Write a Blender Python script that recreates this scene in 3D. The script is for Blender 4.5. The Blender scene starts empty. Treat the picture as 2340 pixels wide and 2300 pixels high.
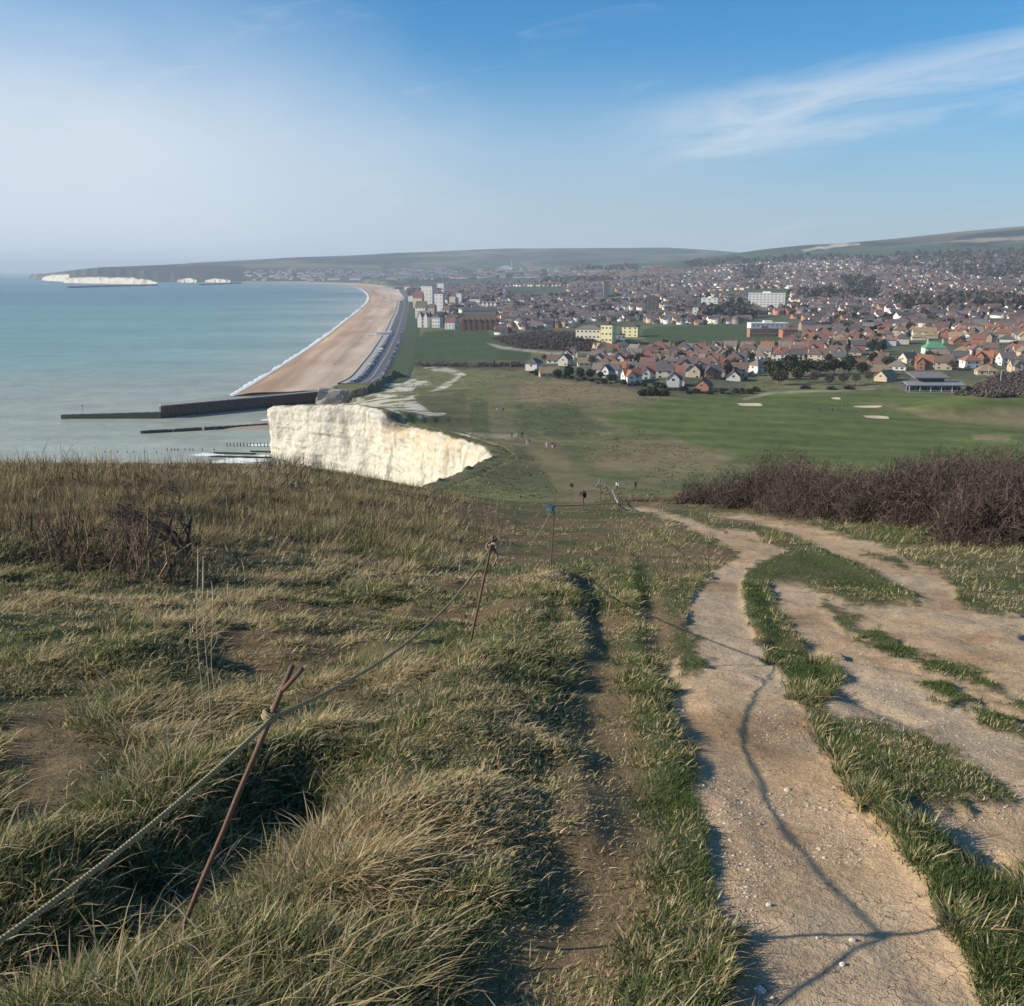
import bpy, math, random
import numpy as np
from mathutils import Vector, Matrix
random.seed(7)
rng = np.random.default_rng(11)
scene = bpy.context.scene
COL = scene.collection
# ------------------------------------------------------------------ camera numbers (photo pixels 2340 x 2300)
F = 2247.0; CX = 1170.0; CY = 1150.0; HOR = 618.0
PITCH = math.atan((CY - HOR) / F)
ZC = 75.0                                   # eye height above the sea
SP, CP = math.sin(PITCH), math.cos(PITCH)
S = 2340 / 1937.0
def D(*pts):
    return [(x * S, y * S) for x, y in pts]
def ray(px, py):
    r = (px - CX) / F; u = (CY - py) / F
    return np.array([r, CP + u * SP, -SP + u * CP])
def project(x, y, z):
    """world -> photo pixel (used to look up what grows where)"""
    zz = z - ZC
    d = y * CP - zz * SP
    u = y * SP + zz * CP
    d = np.maximum(d, 1e-3)
    return CX + F * x / d, CY - F * u / d
def onplane(px, py, z=0.0):
    d = ray(px, py); t = (z - ZC) / d[2]
    return d[0] * t, d[1] * t
# ------------------------------------------------------------------ maths helpers
def ss(a, b, x):
    t = np.clip((x - a) / (b - a), 0, 1)
    return t * t * (3 - 2 * t)
def lerp(a, b, t):
    return a + (b - a) * t
def pchip(xs, ys):
    xs = np.array(xs, float); ys = np.array(ys, float)
    h = np.diff(xs); dl = np.diff(ys) / h
    m = np.zeros_like(ys); m[0] = dl[0]; m[-1] = dl[-1]
    for i in range(1, len(xs) - 1):
        if dl[i - 1] * dl[i] > 0:
            w1 = 2 * h[i] + h[i - 1]; w2 = h[i] + 2 * h[i - 1]
            m[i] = (w1 + w2) / (w1 / dl[i - 1] + w2 / dl[i])
    def f(x):
        x = np.clip(x, xs[0], xs[-1])
        i = np.clip(np.searchsorted(xs, x) - 1, 0, len(xs) - 2)
        t = (x - xs[i]) / h[i]
        return ((1 + 2 * t) * (1 - t) ** 2 * ys[i] + t * (1 - t) ** 2 * h[i] * m[i]
                + t * t * (3 - 2 * t) * ys[i + 1] + t * t * (t - 1) * h[i] * m[i + 1])
    return f
_tabs = {}
def vn(x, y, seed=0):
    """value noise -1..1"""
    if seed not in _tabs:
        _tabs[seed] = np.random.default_rng(1000 + seed).uniform(-1, 1, (256, 256)).astype(np.float32)
    T = _tabs[seed]
    xi = np.floor(x).astype(np.int64); yi = np.floor(y).astype(np.int64)
    fx = x - xi; fy = y - yi
    fx = fx * fx * (3 - 2 * fx); fy = fy * fy * (3 - 2 * fy)
    a = T[xi & 255, yi & 255]; b = T[(xi + 1) & 255, yi & 255]
    c = T[xi & 255, (yi + 1) & 255]; d = T[(xi + 1) & 255, (yi + 1) & 255]
    return (a * (1 - fx) + b * fx) * (1 - fy) + (c * (1 - fx) + d * fx) * fy
def fbm(x, y, seed=0, octv=4, gain=.5):
    s = 0; a = 1; n = 0
    for i in range(octv):
        c, sn = math.cos(i * .7), math.sin(i * .7)
        s = s + a * vn((x * c - y * sn) * 2 ** i, (x * sn + y * c) * 2 ** i, seed + i); n += a; a *= gain
    return s / n
def polydist(x, y, P, closed=False):
    """distance to a polyline / polygon and (closed) inside flag"""
    P = np.array(P, float); n = len(P)
    best = np.full(x.shape, 1e18); ins = np.zeros(x.shape, bool)
    for i in range(n if closed else n - 1):
        ax, ay = P[i]; bx, by = P[(i + 1) % n]
        dx, dy = bx - ax, by - ay; L = dx * dx + dy * dy + 1e-12
        t = np.clip(((x - ax) * dx + (y - ay) * dy) / L, 0, 1)
        d = (x - ax - t * dx) ** 2 + (y - ay - t * dy) ** 2
        best = np.minimum(best, d)
        if closed:
            c = (ay > y) != (by > y)
            if c.any():
                xx = ax + (y - ay) * dx / (dy if abs(dy) > 1e-12 else 1e-12)
                ins ^= c & (x < xx)
    return np.sqrt(best), ins
def sdf(x, y, P):
    """signed distance, positive inside; only evaluated in the bounding box (far = -1e3)"""
    P = np.array(P, float)
    lo = P.min(0) - 80; hi = P.max(0) + 80
    m = (x > lo[0]) & (x < hi[0]) & (y > lo[1]) & (y < hi[1])
    out = np.full(x.shape, -1e3)
    if m.any():
        d, i = polydist(x[m], y[m], P, True)
        out[m] = np.where(i, d, -d)
    return out
def linedist(x, y, P, pad=150):
    P = np.array(P, float)
    lo = P.min(0) - pad; hi = P.max(0) + pad
    m = (x > lo[0]) & (x < hi[0]) & (y > lo[1]) & (y < hi[1])
    out = np.full(x.shape, 1e3)
    if m.any():
        out[m] = polydist(x[m], y[m], P)[0]
    return out
# ------------------------------------------------------------------ scene helpers
def tag(o, label=None, cat=None, group=None, kind=None):
    if label: o['label'] = label
    if cat: o['category'] = cat
    if group: o['group'] = group
    if kind: o['kind'] = kind
    return o
def mesh_np(name, V, Fc, mats, cols=None, smooth=False, midx=None, attrs=None):
    V = np.asarray(V, np.float32); Fc = np.asarray(Fc, np.int32)
    me = bpy.data.meshes.new(name)
    me.vertices.add(len(V)); me.vertices.foreach_set('co', V.ravel())
    n, k = Fc.shape
    me.loops.add(n * k); me.loops.foreach_set('vertex_index', Fc.ravel())
    me.polygons.add(n)
    me.polygons.foreach_set('loop_start', np.arange(0, n * k, k, dtype=np.int32))
    me.polygons.foreach_set('loop_total', np.full(n, k, np.int32))
    if smooth: me.polygons.foreach_set('use_smooth', np.ones(n, bool))
    for m in (mats if isinstance(mats, (list, tuple)) else [mats]): me.materials.append(m)
    if midx is not None: me.polygons.foreach_set('material_index', np.asarray(midx, np.int32))
    if cols is not None:
        a = me.color_attributes.new('Col', 'FLOAT_COLOR', 'POINT')
        c = np.ones((len(V), 4), np.float32); c[:, :3] = cols
        a.data.foreach_set('color', c.ravel())
    for nm, v in (attrs or {}).items():
        a = me.attributes.new(nm, 'FLOAT', 'POINT'); a.data.foreach_set('value', np.asarray(v, np.float32))
    me.update(); me.validate()
    return me
def mesh_py(name, V, Fc, mats, midx=None, smooth=False):
    me = bpy.data.meshes.new(name)
    me.from_pydata([tuple(map(float, v)) for v in V], [], Fc)
    for m in (mats if isinstance(mats, (list, tuple)) else [mats]): me.materials.append(m)
    if midx is not None: me.polygons.foreach_set('material_index', np.asarray(midx, np.int32))
    if smooth: me.polygons.foreach_set('use_smooth', np.ones(len(Fc), bool))
    me.update()
    return me
def link(name, data, parent=None, loc=None, rotz=None):
    o = bpy.data.objects.new(name, data); COL.objects.link(o)
    if parent is not None: o.parent = parent
    if loc is not None: o.location = loc
    if rotz is not None: o.rotation_euler = (0, 0, rotz)
    return o
def thing(name, label, cat, loc=(0, 0, 0), rotz=0, group=None):
    o = link(name, None, None, loc, rotz)
    return tag(o, label, cat, group)
class MB:
    """collects boxes, prisms and tubes into one mesh"""
    def __init__(s): s.V = []; s.F = []; s.M = []
    def add(s, V, Fc, m=0):
        b = len(s.V); s.V += [tuple(v) for v in V]
        s.F += [tuple(i + b for i in f) for f in Fc]; s.M += [m] * len(Fc)
    def box(s, x0, y0, z0, x1, y1, z1, m=0):
        s.add([(x0, y0, z0), (x1, y0, z0), (x1, y1, z0), (x0, y1, z0), (x0, y0, z1), (x1, y0, z1), (x1, y1, z1), (x0, y1, z1)],
              [(3, 2, 1, 0), (4, 5, 6, 7), (0, 1, 5, 4), (1, 2, 6, 5), (2, 3, 7, 6), (3, 0, 4, 7)], m)
    def prism(s, poly, axis, a, b, m=0):
        """poly in the plane across axis ('x': (y,z), 'y': (x,z), 'z': (x,y)) from a to b"""
        n = len(poly)
        def P(p, t): return {'x': (t, p[0], p[1]), 'y': (p[0], t, p[1]), 'z': (p[0], p[1], t)}[axis]
        V = [P(p, a) for p in poly] + [P(p, b) for p in poly]
        Fc = [tuple(range(n))[::-1], tuple(range(n, 2 * n))] + [(i, (i + 1) % n, n + (i + 1) % n, n + i) for i in range(n)]
        s.add(V, Fc, m)
    def tube(s, pts, rad, sides=6, m=0, cap=True):
        pts = [Vector(p) for p in pts]; n = len(pts)
        if not hasattr(rad, '__len__'): rad = [rad] * n
        V = []; Fc = []
        for i, p in enumerate(pts):
            t = (pts[min(i + 1, n - 1)] - pts[max(i - 1, 0)]).normalized()
            a = t.orthogonal().normalized() if i == 0 else (a - t * a.dot(t)).normalized()
            b = t.cross(a)
            for k in range(sides):
                an = 2 * math.pi * k / sides
                V.append(tuple(p + (a * math.cos(an) + b * math.sin(an)) * rad[i]))
        for i in range(n - 1):
            for k in range(sides):
                k2 = (k + 1) % sides
                Fc.append((i * sides + k, i * sides + k2, (i + 1) * sides + k2, (i + 1) * sides + k))
        if cap:
            Fc.append(tuple(range(sides))[::-1]); Fc.append(tuple((n - 1) * sides + k for k in range(sides)))
        s.add(V, Fc, m)
    def mesh(s, name, mats, smooth=False):
        me = mesh_py(name, s.V, s.F, mats, s.M, smooth)
        return me
    def build(s, name, mats, parent=None, smooth=False, loc=None):
        return link(name, s.mesh(name, mats, smooth), parent, loc)
# ------------------------------------------------------------------ node helpers
class X:
    """socket with arithmetic"""
    def __init__(s, nt, sock): s.nt = nt; s.s = sock
    def _m(s, op, *o, clamp=False):
        n = s.nt.nodes.new('ShaderNodeMath'); n.operation = op; n.use_clamp = clamp
        for i, v in enumerate((s,) + o):
            if isinstance(v, X): s.nt.links.new(v.s, n.inputs[i])
            else: n.inputs[i].default_value = v
        return X(s.nt, n.outputs[0])
    def __add__(s, o): return s._m('ADD', o)
    __radd__ = __add__
    def __mul__(s, o): return s._m('MULTIPLY', o)
    __rmul__ = __mul__
    def __sub__(s, o): return s._m('SUBTRACT', o)
    def __rsub__(s, o): return (s * -1) + o
    def __truediv__(s, o): return s._m('DIVIDE', o)
    def pow(s, o): return s._m('POWER', o)
    def smooth(s, a, b):
        n = s.nt.nodes.new('ShaderNodeMapRange'); n.interpolation_type = 'SMOOTHSTEP'
        s.nt.links.new(s.s, n.inputs[0]); n.inputs[1].default_value = a; n.inputs[2].default_value = b
        return X(s.nt, n.outputs[0])
    def clamp(s): return s._m('ADD', 0.0, clamp=True)
    def gauss(s, c, w): return ((s - c) / w)._m('POWER', 2.0)._m('MULTIPLY', -1.0)._m('EXPONENT') if not isinstance(c, X) else ((s - c) / w * ((s - c) / w) * -1.0)._m('EXPONENT')
def newmat(name):
    m = bpy.data.materials.new(name); m.use_nodes = True
    nt = m.node_tree
    b = nt.nodes['Principled BSDF']
    b.inputs['Specular IOR Level'].default_value = .25
    return m, nt, b
def node(nt, t, **kw):
    n = nt.nodes.new(t)
    for k, v in kw.items(): setattr(n, k, v)
    return n
def mixcol(nt, fac, a, b, blend='MIX'):
    n = node(nt, 'ShaderNodeMix', data_type='RGBA', blend_type=blend)
    for i, v in ((0, fac), (6, a), (7, b)):
        if isinstance(v, X): nt.links.new(v.s, n.inputs[i])
        elif hasattr(v, 'links'): nt.links.new(v, n.inputs[i])
        elif i == 0: n.inputs[0].default_value = v
        else: n.inputs[i].default_value = (*v, 1)
    return n.outputs[2]
def noise(nt, vec, scale, detail=4, rough=.55, dist=0.0):
    n = node(nt, 'ShaderNodeTexNoise'); n.inputs['Scale'].default_value = scale; n.inputs['Detail'].default_value = detail
    n.inputs['Roughness'].default_value = rough; n.inputs['Distortion'].default_value = dist
    if vec is not None: nt.links.new(vec, n.inputs['Vector'])
    return X(nt, n.outputs[0])
def bump(nt, b, h, strength=.4, dist=.05):
    n = node(nt, 'ShaderNodeBump'); n.inputs['Strength'].default_value = strength; n.inputs['Distance'].default_value = dist
    nt.links.new(h.s, n.inputs['Height']); nt.links.new(n.outputs[0], b.inputs['Normal'])
_plain = {}
def plain(name, col, rough=.75, var=.18, scale=3.0, metal=0.0, obj=True):
    """a procedural material: colour broken up by two noises"""
    if name in _plain: return _plain[name]
    m, nt, b = newmat(name)
    tc = node(nt, 'ShaderNodeTexCoord')
    f = noise(nt, tc.outputs['Object'], scale, 5, .65)
    c = mixcol(nt, f, tuple(max(0, v * (1 - var)) for v in col), tuple(min(1, v * (1 + var)) for v in col))
    nt.links.new(c, b.inputs['Base Color']); b.inputs['Roughness'].default_value = rough; b.inputs['Metallic'].default_value = metal
    _plain[name] = m
    return m
def attrmat(name, rough=.85, var=.25, scale=4.0, transl=0.0, spec=.15):
    m, nt, b = newmat(name)
    a = node(nt, 'ShaderNodeAttribute', attribute_name='Col')
    g = node(nt, 'ShaderNodeNewGeometry')
    f = noise(nt, g.outputs['Position'], scale, 4)
    v = (f - .5) * (2 * var) + 1.0
    vm = node(nt, 'ShaderNodeVectorMath', operation='SCALE'); nt.links.new(a.outputs['Color'], vm.inputs[0]); nt.links.new(v.s, vm.inputs['Scale'])
    nt.links.new(vm.outputs[0], b.inputs['Base Color']); b.inputs['Roughness'].default_value = rough
    b.inputs['Specular IOR Level'].default_value = spec
    if transl > 0:
        t = node(nt, 'ShaderNodeBsdfTranslucent'); nt.links.new(vm.outputs[0], t.inputs[0])
        mx = node(nt, 'ShaderNodeMixShader'); mx.inputs[0].default_value = transl
        nt.links.new(b.outputs[0], mx.inputs[1]); nt.links.new(t.outputs[0], mx.inputs[2])
        nt.links.new(mx.outputs[0], nt.nodes['Material Output'].inputs[0])
    return m
# ================================================================== TERRAIN HEIGHT
Pprof = pchip([-20, 0, 10, 46, 80, 110, 150, 190, 250, 302, 417, 610, 800, 1100, 2000],
              [76.2, 73.35, 71.35, 64.15, 55.3, 47.4, 39.2, 33, 26.8, 22, 16.8, 12, 8.5, 6.5, 6])
_TY = [450, 600, 900, 1300, 1800, 2400, 3000, 3500, 4500, 5000, 6300, 7000, 9000, 14000]
_TT = {-.60: [4, 4, 4, 4, 4, 4, 4, 4, 4, 4, 20, 25, 10, 0],
       -.47: [4, 4, 4, 4, 4, 4, 4, 4, 4, 5, 38, 52, 40, 0],
       -.40: [4, 4, 4, 4, 4, 4, 4, 4, 4, 6, 42, 92, 80, 0],
       -.30: [4, 4, 4, 4, 4, 4, 4, 4, 5, 8, 14, 113, 150, 20],
       -.20: [4, 4, 4, 4, 4, 4, 4, 4, 6, 8, 24, 108, 192, 60],
       -.10: [8, 5, 4, 4, 4, 5, 5, 6, 12, 30, 52, 104, 228, 60],
       .0: [16, 10, 7, 6, 7, 10, 14, 20, 42, 68, 48, 110, 252, 60],
       .15: [16, 12, 10, 10, 14, 24, 38, 55, 100, 118, 75, 120, 262, 60],
       .30: [17, 14, 15, 18, 26, 42, 62, 90, 172, 202, 180, 180, 180, 60],
       .52: [20, 18, 20, 27, 40, 62, 95, 140, 250, 284, 250, 200, 200, 60],
       .80: [24, 20, 22, 30, 45, 70, 105, 150, 260, 290, 260, 200, 200, 60]}
_TU = sorted(_TT); _TF = [pchip(_TY, _TT[u]) for u in _TU]
def Tfar(u, y):
    vals = [f(y) for f in _TF]
    out = np.zeros_like(y)
    uc = np.clip(u, _TU[0], _TU[-1] - 1e-6)
    i = np.clip(np.searchsorted(_TU, uc, side='right') - 1, 0, len(_TU) - 2)
    A = np.stack(vals); U = np.array(_TU)
    t = (uc - U[i]) / (U[i + 1] - U[i]); t = t * t * (3 - 2 * t) * .5 + t * .5
    idx = np.arange(len(y))
    return A[i, idx] * (1 - t) + A[i + 1, idx] * t
# cliff-top polyline (x, y, z of the edge)
CLIFF = [(-34, 90, 51), (-28, 130, 42), (-22, 175, 34.5), (-14.5, 213, 30.5), (-5, 253, 27.4), (-8.5, 273, 27), (-12, 285, 25.4), (-23, 307, 25),
         (-33, 330, 23), (-41, 350, 20.0), (-44.5, 354.5, 20.8), (-46.5, 357.5, 24.4), (-51, 363, 25.3), (-60, 372, 25.2), (-80, 385, 23.4), (-98, 400, 20.6), (-93, 430, 13), (-84, 470, 9), (-90, 520, 6)]
INNER = [onplane(x, y, 4.0) for x, y in [(745, 897), (797, 872), (846, 812), (880, 761), (897, 725), (921, 682), (908, 663), (884, 653.5), (821, 647), (700, 643.5), (560, 643.5)]]
WATER = [onplane(x, y, 0.0) for x, y in [(530, 906), (580, 876), (652, 831), (725, 783), (785, 737), (822, 708), (840, 690), (843, 682), (838, 670), (820, 659), (790, 652), (740, 648.5), (676, 646.5), (600, 646), (545, 646)]]
COAST = ([(-600, -200), (-220, -30), (-120, 25), (-70, 50), (-48, 68)] + [p[:2] for p in CLIFF] + INNER +
         [onplane(400, 644.5, 2), onplane(350, 645, 0), onplane(150, 643.5, 0), onplane(95, 640), (-4300, 9000), (-5200, 12500), (14000, 12500), (14000, -200)])
_cl = np.array(CLIFF, float)
def H0(x, y):
    """bare land height without sea"""
    shp = np.shape(x); x = np.asarray(x, float).ravel(); y = np.asarray(y, float).ravel()
    z = Pprof(y)
    near = 1 - ss(38, 62, y)
    z = z + 1.65 * ss(1.5, -10, x) * ss(0, 25, y) * near
    z = z + .035 * np.maximum(0, x - 7) * near
    far = y > 60
    if far.any():
        xf, yf = x[far], y[far]; zf = z[far]
        u = xf / np.maximum(yf, 30)
        w = ss(430, 680, yf)
        t = Tfar(u, yf)
        ys = ss(1500, 5000, yf)
        t = t + ys * (15 * fbm(xf / 1500, yf / 1700, 21, 4) + 0) * ss(20, 110, t)
        t = t + 1.2 * fbm(xf / 120, yf / 120, 22, 3) * (1 - ys) * ss(700, 900, yf)
        zf = zf * (1 - w) + t * w
        # golf land roll and the brown mounds
        zf = zf + 1.0 * fbm(xf / 60, yf / 80, 23, 3) * ss(150, 260, yf) * (1 - w)
        for mx, my, mz, rx, ry in ((208, 425, 6.5, 26, 26), (182, 405, 2.5, 16, 16), (92, 560, 3, 25, 14), (70, 905, 7, 70, 45), (40, 880, 6, 40, 40), (-150, 1950, 14, 260, 120)):
            zf = zf + mz * np.exp(-((xf - mx) / rx) ** 2 - ((yf - my) / ry) ** 2)
        m = (yf > 80) & (yf < 560) & (xf < 80)
        if m.any():
            xm, ym = xf[m], yf[m]
            d = np.full(xm.shape, 1e9); zc = np.zeros(xm.shape)
            for i in range(len(_cl) - 1):
                a, b = _cl[i], _cl[i + 1]; dx, dy = b[0] - a[0], b[1] - a[1]
                tt = np.clip(((xm - a[0]) * dx + (ym - a[1]) * dy) / (dx * dx + dy * dy), 0, 1)
                dd = np.hypot(xm - a[0] - tt * dx, ym - a[1] - tt * dy)
                k = dd < d; d[k] = dd[k]; zc[k] = (a[2] + tt * (b[2] - a[2]))[k]
            zf[m] = zf[m] + (zc - zf[m]) * np.exp(-(d / 22) ** 1.5)
        z[far] = zf
    return z.reshape(shp)
def coast_sd(x, y):
    d, i = polydist(x, y, COAST, True)
    return np.where(i, d, -d)
# ---- near relief: banks, ruts and the sunk path, traced on the ground (photo pixels -> ground)
def near_point(px, py):
    """photo pixel -> smooth near ground (H0), vectorised"""
    px = np.atleast_1d(np.asarray(px, float)); py = np.atleast_1d(np.asarray(py, float))
    r = (px - CX) / F; u = (CY - py) / F
    dx, dy, dz = r, CP + u * SP, -SP + u * CP
    t = np.geomspace(1.0, 62, 260)
    X_ = dx[:, None] * t; Y_ = dy[:, None] * t; Z_ = ZC + dz[:, None] * t
    g = Z_ - H0(X_, Y_)
    k = np.argmax(g < 0, axis=1); k = np.where((g < 0).any(1), k, len(t) - 1); k = np.maximum(k, 1)
    i = np.arange(len(px)); g0 = g[i, k - 1]; g1 = g[i, k]
    f = np.clip(g0 / np.where(np.abs(g0 - g1) < 1e-9, 1e-9, g0 - g1), 0, 1)
    tt = t[k - 1] + f * (t[k] - t[k - 1])
    return dx * tt, dy * tt, (g < 0).any(1)
def ground_line(pts):
    p = np.array(pts, float)
    x, y, _ = near_point(p[:, 0], p[:, 1])
    return np.stack([x, y], 1)
def Z2(*p): return [(1170 + x / 1.6556, 1020 + y / 1.6556) for x, y in p]
def Z4(*p): return [(1170 + x / 1.6556, 1500 + y / 1.6556) for x, y in p]
BARE = [
    D((1362, 1960), (1360, 1800), (1348, 1700), (1338, 1600), (1316, 1500), (1290, 1400), (1272, 1330), (1262, 1260), (1298, 1200), (1306, 1130), (1338, 1090), (1390, 1060), (1400, 1046),
      (1345, 1020), (1288, 990), (1235, 972), (1180, 962), (1215, 958), (1292, 979), (1352, 999), (1420, 1020), (1490, 1040), (1446, 1064), (1418, 1085), (1406, 1110), (1412, 1160), (1430, 1220),
      (1466, 1270), (1506, 1322), (1544, 1390), (1574, 1450), (1622, 1520), (1684, 1600), (1746, 1690), (1798, 1770), (1838, 1850), (1874, 1960)),
    Z2((980, 500), (1180, 555), (1300, 585), (1530, 592), (1450, 530), (1340, 450), (1200, 400), (1080, 340), (900, 290), (750, 262), (870, 255), (1000, 278), (1130, 303), (1300, 352), (1400, 376), (1490, 428), (1610, 480), (1730, 590), (1870, 640), (2100, 680), (2100, 1300)) +
    Z4((2100, 900), (1920, 800), (1830, 830), (1750, 745), (1560, 690), (1450, 610), (1480, 560), (1300, 480), (1200, 250)) + Z2((1180, 950), (1200, 920), (1270, 870), (1125, 745), (1070, 690), (1000, 580)),
    D((1360, 1000), (1420, 1004), (1445, 1022), (1390, 1020)),
]
WORN = [D((1075, 1170), (1145, 1150), (1185, 1290), (1205, 1420), (1248, 1560), (1256, 1700), (1235, 1820), (1230, 1960), (800, 1960), (870, 1800), (970, 1690), (1060, 1560), (1060, 1430), (1085, 1290)),
        D((1215, 1120), (1310, 1100), (1300, 1200), (1262, 1300), (1235, 1230)),
        D((0, 1340), (120, 1330), (240, 1420), (180, 1500), (60, 1560), (0, 1570)),
        D((1150, 990), (1230, 985), (1330, 1040), (1330, 1090), (1250, 1120), (1180, 1060)),
        D((1440, 1060), (1600, 1080), (1720, 1140), (1690, 1200), (1600, 1160), (1480, 1090)),
        D((1560, 1350), (1720, 1360), (1850, 1440), (1900, 1540), (1800, 1600), (1680, 1520))]
STRIPS = [D((1196, 1070), (1226, 1062), (1215, 1180), (1236, 1300), (1284, 1420), (1318, 1560), (1334, 1700), (1345, 1960), (1262, 1960), (1262, 1700), (1262, 1560), (1228, 1420), (1200, 1280)),
          Z2((872, 515), (925, 505), (985, 610), (1005, 690), (1100, 765), (1190, 815), (1255, 858), (1190, 905), (1085, 905), (1000, 800), (942, 720), (892, 632)),
          Z4((1150, 200), (1250, 235), (1450, 245), (1590, 275), (1710, 350), (1820, 465), (1870, 535), (1770, 560), (1640, 565), (1500, 545), (1440, 590), (1560, 690), (1740, 750), (1830, 830), (1960, 890), (2050, 1330), (1810, 1330), (1765, 1180), (1705, 1060), (1645, 960), (1605, 860), (1500, 760), (1415, 640), (1290, 500), (1225, 420), (1180, 320)),
          Z2((1170, 590), (1330, 640), (1275, 690), (1400, 705), (1500, 765), (1640, 808), (1760, 835), (1850, 905), (1960, 970), (1960, 1000), (1850, 955), (1740, 880), (1600, 850), (1470, 800), (1350, 735), (1240, 680)),
          Z2((1490, 865), (1640, 885), (1700, 960), (1830, 1005), (1960, 1085), (1960, 1120), (1860, 1070), (1740, 990), (1600, 940)),
          Z2((885, 470), (1000, 412), (1100, 400), (1250, 430), (1340, 480), (1450, 540), (1520, 578), (1400, 598), (1250, 580), (1180, 540), (1080, 505), (960, 512), (880, 522)),
          Z2((1320, 402), (1450, 420), (1525, 470), (1480, 462), (1400, 425)), Z2((1680, 548), (1760, 580), (1860, 640), (1780, 630), (1700, 600)),
          Z2((800, 275), (1000, 310), (1075, 350), (1000, 335), (880, 300)), Z2((565, 545), (690, 530), (640, 640), (600, 660)), Z2((605, 700), (700, 700), (715, 850), (640, 860))]
RELIEF = [  # traced line, half width m, height m
    (D((1085, 1080), (1118, 1150), (1130, 1220), (1136, 1285)), .27, -.13),
    (D((1136, 1285), (1120, 1400), (1150, 1540), (1060, 1740), (950, 1930)), .28, -.10),
    (D((1190, 1050), (1205, 1160), (1218, 1260), (1246, 1380), (1270, 1480)), .11, .13),
    (D((1218, 1120), (1236, 1210), (1252, 1290), (1280, 1350)), .16, -.08),
    (D((1060, 1080), (1088, 1150), (1104, 1240)), .14, .16),
    (D((1040, 1090), (960, 1220), (915, 1290), (935, 1390), (900, 1480), (860, 1560)), .32, .24),
    (D((760, 1240), (830, 1330), (760, 1400), (640, 1400)), .3, .12),
    (D((540, 1440), (380, 1490), (200, 1610), (0, 1690), (-150, 1760)), .22, .20),
    (D((510, 1530), (400, 1640), (220, 1760), (60, 1840), (-100, 1900)), .24, -.26),
    (D((560, 1490), (600, 1590), (560, 1660)), .16, -.14),
    (D((620, 1590), (760, 1620), (830, 1700)), .3, .14),
    (D((1080, 1440), (1110, 1520), (1100, 1580)), .16, .12),
    (D((1412, 1110), (1436, 1180), (1462, 1235)), .10, .12),
    (D((1465, 1215), (1475, 1250)), .09, -.10),
    (D((1565, 1440), (1690, 1590), (1790, 1710), (1880, 1830)), .12, .10),
    (D((1865, 1625), (1900, 1660)), .10, -.14),
    (D((1540, 1040), (1640, 1085), (1730, 1135)), .16, .10),
    (D((1530, 1225), (1570, 1290), (1640, 1325), (1720, 1352)), .10, -.08),
    (D((950, 1205), (905, 1180)), .3, -.1),
    (D((300, 1150), (430, 1200), (560, 1190)), .5, .16),
    (D((420, 1225), (520, 1280), (430, 1290)), .3, -.12),
    (D((0, 1200), (150, 1230), (260, 1250)), .5, .16),
]
RELIEF = [(ground_line(l), w, h) for l, w, h in RELIEF]
def px_masks(x, y, z0):
    """what covers the near ground: bare soil, worn turf, short green strip"""
    px, py = project(x, y, z0)
    n1 = fbm(x * 3.1, y * 3.1, 3, 3); n2 = fbm(x * 9, y * 9, 5, 2)
    sc = np.clip((py - 1080) / 700, .15, 1.4)          # wobble in pixels grows towards the viewer
    wob = (n1 * 36 + n2 * 24 + 12 * fbm(x * 22, y * 22, 6, 2)) * sc
    bare = np.zeros(x.shape); worn = np.zeros(x.shape); strip = np.zeros(x.shape)
    for k_, P in enumerate(BARE): bare = np.maximum(bare, ss(-14 - 14 * (k_ == 1), 14 + 10 * (k_ == 1), (sdf(px, py, P) + wob) / np.maximum(sc, .3)))
    for P in WORN: worn = np.maximum(worn, ss(-40, 40, (sdf(px, py, P) + wob * 1.5) / np.maximum(sc, .3)))
    for P in STRIPS: strip = np.maximum(strip, ss(-22, 22, (sdf(px, py, P) + wob) / np.maximum(sc, .3)))
    ok = (y < 62)
    return bare * ok * (1 - .93 * strip), worn * ok, strip * ok, px, py
def near_relief(x, y, bare, strip, px):
    py_ = project(x, y, H0(x, y))[1]
    z = np.zeros(x.shape)
    for P, w, h in RELIEF:
        d = linedist(x, y, P, 2.5)
        d = np.abs(d + .35 * w * fbm(x * 3, y * 3, 31, 3))
        z += (.55 if h < 0 or w > .125 else .34) * h * np.exp(-(d / (1.15 * w)) ** 2)
    z -= .05 * bare * ss(1.5, 5.0, y) * ss(1480, 1400, px) + .022 * bare
    rough = ss(0, 1, np.clip(1 - bare, 0, 1))
    left = ss(1250, 1000, px)
    z += (.035 + .03 * left) * rough * fbm(x * 1.1, y * 1.1, 41, 3) + .03 * rough * (.4 + left) * vn(x * 3.7, y * 3.7, 44)
    z += bare * (.035 * fbm(x * 1.5, y * .8, 45, 3) + .012 * fbm(x * 6, y * 6, 46, 3))
    rt = ss(1480, 1620, px) * ss(1640, 1520, py_)      # water-worn steps on the right hand tracks
    q = x * .75 + y * .5 + .9 * fbm(x * .8, y * .8, 48, 3)
    st = q * 1.3 - np.floor(q * 1.3)
    z += rt * bare * .045 * ss(-.2, .4, fbm(x * .5, y * .5, 49, 2)) * (ss(0, .85, st) * ss(1, .93, st) - .5)
    fade = 1 - ss(35, 58, y)
    return z * fade * ss(-1.0, .6, y)
def HN(x, y):
    """full near height (used to seat near things)"""
    x = np.atleast_1d(np.asarray(x, float)); y = np.atleast_1d(np.asarray(y, float))
    z0 = H0(x, y); b, w, s, px, py = px_masks(x, y, z0)
    return z0 + near_relief(x, y, b, s, px)
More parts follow.
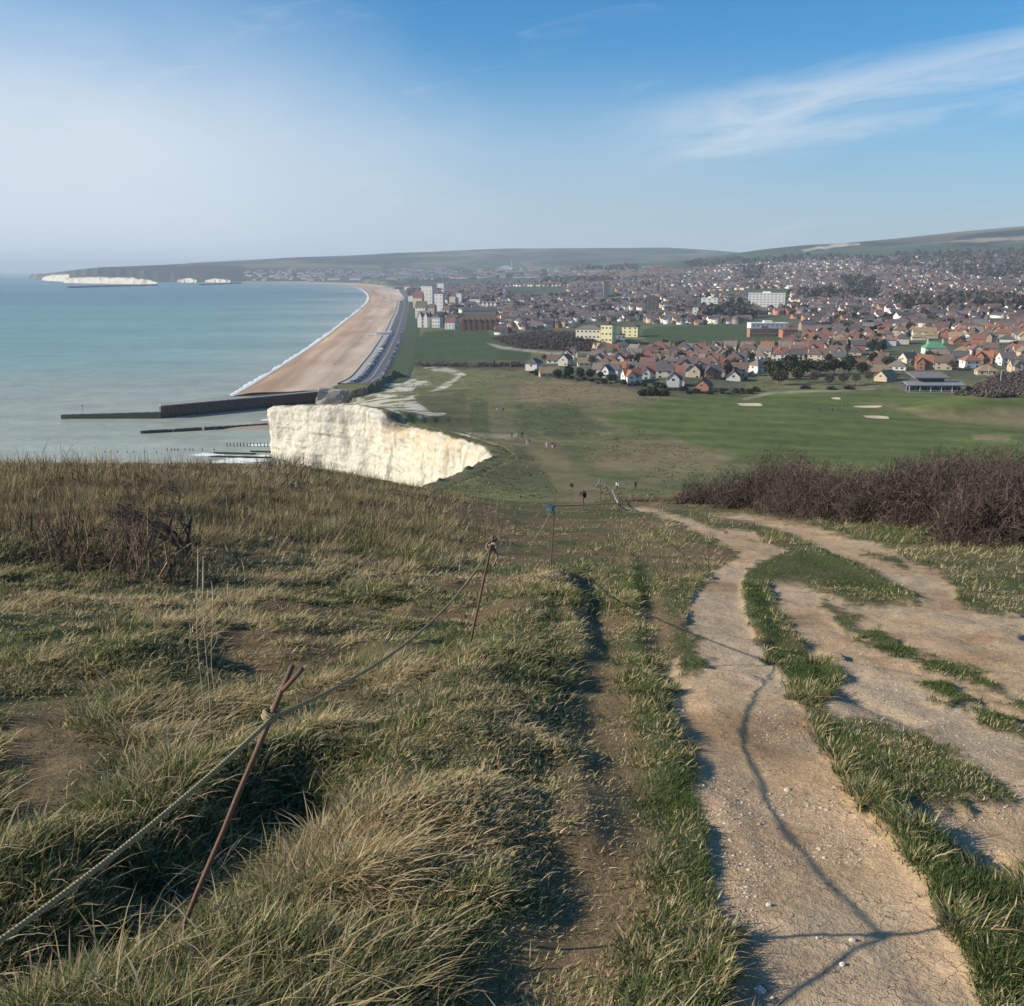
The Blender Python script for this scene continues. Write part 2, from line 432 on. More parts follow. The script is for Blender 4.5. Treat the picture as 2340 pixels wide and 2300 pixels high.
def H(x, y):
    x = np.atleast_1d(np.asarray(x, float)); y = np.atleast_1d(np.asarray(y, float))
    z = H0(x, y)
    m = y > 30
    if m.any():
        sd = coast_sd(x[m], y[m])
        z[m] = np.where(sd > 0, z[m], np.maximum(z[m] * 0 + np.minimum(z[m], 60) + 3.2 * sd, -6))
    return z
def ground_at(px, py, tmin=40, tmax=9000):
    """photo pixel -> land point (x, y, z)"""
    d = ray(px, py); t = np.geomspace(tmin, tmax, 2500)
    z = H(d[0] * t, d[1] * t); g = ZC + d[2] * t - z
    k = int(np.argmax(g < 0)) if (g < 0).any() else len(t) - 1
    k = max(k, 1); f = g[k - 1] / max(g[k - 1] - g[k], 1e-9); f = min(max(f, 0), 1)
    tt = t[k - 1] + f * (t[k] - t[k - 1])
    x, y = d[0] * tt, d[1] * tt
    return x, y, float(H([x], [y])[0])
# ================================================================== GROUND SHEET
C = lambda *c: np.array(c, float)
SOIL = C(.50, .350, .205); SOIL2 = C(.36, .235, .130); THATCH = C(.165, .115, .062); GREENG = C(.085, .098, .038)
MEADOW = C(.140, .146, .060); DRY = C(.235, .178, .098); FAIR = C(.108, .132, .036); DKGREEN = C(.072, .088, .036)
CHALK = C(.66, .60, .48); TOWN = C(.095, .105, .062); HILL = C(.115, .125, .075); SCRUB = C(.075, .062, .045)
MID = [  # traced ground patches beyond the crest (photo px): polygon, colour, soft px, wobble px, strength
    ([(1370, 965), (1480, 925), (1560, 905), (1680, 900), (1760, 890), (2010, 890), (2400, 900), (2400, 1060), (1650, 1060), (1600, 1020), (1500, 985)], FAIR, 7, 9, 1),
    ([(1180, 870), (1290, 862), (1420, 880), (1470, 905), (1400, 935), (1290, 920), (1230, 925), (1170, 900)], DRY, 10, 14, .8),
    ([(1330, 1035), (1420, 1005), (1560, 1020), (1680, 1040), (1650, 1070), (1480, 1075), (1380, 1080)], DRY, 12, 16, .7),
    ([(1180, 930), (1310, 935), (1380, 965), (1400, 985), (1320, 995), (1190, 990)], DKGREEN, 10, 14, .7),
    ([(1075, 925), (1110, 920), (1122, 960), (1118, 1000), (1080, 1000), (1072, 960)], DKGREEN, 5, 7, .8),
    ([(920, 905), (1060, 900), (1075, 985), (1000, 985), (930, 950)], C(.095, .092, .042), 8, 10, .8),
    ([(1120, 870), (1200, 865), (1165, 930), (1180, 995), (1125, 1000), (1118, 940)], C(.165, .135, .07), 8, 10, .8),
    ([(1180, 1010), (1260, 1000), (1300, 1040), (1350, 1100), (1390, 1150), (1290, 1150), (1250, 1080)], C(.185, .150, .075), 9, 10, .8),
    ([(1060, 1020), (1200, 1025), (1250, 1090), (1270, 1120), (1100, 1110), (1080, 1070)], C(.075, .078, .038), 9, 12, .7),
    ([(1060, 990), (1180, 993), (1180, 1004), (1060, 1003)], C(.36, .30, .2), 3, 4, .6),
    ([(985, 990), (1075, 990), (1075, 1003), (1000, 1003)], C(.36, .30, .2), 3, 4, .6),
    ([(1960, 920), (2170, 940), (2400, 925), (2400, 975), (2250, 975), (2150, 962)], C(.21, .165, .085), 6, 9, .8),
    ([(2220, 992), (2310, 995), (2300, 1008), (2230, 1006)], C(.25, .19, .1), 5, 6, .8),
    ([(2170, 905), (2230, 880), (2290, 855), (2400, 845), (2400, 905), (2280, 912)], C(.17, .115, .07), 5, 9, .9),
    ([(1695, 911), (1760, 896), (2000, 887), (2000, 891), (1765, 901), (1700, 916)], C(.32, .28, .2), 2, 1, .7),
    ([(1150, 845), (1330, 875), (1500, 895), (1700, 905), (1700, 890), (1500, 882), (1230, 842)], SCRUB, 4, 6, .8),
    ([(975, 757), (1110, 752), (1135, 775), (1215, 800), (1212, 825), (960, 830), (925, 800)], C(.060, .085, .036), 4, 4, 1),
    ([(930, 828), (1230, 826), (1240, 842), (1150, 848), (960, 842)], SCRUB, 3, 4, .8),
    ([(1465, 752), (1540, 745), (1700, 742), (1840, 770), (1720, 795), (1560, 797), (1470, 772)], C(.062, .090, .034), 3, 3, 1),
    ([(1120, 772), (1240, 752), (1330, 758), (1410, 795), (1340, 806), (1180, 798)], SCRUB, 4, 5, .9),
    ([(1108, 783), (1150, 792), (1260, 806), (1400, 802), (1400, 806), (1260, 811), (1140, 797)], C(.34, .30, .25), 1.5, 1, .8),
    ([(1160, 664), (1240, 655), (1300, 668), (1210, 676), (1165, 676)], C(.075, .095, .045), 3, 4, .8),
]
CHALKP = [([(868, 895), (885, 872), (975, 868), (985, 876), (950, 880), (945, 892), (900, 900)], 1), ([(1000, 888), (1040, 866), (1052, 856), (1062, 858), (1040, 872), (1012, 892)], 1),
          ([(905, 857), (940, 852), (930, 860), (908, 864)], .9), ([(820, 912), (880, 905), (940, 905), (985, 945), (900, 940), (800, 925)], .75), ([(915, 918), (960, 900), (930, 912)], .9),
          ([(960, 840), (1010, 838), (1055, 852), (1050, 858), (1000, 846)], .5), ([(975, 893), (1005, 888), (990, 896)], .8), ([(850, 900), (905, 905), (870, 915), (820, 912)], .8), ([(925, 930), (1000, 945), (1020, 950), (960, 950)], .9)]
HILLP = [([(1830, 572), (1860, 565), (1925, 557), (1965, 558), (1900, 568), (1840, 575)], C(.55, .45, .34), 2, .9), ([(2170, 553), (2240, 546), (2330, 540), (2400, 538), (2400, 546), (2250, 553)], C(.36, .28, .22), 2, .7),
         ([(2130, 577), (2180, 572), (2185, 575), (2140, 580)], C(.45, .42, .36), 2, .8), ([(1640, 590), (1800, 575), (2100, 560), (2400, 565), (2400, 585), (1900, 592), (1650, 605)], C(.062, .110, .055), 4, .6),
         ([(1560, 600), (1640, 585), (1800, 570), (1780, 562), (1640, 575), (1540, 592)], C(.055, .065, .045), 3, .7), ([(1455, 600), (1500, 595), (1560, 600), (1540, 612), (1460, 610)], C(.07, .11, .05), 3, .8),
         ([(1950, 545), (2200, 535), (2180, 548), (2000, 556)], C(.15, .13, .09), 3, .6), ([(780, 608), (860, 606), (870, 613), (800, 615)], C(.22, .22, .17), 3, .7), ([(940, 608), (1010, 608), (1020, 614), (960, 614)], C(.2, .2, .15), 3, .6),
         ([(560, 618), (800, 612), (1000, 625), (1000, 640), (600, 640)], C(.06, .07, .055), 5, .6), ([(140, 628), (440, 612), (620, 625), (620, 640), (200, 632)], C(.045, .055, .045), 4, .7),
         ([(1040, 590), (1200, 585), (1350, 592), (1200, 600)], C(.085, .095, .07), 4, .7)]
ZONE1 = [(1215, 846), (1330, 803), (1420, 803), (1560, 800), (1720, 800), (1830, 778), (2420, 765), (2420, 850), (2240, 862), (2060, 866), (2010, 876), (1960, 838), (1800, 826), (1735, 832), (1690, 888), (1590, 890), (1420, 868)]
ZONE2 = [(930, 668), (960, 645), (1150, 632), (1300, 620), (1500, 612), (1700, 602), (1900, 592), (2420, 578), (2420, 766), (1840, 776), (1836, 748), (1465, 740), (1330, 752), (1240, 752), (1130, 770), (1110, 750), (1030, 752), (1000, 700)]
def build_ground():
    cx0, cy0 = 0.0, -2.0
    rr = np.concatenate([np.geomspace(.9, 64, 700)[:-1], np.geomspace(64, 900, 360)[:-1], np.geomspace(900, 12500, 230)])
    aa = np.radians(np.linspace(-39, 39, 860))
    R, A = np.meshgrid(rr, aa, indexing='ij')
    x = (cx0 + R * np.sin(A)).ravel(); y = (cy0 + R * np.cos(A)).ravel()
    z0 = H0(x, y)
    bare, worn, strip, px, py = px_masks(x, y, z0)
    near = y < 62
    z = z0.copy()
    z[near] += near_relief(x[near], y[near], bare[near], strip[near], px[near])
    far = y > 30
    sd = np.full(x.shape, 1e3); sd[far] = coast_sd(x[far], y[far])
    cs = np.where((y > 60) & (y < 535) & (x > -115), sd - 6.0, sd)
    z = np.where(cs > 0, z, np.maximum(np.minimum(z, 60) + np.where(cs < sd, 8.0, 3.2) * cs, -6))
    # ---- colours
    n1 = fbm(x * .9, y * .9, 51, 4); n2 = fbm(x * 4, y * 4, 52, 3)
    col = lerp(THATCH, GREENG, ss(-.2, .3, n1)[:, None])
    col = lerp(col, C(.17, .125, .068), (ss(.1, .5, n2) * .6)[:, None])
    upl = (ss(1380, 1220, py) * ss(1150, 950, px))[:, None]
    col = lerp(col, C(.125, .085, .05), upl * .8)
    col = lerp(col, C(.20, .14, .075), (worn * .75)[:, None])
    col = lerp(col, C(.07, .085, .032), (strip * .8)[:, None])
    soil = lerp(SOIL, SOIL2, ss(-.1, .5, fbm(x * 1.3, y * .9, 53, 4))[:, None])
    soil = lerp(soil, C(.47, .375, .26), ss(.0, .4, fbm(x * .8 + 5, y * .5, 56, 3))[:, None] * .6)
    col = lerp(col, soil, bare[:, None])
    mid = (y > 58)
    m = mid & (y < 1500)
    xm, ym, pxm, pym = x[m], y[m], px[m], py[m]
    c = np.repeat(MEADOW[None], len(xm), 0)
    c = lerp(c, DRY, (ss(-.1, .45, fbm(xm / 14, ym / 22, 61, 4)) * .7)[:, None])
    c = lerp(c, DKGREEN, (ss(.05, .5, fbm(xm / 9 + 7, ym / 16, 66, 4)) * .6)[:, None])
    wob = fbm(pxm / 22, pym / 9, 63, 3)
    for P, cc, soft, amp, k in MID:
        q = ss(-soft, soft, sdf(pxm, pym, P) + wob * amp) * k
        c = lerp(c, cc, q[:, None])
    q = ss(-6, 6, sdf(pxm, pym, MID[0][0])); c = c * (1 + q * .07 * np.tanh(3 * np.sin((xm * .55 + ym) / 4.2)))[:, None]
    # mown bands and tufts keep the flat greens from being one colour
    c = c * (1 + .28 * fbm(xm / 3.2, ym / 7, 67, 4) + .22 * fbm(xm / 22, ym / 11, 71, 3))[:, None]
    for P, k in CHALKP:
        q = ss(-2.5, 2.5, sdf(pxm, pym, P) + wob * 5 + 2 * fbm(pxm / 6, pym / 3, 64, 2)) * k * ss(-.28, .05, fbm(xm / 9 + ym / 30, ym / 7, 65, 4))
        c = lerp(c, CHALK * .95, q[:, None])
    inland = ss(800, 980, ym + 400 * np.clip(xm / np.maximum(ym, 1) - .05, -.2, .3))
    infield = np.zeros(len(xm))
    for P in (MID[16][0], MID[18][0], MID[19][0], MID[0][0]): infield = np.maximum(infield, ss(-3, 3, sdf(pxm, pym, P)))
    tn = TOWN * (1 + .5 * fbm(xm / 25, ym / 25, 68, 3))[:, None]
    zn = np.maximum(ss(-14, 6, sdf(pxm, pym, ZONE1)), ss(-14, 6, sdf(pxm, pym, ZONE2)))
    c = lerp(c, tn, (np.maximum(zn, ss(1250, 1350, ym)) * (1 - infield) * .88)[:, None])
    e = ss(0, 1.5, 2.2 - sd[m]) * (ym < 540)
    c = lerp(c, CHALK * .8, e[:, None])
    col[m] = c
    m = y >= 1500
    xm, ym, pxm, pym = x[m], y[m], px[m], py[m]
    hz = z0[m]
    fld = vn(xm / 520 + .4 * vn(xm / 700, ym / 900, 72), ym / 330 + .3 * vn(xm / 500, ym / 700, 77), 73)
    c = lerp(C(.060, .085, .045), C(.175, .150, .100), ss(-.08, .08, fld)[:, None])
    c = lerp(c, C(.055, .09, .045), ss(.3, .42, fld)[:, None])
    c = lerp(c, C(.022, .028, .028), (ss(.04, .18, fbm(xm / 420, ym / 260, 74, 4)) * .9)[:, None])
    c = lerp(c, TOWN * .9, ss(3400, 2700, ym + 700 * vn(xm / 400, ym / 400, 75))[:, None])
    for P, cc, soft, k in HILLP:
        q = ss(-soft, soft, sdf(pxm, pym, P) + 2.5 * vn(pxm / 18, pym / 5, 76)) * k
        c = lerp(c, cc, q[:, None])
    col[m] = c
    ni, nj = R.shape
    idx = np.arange(ni * nj).reshape(ni, nj)
    Fq = np.stack([idx[:-1, :-1], idx[:-1, 1:], idx[1:, 1:], idx[1:, :-1]], -1).reshape(-1, 4)
    # ---- material
    mat, nt, b = newmat('ground')
    at = node(nt, 'ShaderNodeAttribute', attribute_name='Col')
    ab = X(nt, node(nt, 'ShaderNodeAttribute', attribute_name='bare').outputs['Fac'])
    an = X(nt, node(nt, 'ShaderNodeAttribute', attribute_name='near').outputs['Fac'])
    P = node(nt, 'ShaderNodeNewGeometry').outputs['Position']
    f1 = noise(nt, P, 38, 5, .7); f2 = noise(nt, P, 9, 4, .6); f3 = noise(nt, P, 130, 3, .7)
    f4 = noise(nt, P, .35, 6, .7)
    v = node(nt, 'ShaderNodeTexVoronoi', feature='DISTANCE_TO_EDGE'); v.inputs['Scale'].default_value = 13
    wv = node(nt, 'ShaderNodeVectorMath', operation='ADD'); nt.links.new(P, wv.inputs[0])
    wn = node(nt, 'ShaderNodeTexNoise'); wn.inputs['Scale'].default_value = 16; wn.inputs['Detail'].default_value = 3; nt.links.new(P, wn.inputs['Vector'])
    ws = node(nt, 'ShaderNodeVectorMath', operation='SCALE'); ws.inputs['Scale'].default_value = .09; nt.links.new(wn.outputs['Color'], ws.inputs[0])
    nt.links.new(ws.outputs[0], wv.inputs[1]); nt.links.new(wv.outputs[0], v.inputs['Vector'])
    crack = X(nt, v.outputs['Distance']).smooth(.0, .028)
    cm = f2.smooth(.42, .58) * ab * an
    crackv = (1.0 - (1.0 - crack) * cm * .62)
    vp = node(nt, 'ShaderNodeTexVoronoi', feature='F1'); vp.inputs['Scale'].default_value = 55; nt.links.new(P, vp.inputs['Vector'])
    peb = X(nt, vp.outputs['Distance']).smooth(.30, .16) * X(nt, vp.outputs['Color']).smooth(.70, .78) * ab * an
    f5 = noise(nt, P, 3.1, 5, .7)
    val = ((f1 - .5) * .62 + (f2 - .5) * .6 + (f3 - .5) * .5 * an + (f5 - .5) * .5 * ab) * (an * .8 + .25) + 1.0 + (f4 - .5) * .5
    val = val * crackv
    sc = node(nt, 'ShaderNodeVectorMath', operation='SCALE'); nt.links.new(at.outputs['Color'], sc.inputs[0]); nt.links.new(val.s, sc.inputs['Scale'])
    cc = mixcol(nt, peb * .75, sc.outputs[0], (.62, .54, .40))
    nt.links.new(cc, b.inputs['Base Color']); b.inputs['Roughness'].default_value = .92; b.inputs['Specular IOR Level'].default_value = .1
    hgt = f5 * .9 + f1 * .45 + f2 * .8 + f3 * .18 + crackv * .35 + peb * .4
    bp = node(nt, 'ShaderNodeBump'); bp.inputs['Distance'].default_value = .032
    nt.links.new((an * .75 + .05).s, bp.inputs['Strength']); nt.links.new(hgt.s, bp.inputs['Height']); nt.links.new(bp.outputs[0], b.inputs['Normal'])
    me = mesh_np('ground', np.stack([x, y, z], 1), Fq, mat, col, True, attrs={'bare': bare, 'near': 1 - ss(25, 60, y)})
    o = link('ground', me)
    return tag(o, 'chalk headland turf with a bare tan footpath running down to the town and hills', None, None, 'structure')
build_ground()
# ================================================================== SEA, BEACH, SURF
def resample(pts, n):
    p = np.array(pts, float); d = np.r_[0, np.cumsum(np.hypot(*np.diff(p, axis=0).T))]
    f = [pchip(d, p[:, k]) for k in range(p.shape[1])]
    # denser near the viewer
    s = d[-1] * np.linspace(0, 1, n) ** 1.6
    return np.stack([g(s) for g in f], 1)
WL = resample(WATER, 260)
def build_sea():
    rr = np.geomspace(40, 42000, 520); aa = np.radians(np.linspace(-60, 40, 420))
    R, A = np.meshgrid(rr, aa, indexing='ij')
    x = (R * np.sin(A)).ravel(); y = (R * np.cos(A)).ravel()
    d = linedist(x, y, WL, 1500)
    n = fbm(x / 260, y / 130, 81, 4); n2 = fbm(x / 900, y / 300, 82, 3)
    near = C(.37, .39, .305); mid = C(.150, .315, .290); far = C(.055, .178, .208)
    t1 = ss(430, 1250, y + 330 * n2 - .25 * x + 120 * n)[:, None]
    t2 = ss(1300, 3300, y + 500 * n2 + 200 * n)[:, None]
    c = lerp(lerp(near, mid, t1), far, t2)
    turb = np.exp(-d / (30 + .05 * y)) * .65
    c = lerp(c, C(.42, .41, .33), np.clip(turb * (1 + n), 0, 1)[:, None])
    c = c * (1 + .20 * n + .16 * fbm(x / 60, y / 14, 84, 3) + .16 * fbm(x / 22, y / 5, 85, 3))[:, None]
    idx = np.arange(R.size).reshape(R.shape)
    Fq = np.stack([idx[:-1, :-1], idx[:-1, 1:], idx[1:, 1:], idx[1:, :-1]], -1).reshape(-1, 4)
    m, nt, b = newmat('sea_water')
    at = node(nt, 'ShaderNodeAttribute', attribute_name='Col'); nt.links.new(at.outputs['Color'], b.inputs['Base Color'])
    g = node(nt, 'ShaderNodeNewGeometry')
    mp = node(nt, 'ShaderNodeMapping'); mp.inputs['Rotation'].default_value = (0, 0, .35); mp.inputs['Scale'].default_value = (.35, 1, 1)
    nt.links.new(g.outputs['Position'], mp.inputs['Vector'])
    h = noise(nt, mp.outputs[0], .22, 6, .62, .4) * .7 + noise(nt, mp.outputs[0], .045, 3, .5) * 1.2
    bump(nt, b, h, .8, 1.8)
    b.inputs['Roughness'].default_value = .32; b.inputs['IOR'].default_value = 1.33; b.inputs['Specular IOR Level'].default_value = .16
    o = link('sea', mesh_np('sea', np.stack([x, y, np.zeros(len(x))], 1), Fq, m, c, True))
    tag(o, 'calm turquoise sea, cloudy grey green close to the shore', None, None, 'structure')
build_sea()
INN = resample(INNER, 400)
def build_beach():
    n = len(WL); k = 26
    # pair each waterline point with the nearest stretch of the inner edge, in order
    q = []
    last = 0
    for p in WL:
        dd = np.hypot(INN[:, 0] - p[0], INN[:, 1] - p[1])
        j = int(np.argmin(dd[last:])) + last; last = max(last, j - 1); q.append(INN[j])
    q = np.array(q)
    for _ in range(6): q[1:-1] = (q[:-2] + 2 * q[1:-1] + q[2:]) / 4
    # first point: tuck behind the groyne
    t = np.linspace(-.12, 1.04, k)
    x = WL[:, 0][:, None] * (1 - t) + q[:, 0][:, None] * t; y = WL[:, 1][:, None] * (1 - t) + q[:, 1][:, None] * t
    prof = np.interp(t, [-.12, 0, .08, .2, .3, .5, 1.04], [-1.2, -.02, .9, 2.3, 2.6, 3.2, 4.35])
    z = np.repeat(prof[None], n, 0) + .25 * fbm(x / 9, y / 25, 91, 3) * ss(.08, .3, t)[None]
    # extra rows in front of the first, behind the timber groyne
    c0 = C(.47, .315, .205); c1 = C(.52, .40, .29)
    tt = np.repeat(t[None], n, 0)
    nn = fbm(x / 40, y / 90, 92, 4); n3 = fbm(tt * 9 + .4 * nn, np.repeat(np.linspace(0, 40, n)[:, None], k, 1) * .35, 93, 3)
    c = lerp(c0, c1, ss(.25, .75, tt + .3 * nn + .15 * n3)[..., None])
    c = c * (1 + .42 * n3 + .2 * nn)[..., None]
    c = lerp(c, C(.20, .15, .10), (ss(.085, .02, tt) * .85)[..., None])
    idx = np.arange(n * k).reshape(n, k)
    Fq = np.stack([idx[:-1, :-1], idx[:-1, 1:], idx[1:, 1:], idx[1:, :-1]], -1).reshape(-1, 4)
    m = attrmat('shingle', .95, .35, .6)
    o = link('beach', mesh_np('beach', np.stack([x.ravel(), y.ravel(), z.ravel()], 1), Fq, m, c.reshape(-1, 3), True))
    tag(o, 'long curving beach of orange tan shingle between sea and promenade', None, None, 'structure')
    # surf: ragged foam sheet lying on the water along the beach
    w = []
    P = resample(WATER, 1400); T = np.gradient(P, axis=0); T /= np.linalg.norm(T, axis=1)[:, None]; N = np.stack([-T[:, 1], T[:, 0]], 1)
    s = np.arange(len(P))
    dist = np.hypot(P[:, 0], P[:, 1])
    fade = ss(6600, 3500, dist)
    a = (1.2 + 1.2 * vn(s / 9., s * 0 + 3, 95)) * fade; bw = .72 * (3.2 + 2.2 * vn(s / 14., s * 0 + .5, 96) + 1.4 * vn(s / 3., s * 0 + .5, 97)) * (1 + dist / 2600) * fade
    V = []; 
    for t in (-.35, 0, .33, .66, 1):
        off = -a if t < 0 else bw * t
        V.append(np.c_[P + N * off[:, None], .12 + .25 * math.sin(max(t, 0) * 3.14) + 0 * off])
    V = np.stack(V, 1); k = V.shape[1]
    idx = np.arange(len(P) * k).reshape(len(P), k)
    Fq = np.stack([idx[:-1, :-1], idx[:-1, 1:], idx[1:, 1:], idx[1:, :-1]], -1).reshape(-1, 4)
    o = link('surf', mesh_np('surf', V.reshape(-1, 3), Fq, plain('sea_foam', (.8, .82, .8), .9, .12, .4), None, True))
    tag(o, 'white line of breaking surf along the shingle beach', None, None, 'stuff')
build_beach()
# ================================================================== CHALK CLIFF
def build_cliff():
    pts = resample_lin(np.array(CLIFF, float), 1.1)
    T = np.gradient(pts[:, :2], axis=0); T /= np.linalg.norm(T, axis=1)[:, None]
    N = np.stack([-T[:, 1], T[:, 0]], 1)                        # seaward (left of travel)
    for _ in range(3): N[1:-1] = (N[:-2] + 2 * N[1:-1] + N[2:]) / 4
    N /= np.linalg.norm(N, axis=1)[:, None]
    n = len(pts); kc = 7; t = np.r_[np.zeros(kc), np.linspace(0, 1, 56)]; k = len(t)
    s = np.arange(n) * 1.1
    ztop = H0(pts[:, 0], pts[:, 1]) + .25 + .5 * vn(s / 3., s * 0, 101)
    zz = ztop[:, None] * (1 - t) + -1.5 * t
    Sg = np.repeat(s[:, None], k, 1)
    off = 1.6 + 2.0 * t[None] ** 1.3 * ss(0, 12, np.abs(s - s[np.argmin(np.abs(pts[:, 0] + 98))]))[:, None] + 2.6 * fbm(Sg / 13, zz / 18, 102, 4) + .7 * np.abs(fbm(Sg / 6, zz / 14 + 9, 104, 3)) + .38 * vn(Sg * .12, zz * .8, 107) + .4 * ss(.1, .3, fbm(Sg / 4, zz / 5, 109, 2)) + .15 * fbm(Sg / 1.8, zz / 1.6, 108, 3)
    off = off * ss(-.02, .08, t)[None] - .6 * (1 - ss(0, .06, t))[None]
    off[:, :kc] = np.linspace(-11, -1.0, kc)[None]
    x = pts[:, 0][:, None] + N[:, 0][:, None] * off; y = pts[:, 1][:, None] + N[:, 1][:, None] * off
    zc_ = H0(x[:, :kc], y[:, :kc]); zz = zz.copy(); zz[:, :kc] = zc_ + np.linspace(-.6, .22, kc)[None] + .25 * fbm(x[:, :kc] / 2, y[:, :kc] / 2, 118, 3)
    c = np.ones((n, k, 3)) * C(.64, .595, .485)
    band = fbm(Sg / 26, zz / 1.3, 110, 3)
    c = c * (1 - .16 * ss(.1, .6, band))[..., None]
    c = c * (1 - .38 * ss(.15, .5, fbm(Sg / 3.0, zz / 11, 115, 4)))[..., None]
    c = c * (1 - .30 * ss(.25, .6, fbm(Sg / 2.2, zz / 2.0, 111, 3)))[..., None]
    crk = ss(.05, .0, np.abs(fbm(Sg / 5, zz / 40, 116, 4))) * ss(-.1, .25, fbm(Sg / 9, zz / 9, 117, 2)); c = c * (1 - .34 * crk)[..., None]
    fl = ss(.93, 1.0, np.sin((zz + .8 * fbm(Sg / 14, zz * 0, 125, 3)) * 3.1)) * ss(-.1, .3, fbm(Sg / 5, zz * 1.3, 126, 3)); c = c * (1 - .38 * fl)[..., None]
    px, py = project(x, y, zz)
    yl = np.clip(np.exp(-((px - 985) / 95) ** 2 - ((py - 985) / 26) ** 2) * 1.0 + .6 * np.exp(-((px - 1000) / 120) ** 2 - ((py - 1030) / 50) ** 2), 0, 1) * ss(-.5, .3, fbm(Sg / 7, zz / 8, 113, 3))
    c = lerp(c, C(.62, .46, .25), (yl * .7)[..., None])
    rs = np.exp(-((px - 905) / 22) ** 2 - ((py - 972) / 14) ** 2)
    c = lerp(c, C(.30, .17, .085), np.clip(rs * 1.1, 0, .9)[..., None])
    st = ss(.15, .5, fbm(Sg / 3.5, zz / 30, 114, 3)) * ss(.0, .25, 1 - t)[None] * .3
    c = lerp(c, C(.60, .52, .38), st[..., None])
    turf = lerp(C(.16, .145, .062), C(.10, .105, .045), ss(-.2, .4, fbm(x / 5, y / 5, 119, 3))[..., None])
    turf = lerp(turf, C(.60, .52, .40), (ss(-.25, .25, fbm(x / 6, y / 4, 120, 3)) * ss(330, 372, y) * .9)[..., None])
    c[:, :kc + 1] = turf[:, :kc + 1]
    idx = np.arange(n * k).reshape(n, k)
    Fq = np.stack([idx[:-1, :-1], idx[1:, :-1], idx[1:, 1:], idx[:-1, 1:]], -1).reshape(-1, 4)
    m, nt, b = newmat('chalk_face')
    at = node(nt, 'ShaderNodeAttribute', attribute_name='Col')
    P = node(nt, 'ShaderNodeNewGeometry').outputs['Position']
    f = noise(nt, P, .9, 6, .7); f2 = noise(nt, P, 3.2, 4, .7)
    v = (f - .5) * .5 + (f2 - .5) * .35 + 1.0
    sc = node(nt, 'ShaderNodeVectorMath', operation='SCALE'); nt.links.new(at.outputs['Color'], sc.inputs[0]); nt.links.new(v.s, sc.inputs['Scale'])
    nt.links.new(sc.outputs[0], b.inputs['Base Color']); b.inputs['Roughness'].default_value = .95
    vc = node(nt, 'ShaderNodeTexVoronoi', feature='F1'); vc.inputs['Scale'].default_value = .6; nt.links.new(P, vc.inputs['Vector'])
    bump(nt, b, f * 1.2 + f2 * .6 + X(nt, vc.outputs['Distance']) * .8, .7, .8)
    o = link('cliff', mesh_np('cliff', np.stack([x.ravel(), y.ravel(), zz.ravel()], 1), Fq, m, c.reshape(-1, 3), True))
    tag(o, 'bright white chalk sea cliff with ochre stain at its notch', None, None, 'structure')
def resample_lin(p, step):
    d = np.r_[0, np.cumsum(np.hypot(*np.diff(p[:, :2], axis=0).T))]
    s = np.arange(0, d[-1], step)
    return np.stack([np.interp(s, d, p[:, j]) for j in range(p.shape[1])], 1)
build_cliff()
# far chalk cliffs across the bay
def far_cliff(pxs, ybase, ytops, label):
    V = []
    pts = []
    for px_ in np.linspace(pxs[0], pxs[-1], 90):
        yb = np.interp(px_, pxs, ybase); yt = np.interp(px_, pxs, ytops)
        x, y = onplane(px_, yb, 0); zt = ZC - (yt - HOR) * y / F
        pts.append((x, y, zt))
    pts = np.array(pts); s = np.arange(90)
    k = 10; t = np.linspace(0, 1, k)
    zz = (pts[:, 2] + 3 * vn(s / 3., s * 0, 121))[:, None] * (1 - t) - 2 * t
    yy = pts[:, 1][:, None] + 30 * (1 - t)[None] - 10 + 14 * fbm(np.repeat(s[:, None], k, 1) / 5., zz / 18, 122, 3)
    xx = np.repeat(pts[:, 0][:, None], k, 1)
    c = np.ones((90, k, 3)) * C(.62, .55, .46) * (1 - .35 * ss(.05, .5, fbm(np.repeat(s[:, None], k, 1) / 2.5, zz / 30, 123, 3)))[..., None]
    c = lerp(c, C(.16, .17, .10), (ss(.84, .97, 1 - t)[None] * np.ones((90, 1)))[..., None])
    idx = np.arange(90 * k).reshape(90, k)
    Fq = np.stack([idx[:-1, :-1], idx[1:, :-1], idx[1:, 1:], idx[:-1, 1:]], -1).reshape(-1, 4)
    o = link('cliff', mesh_np('far_cliff', np.stack([xx.ravel(), yy.ravel(), zz.ravel()], 1), Fq, attrmat('far_chalk', .95, .2, .02), c.reshape(-1, 3), True))
    tag(o, label, None, None, 'structure')
far_cliff([96, 120, 158], [641, 643, 645], [632, 627, 626], 'pale chalk cliff at the outer point of the far headland')
far_cliff([146, 200, 300, 340, 357], [647, 648, 650, 650.6, 651], [634.5, 632, 633.5, 639, 644], 'long white chalk cliff below the far headland')
far_cliff([405, 430, 448], [645.6, 646, 646.5], [638, 634, 639], 'short white cliff beside the far harbour')
far_cliff([468, 490, 525], [645.6, 646, 646.5], [639, 635, 639], 'broken white cliff behind the far harbour beach')
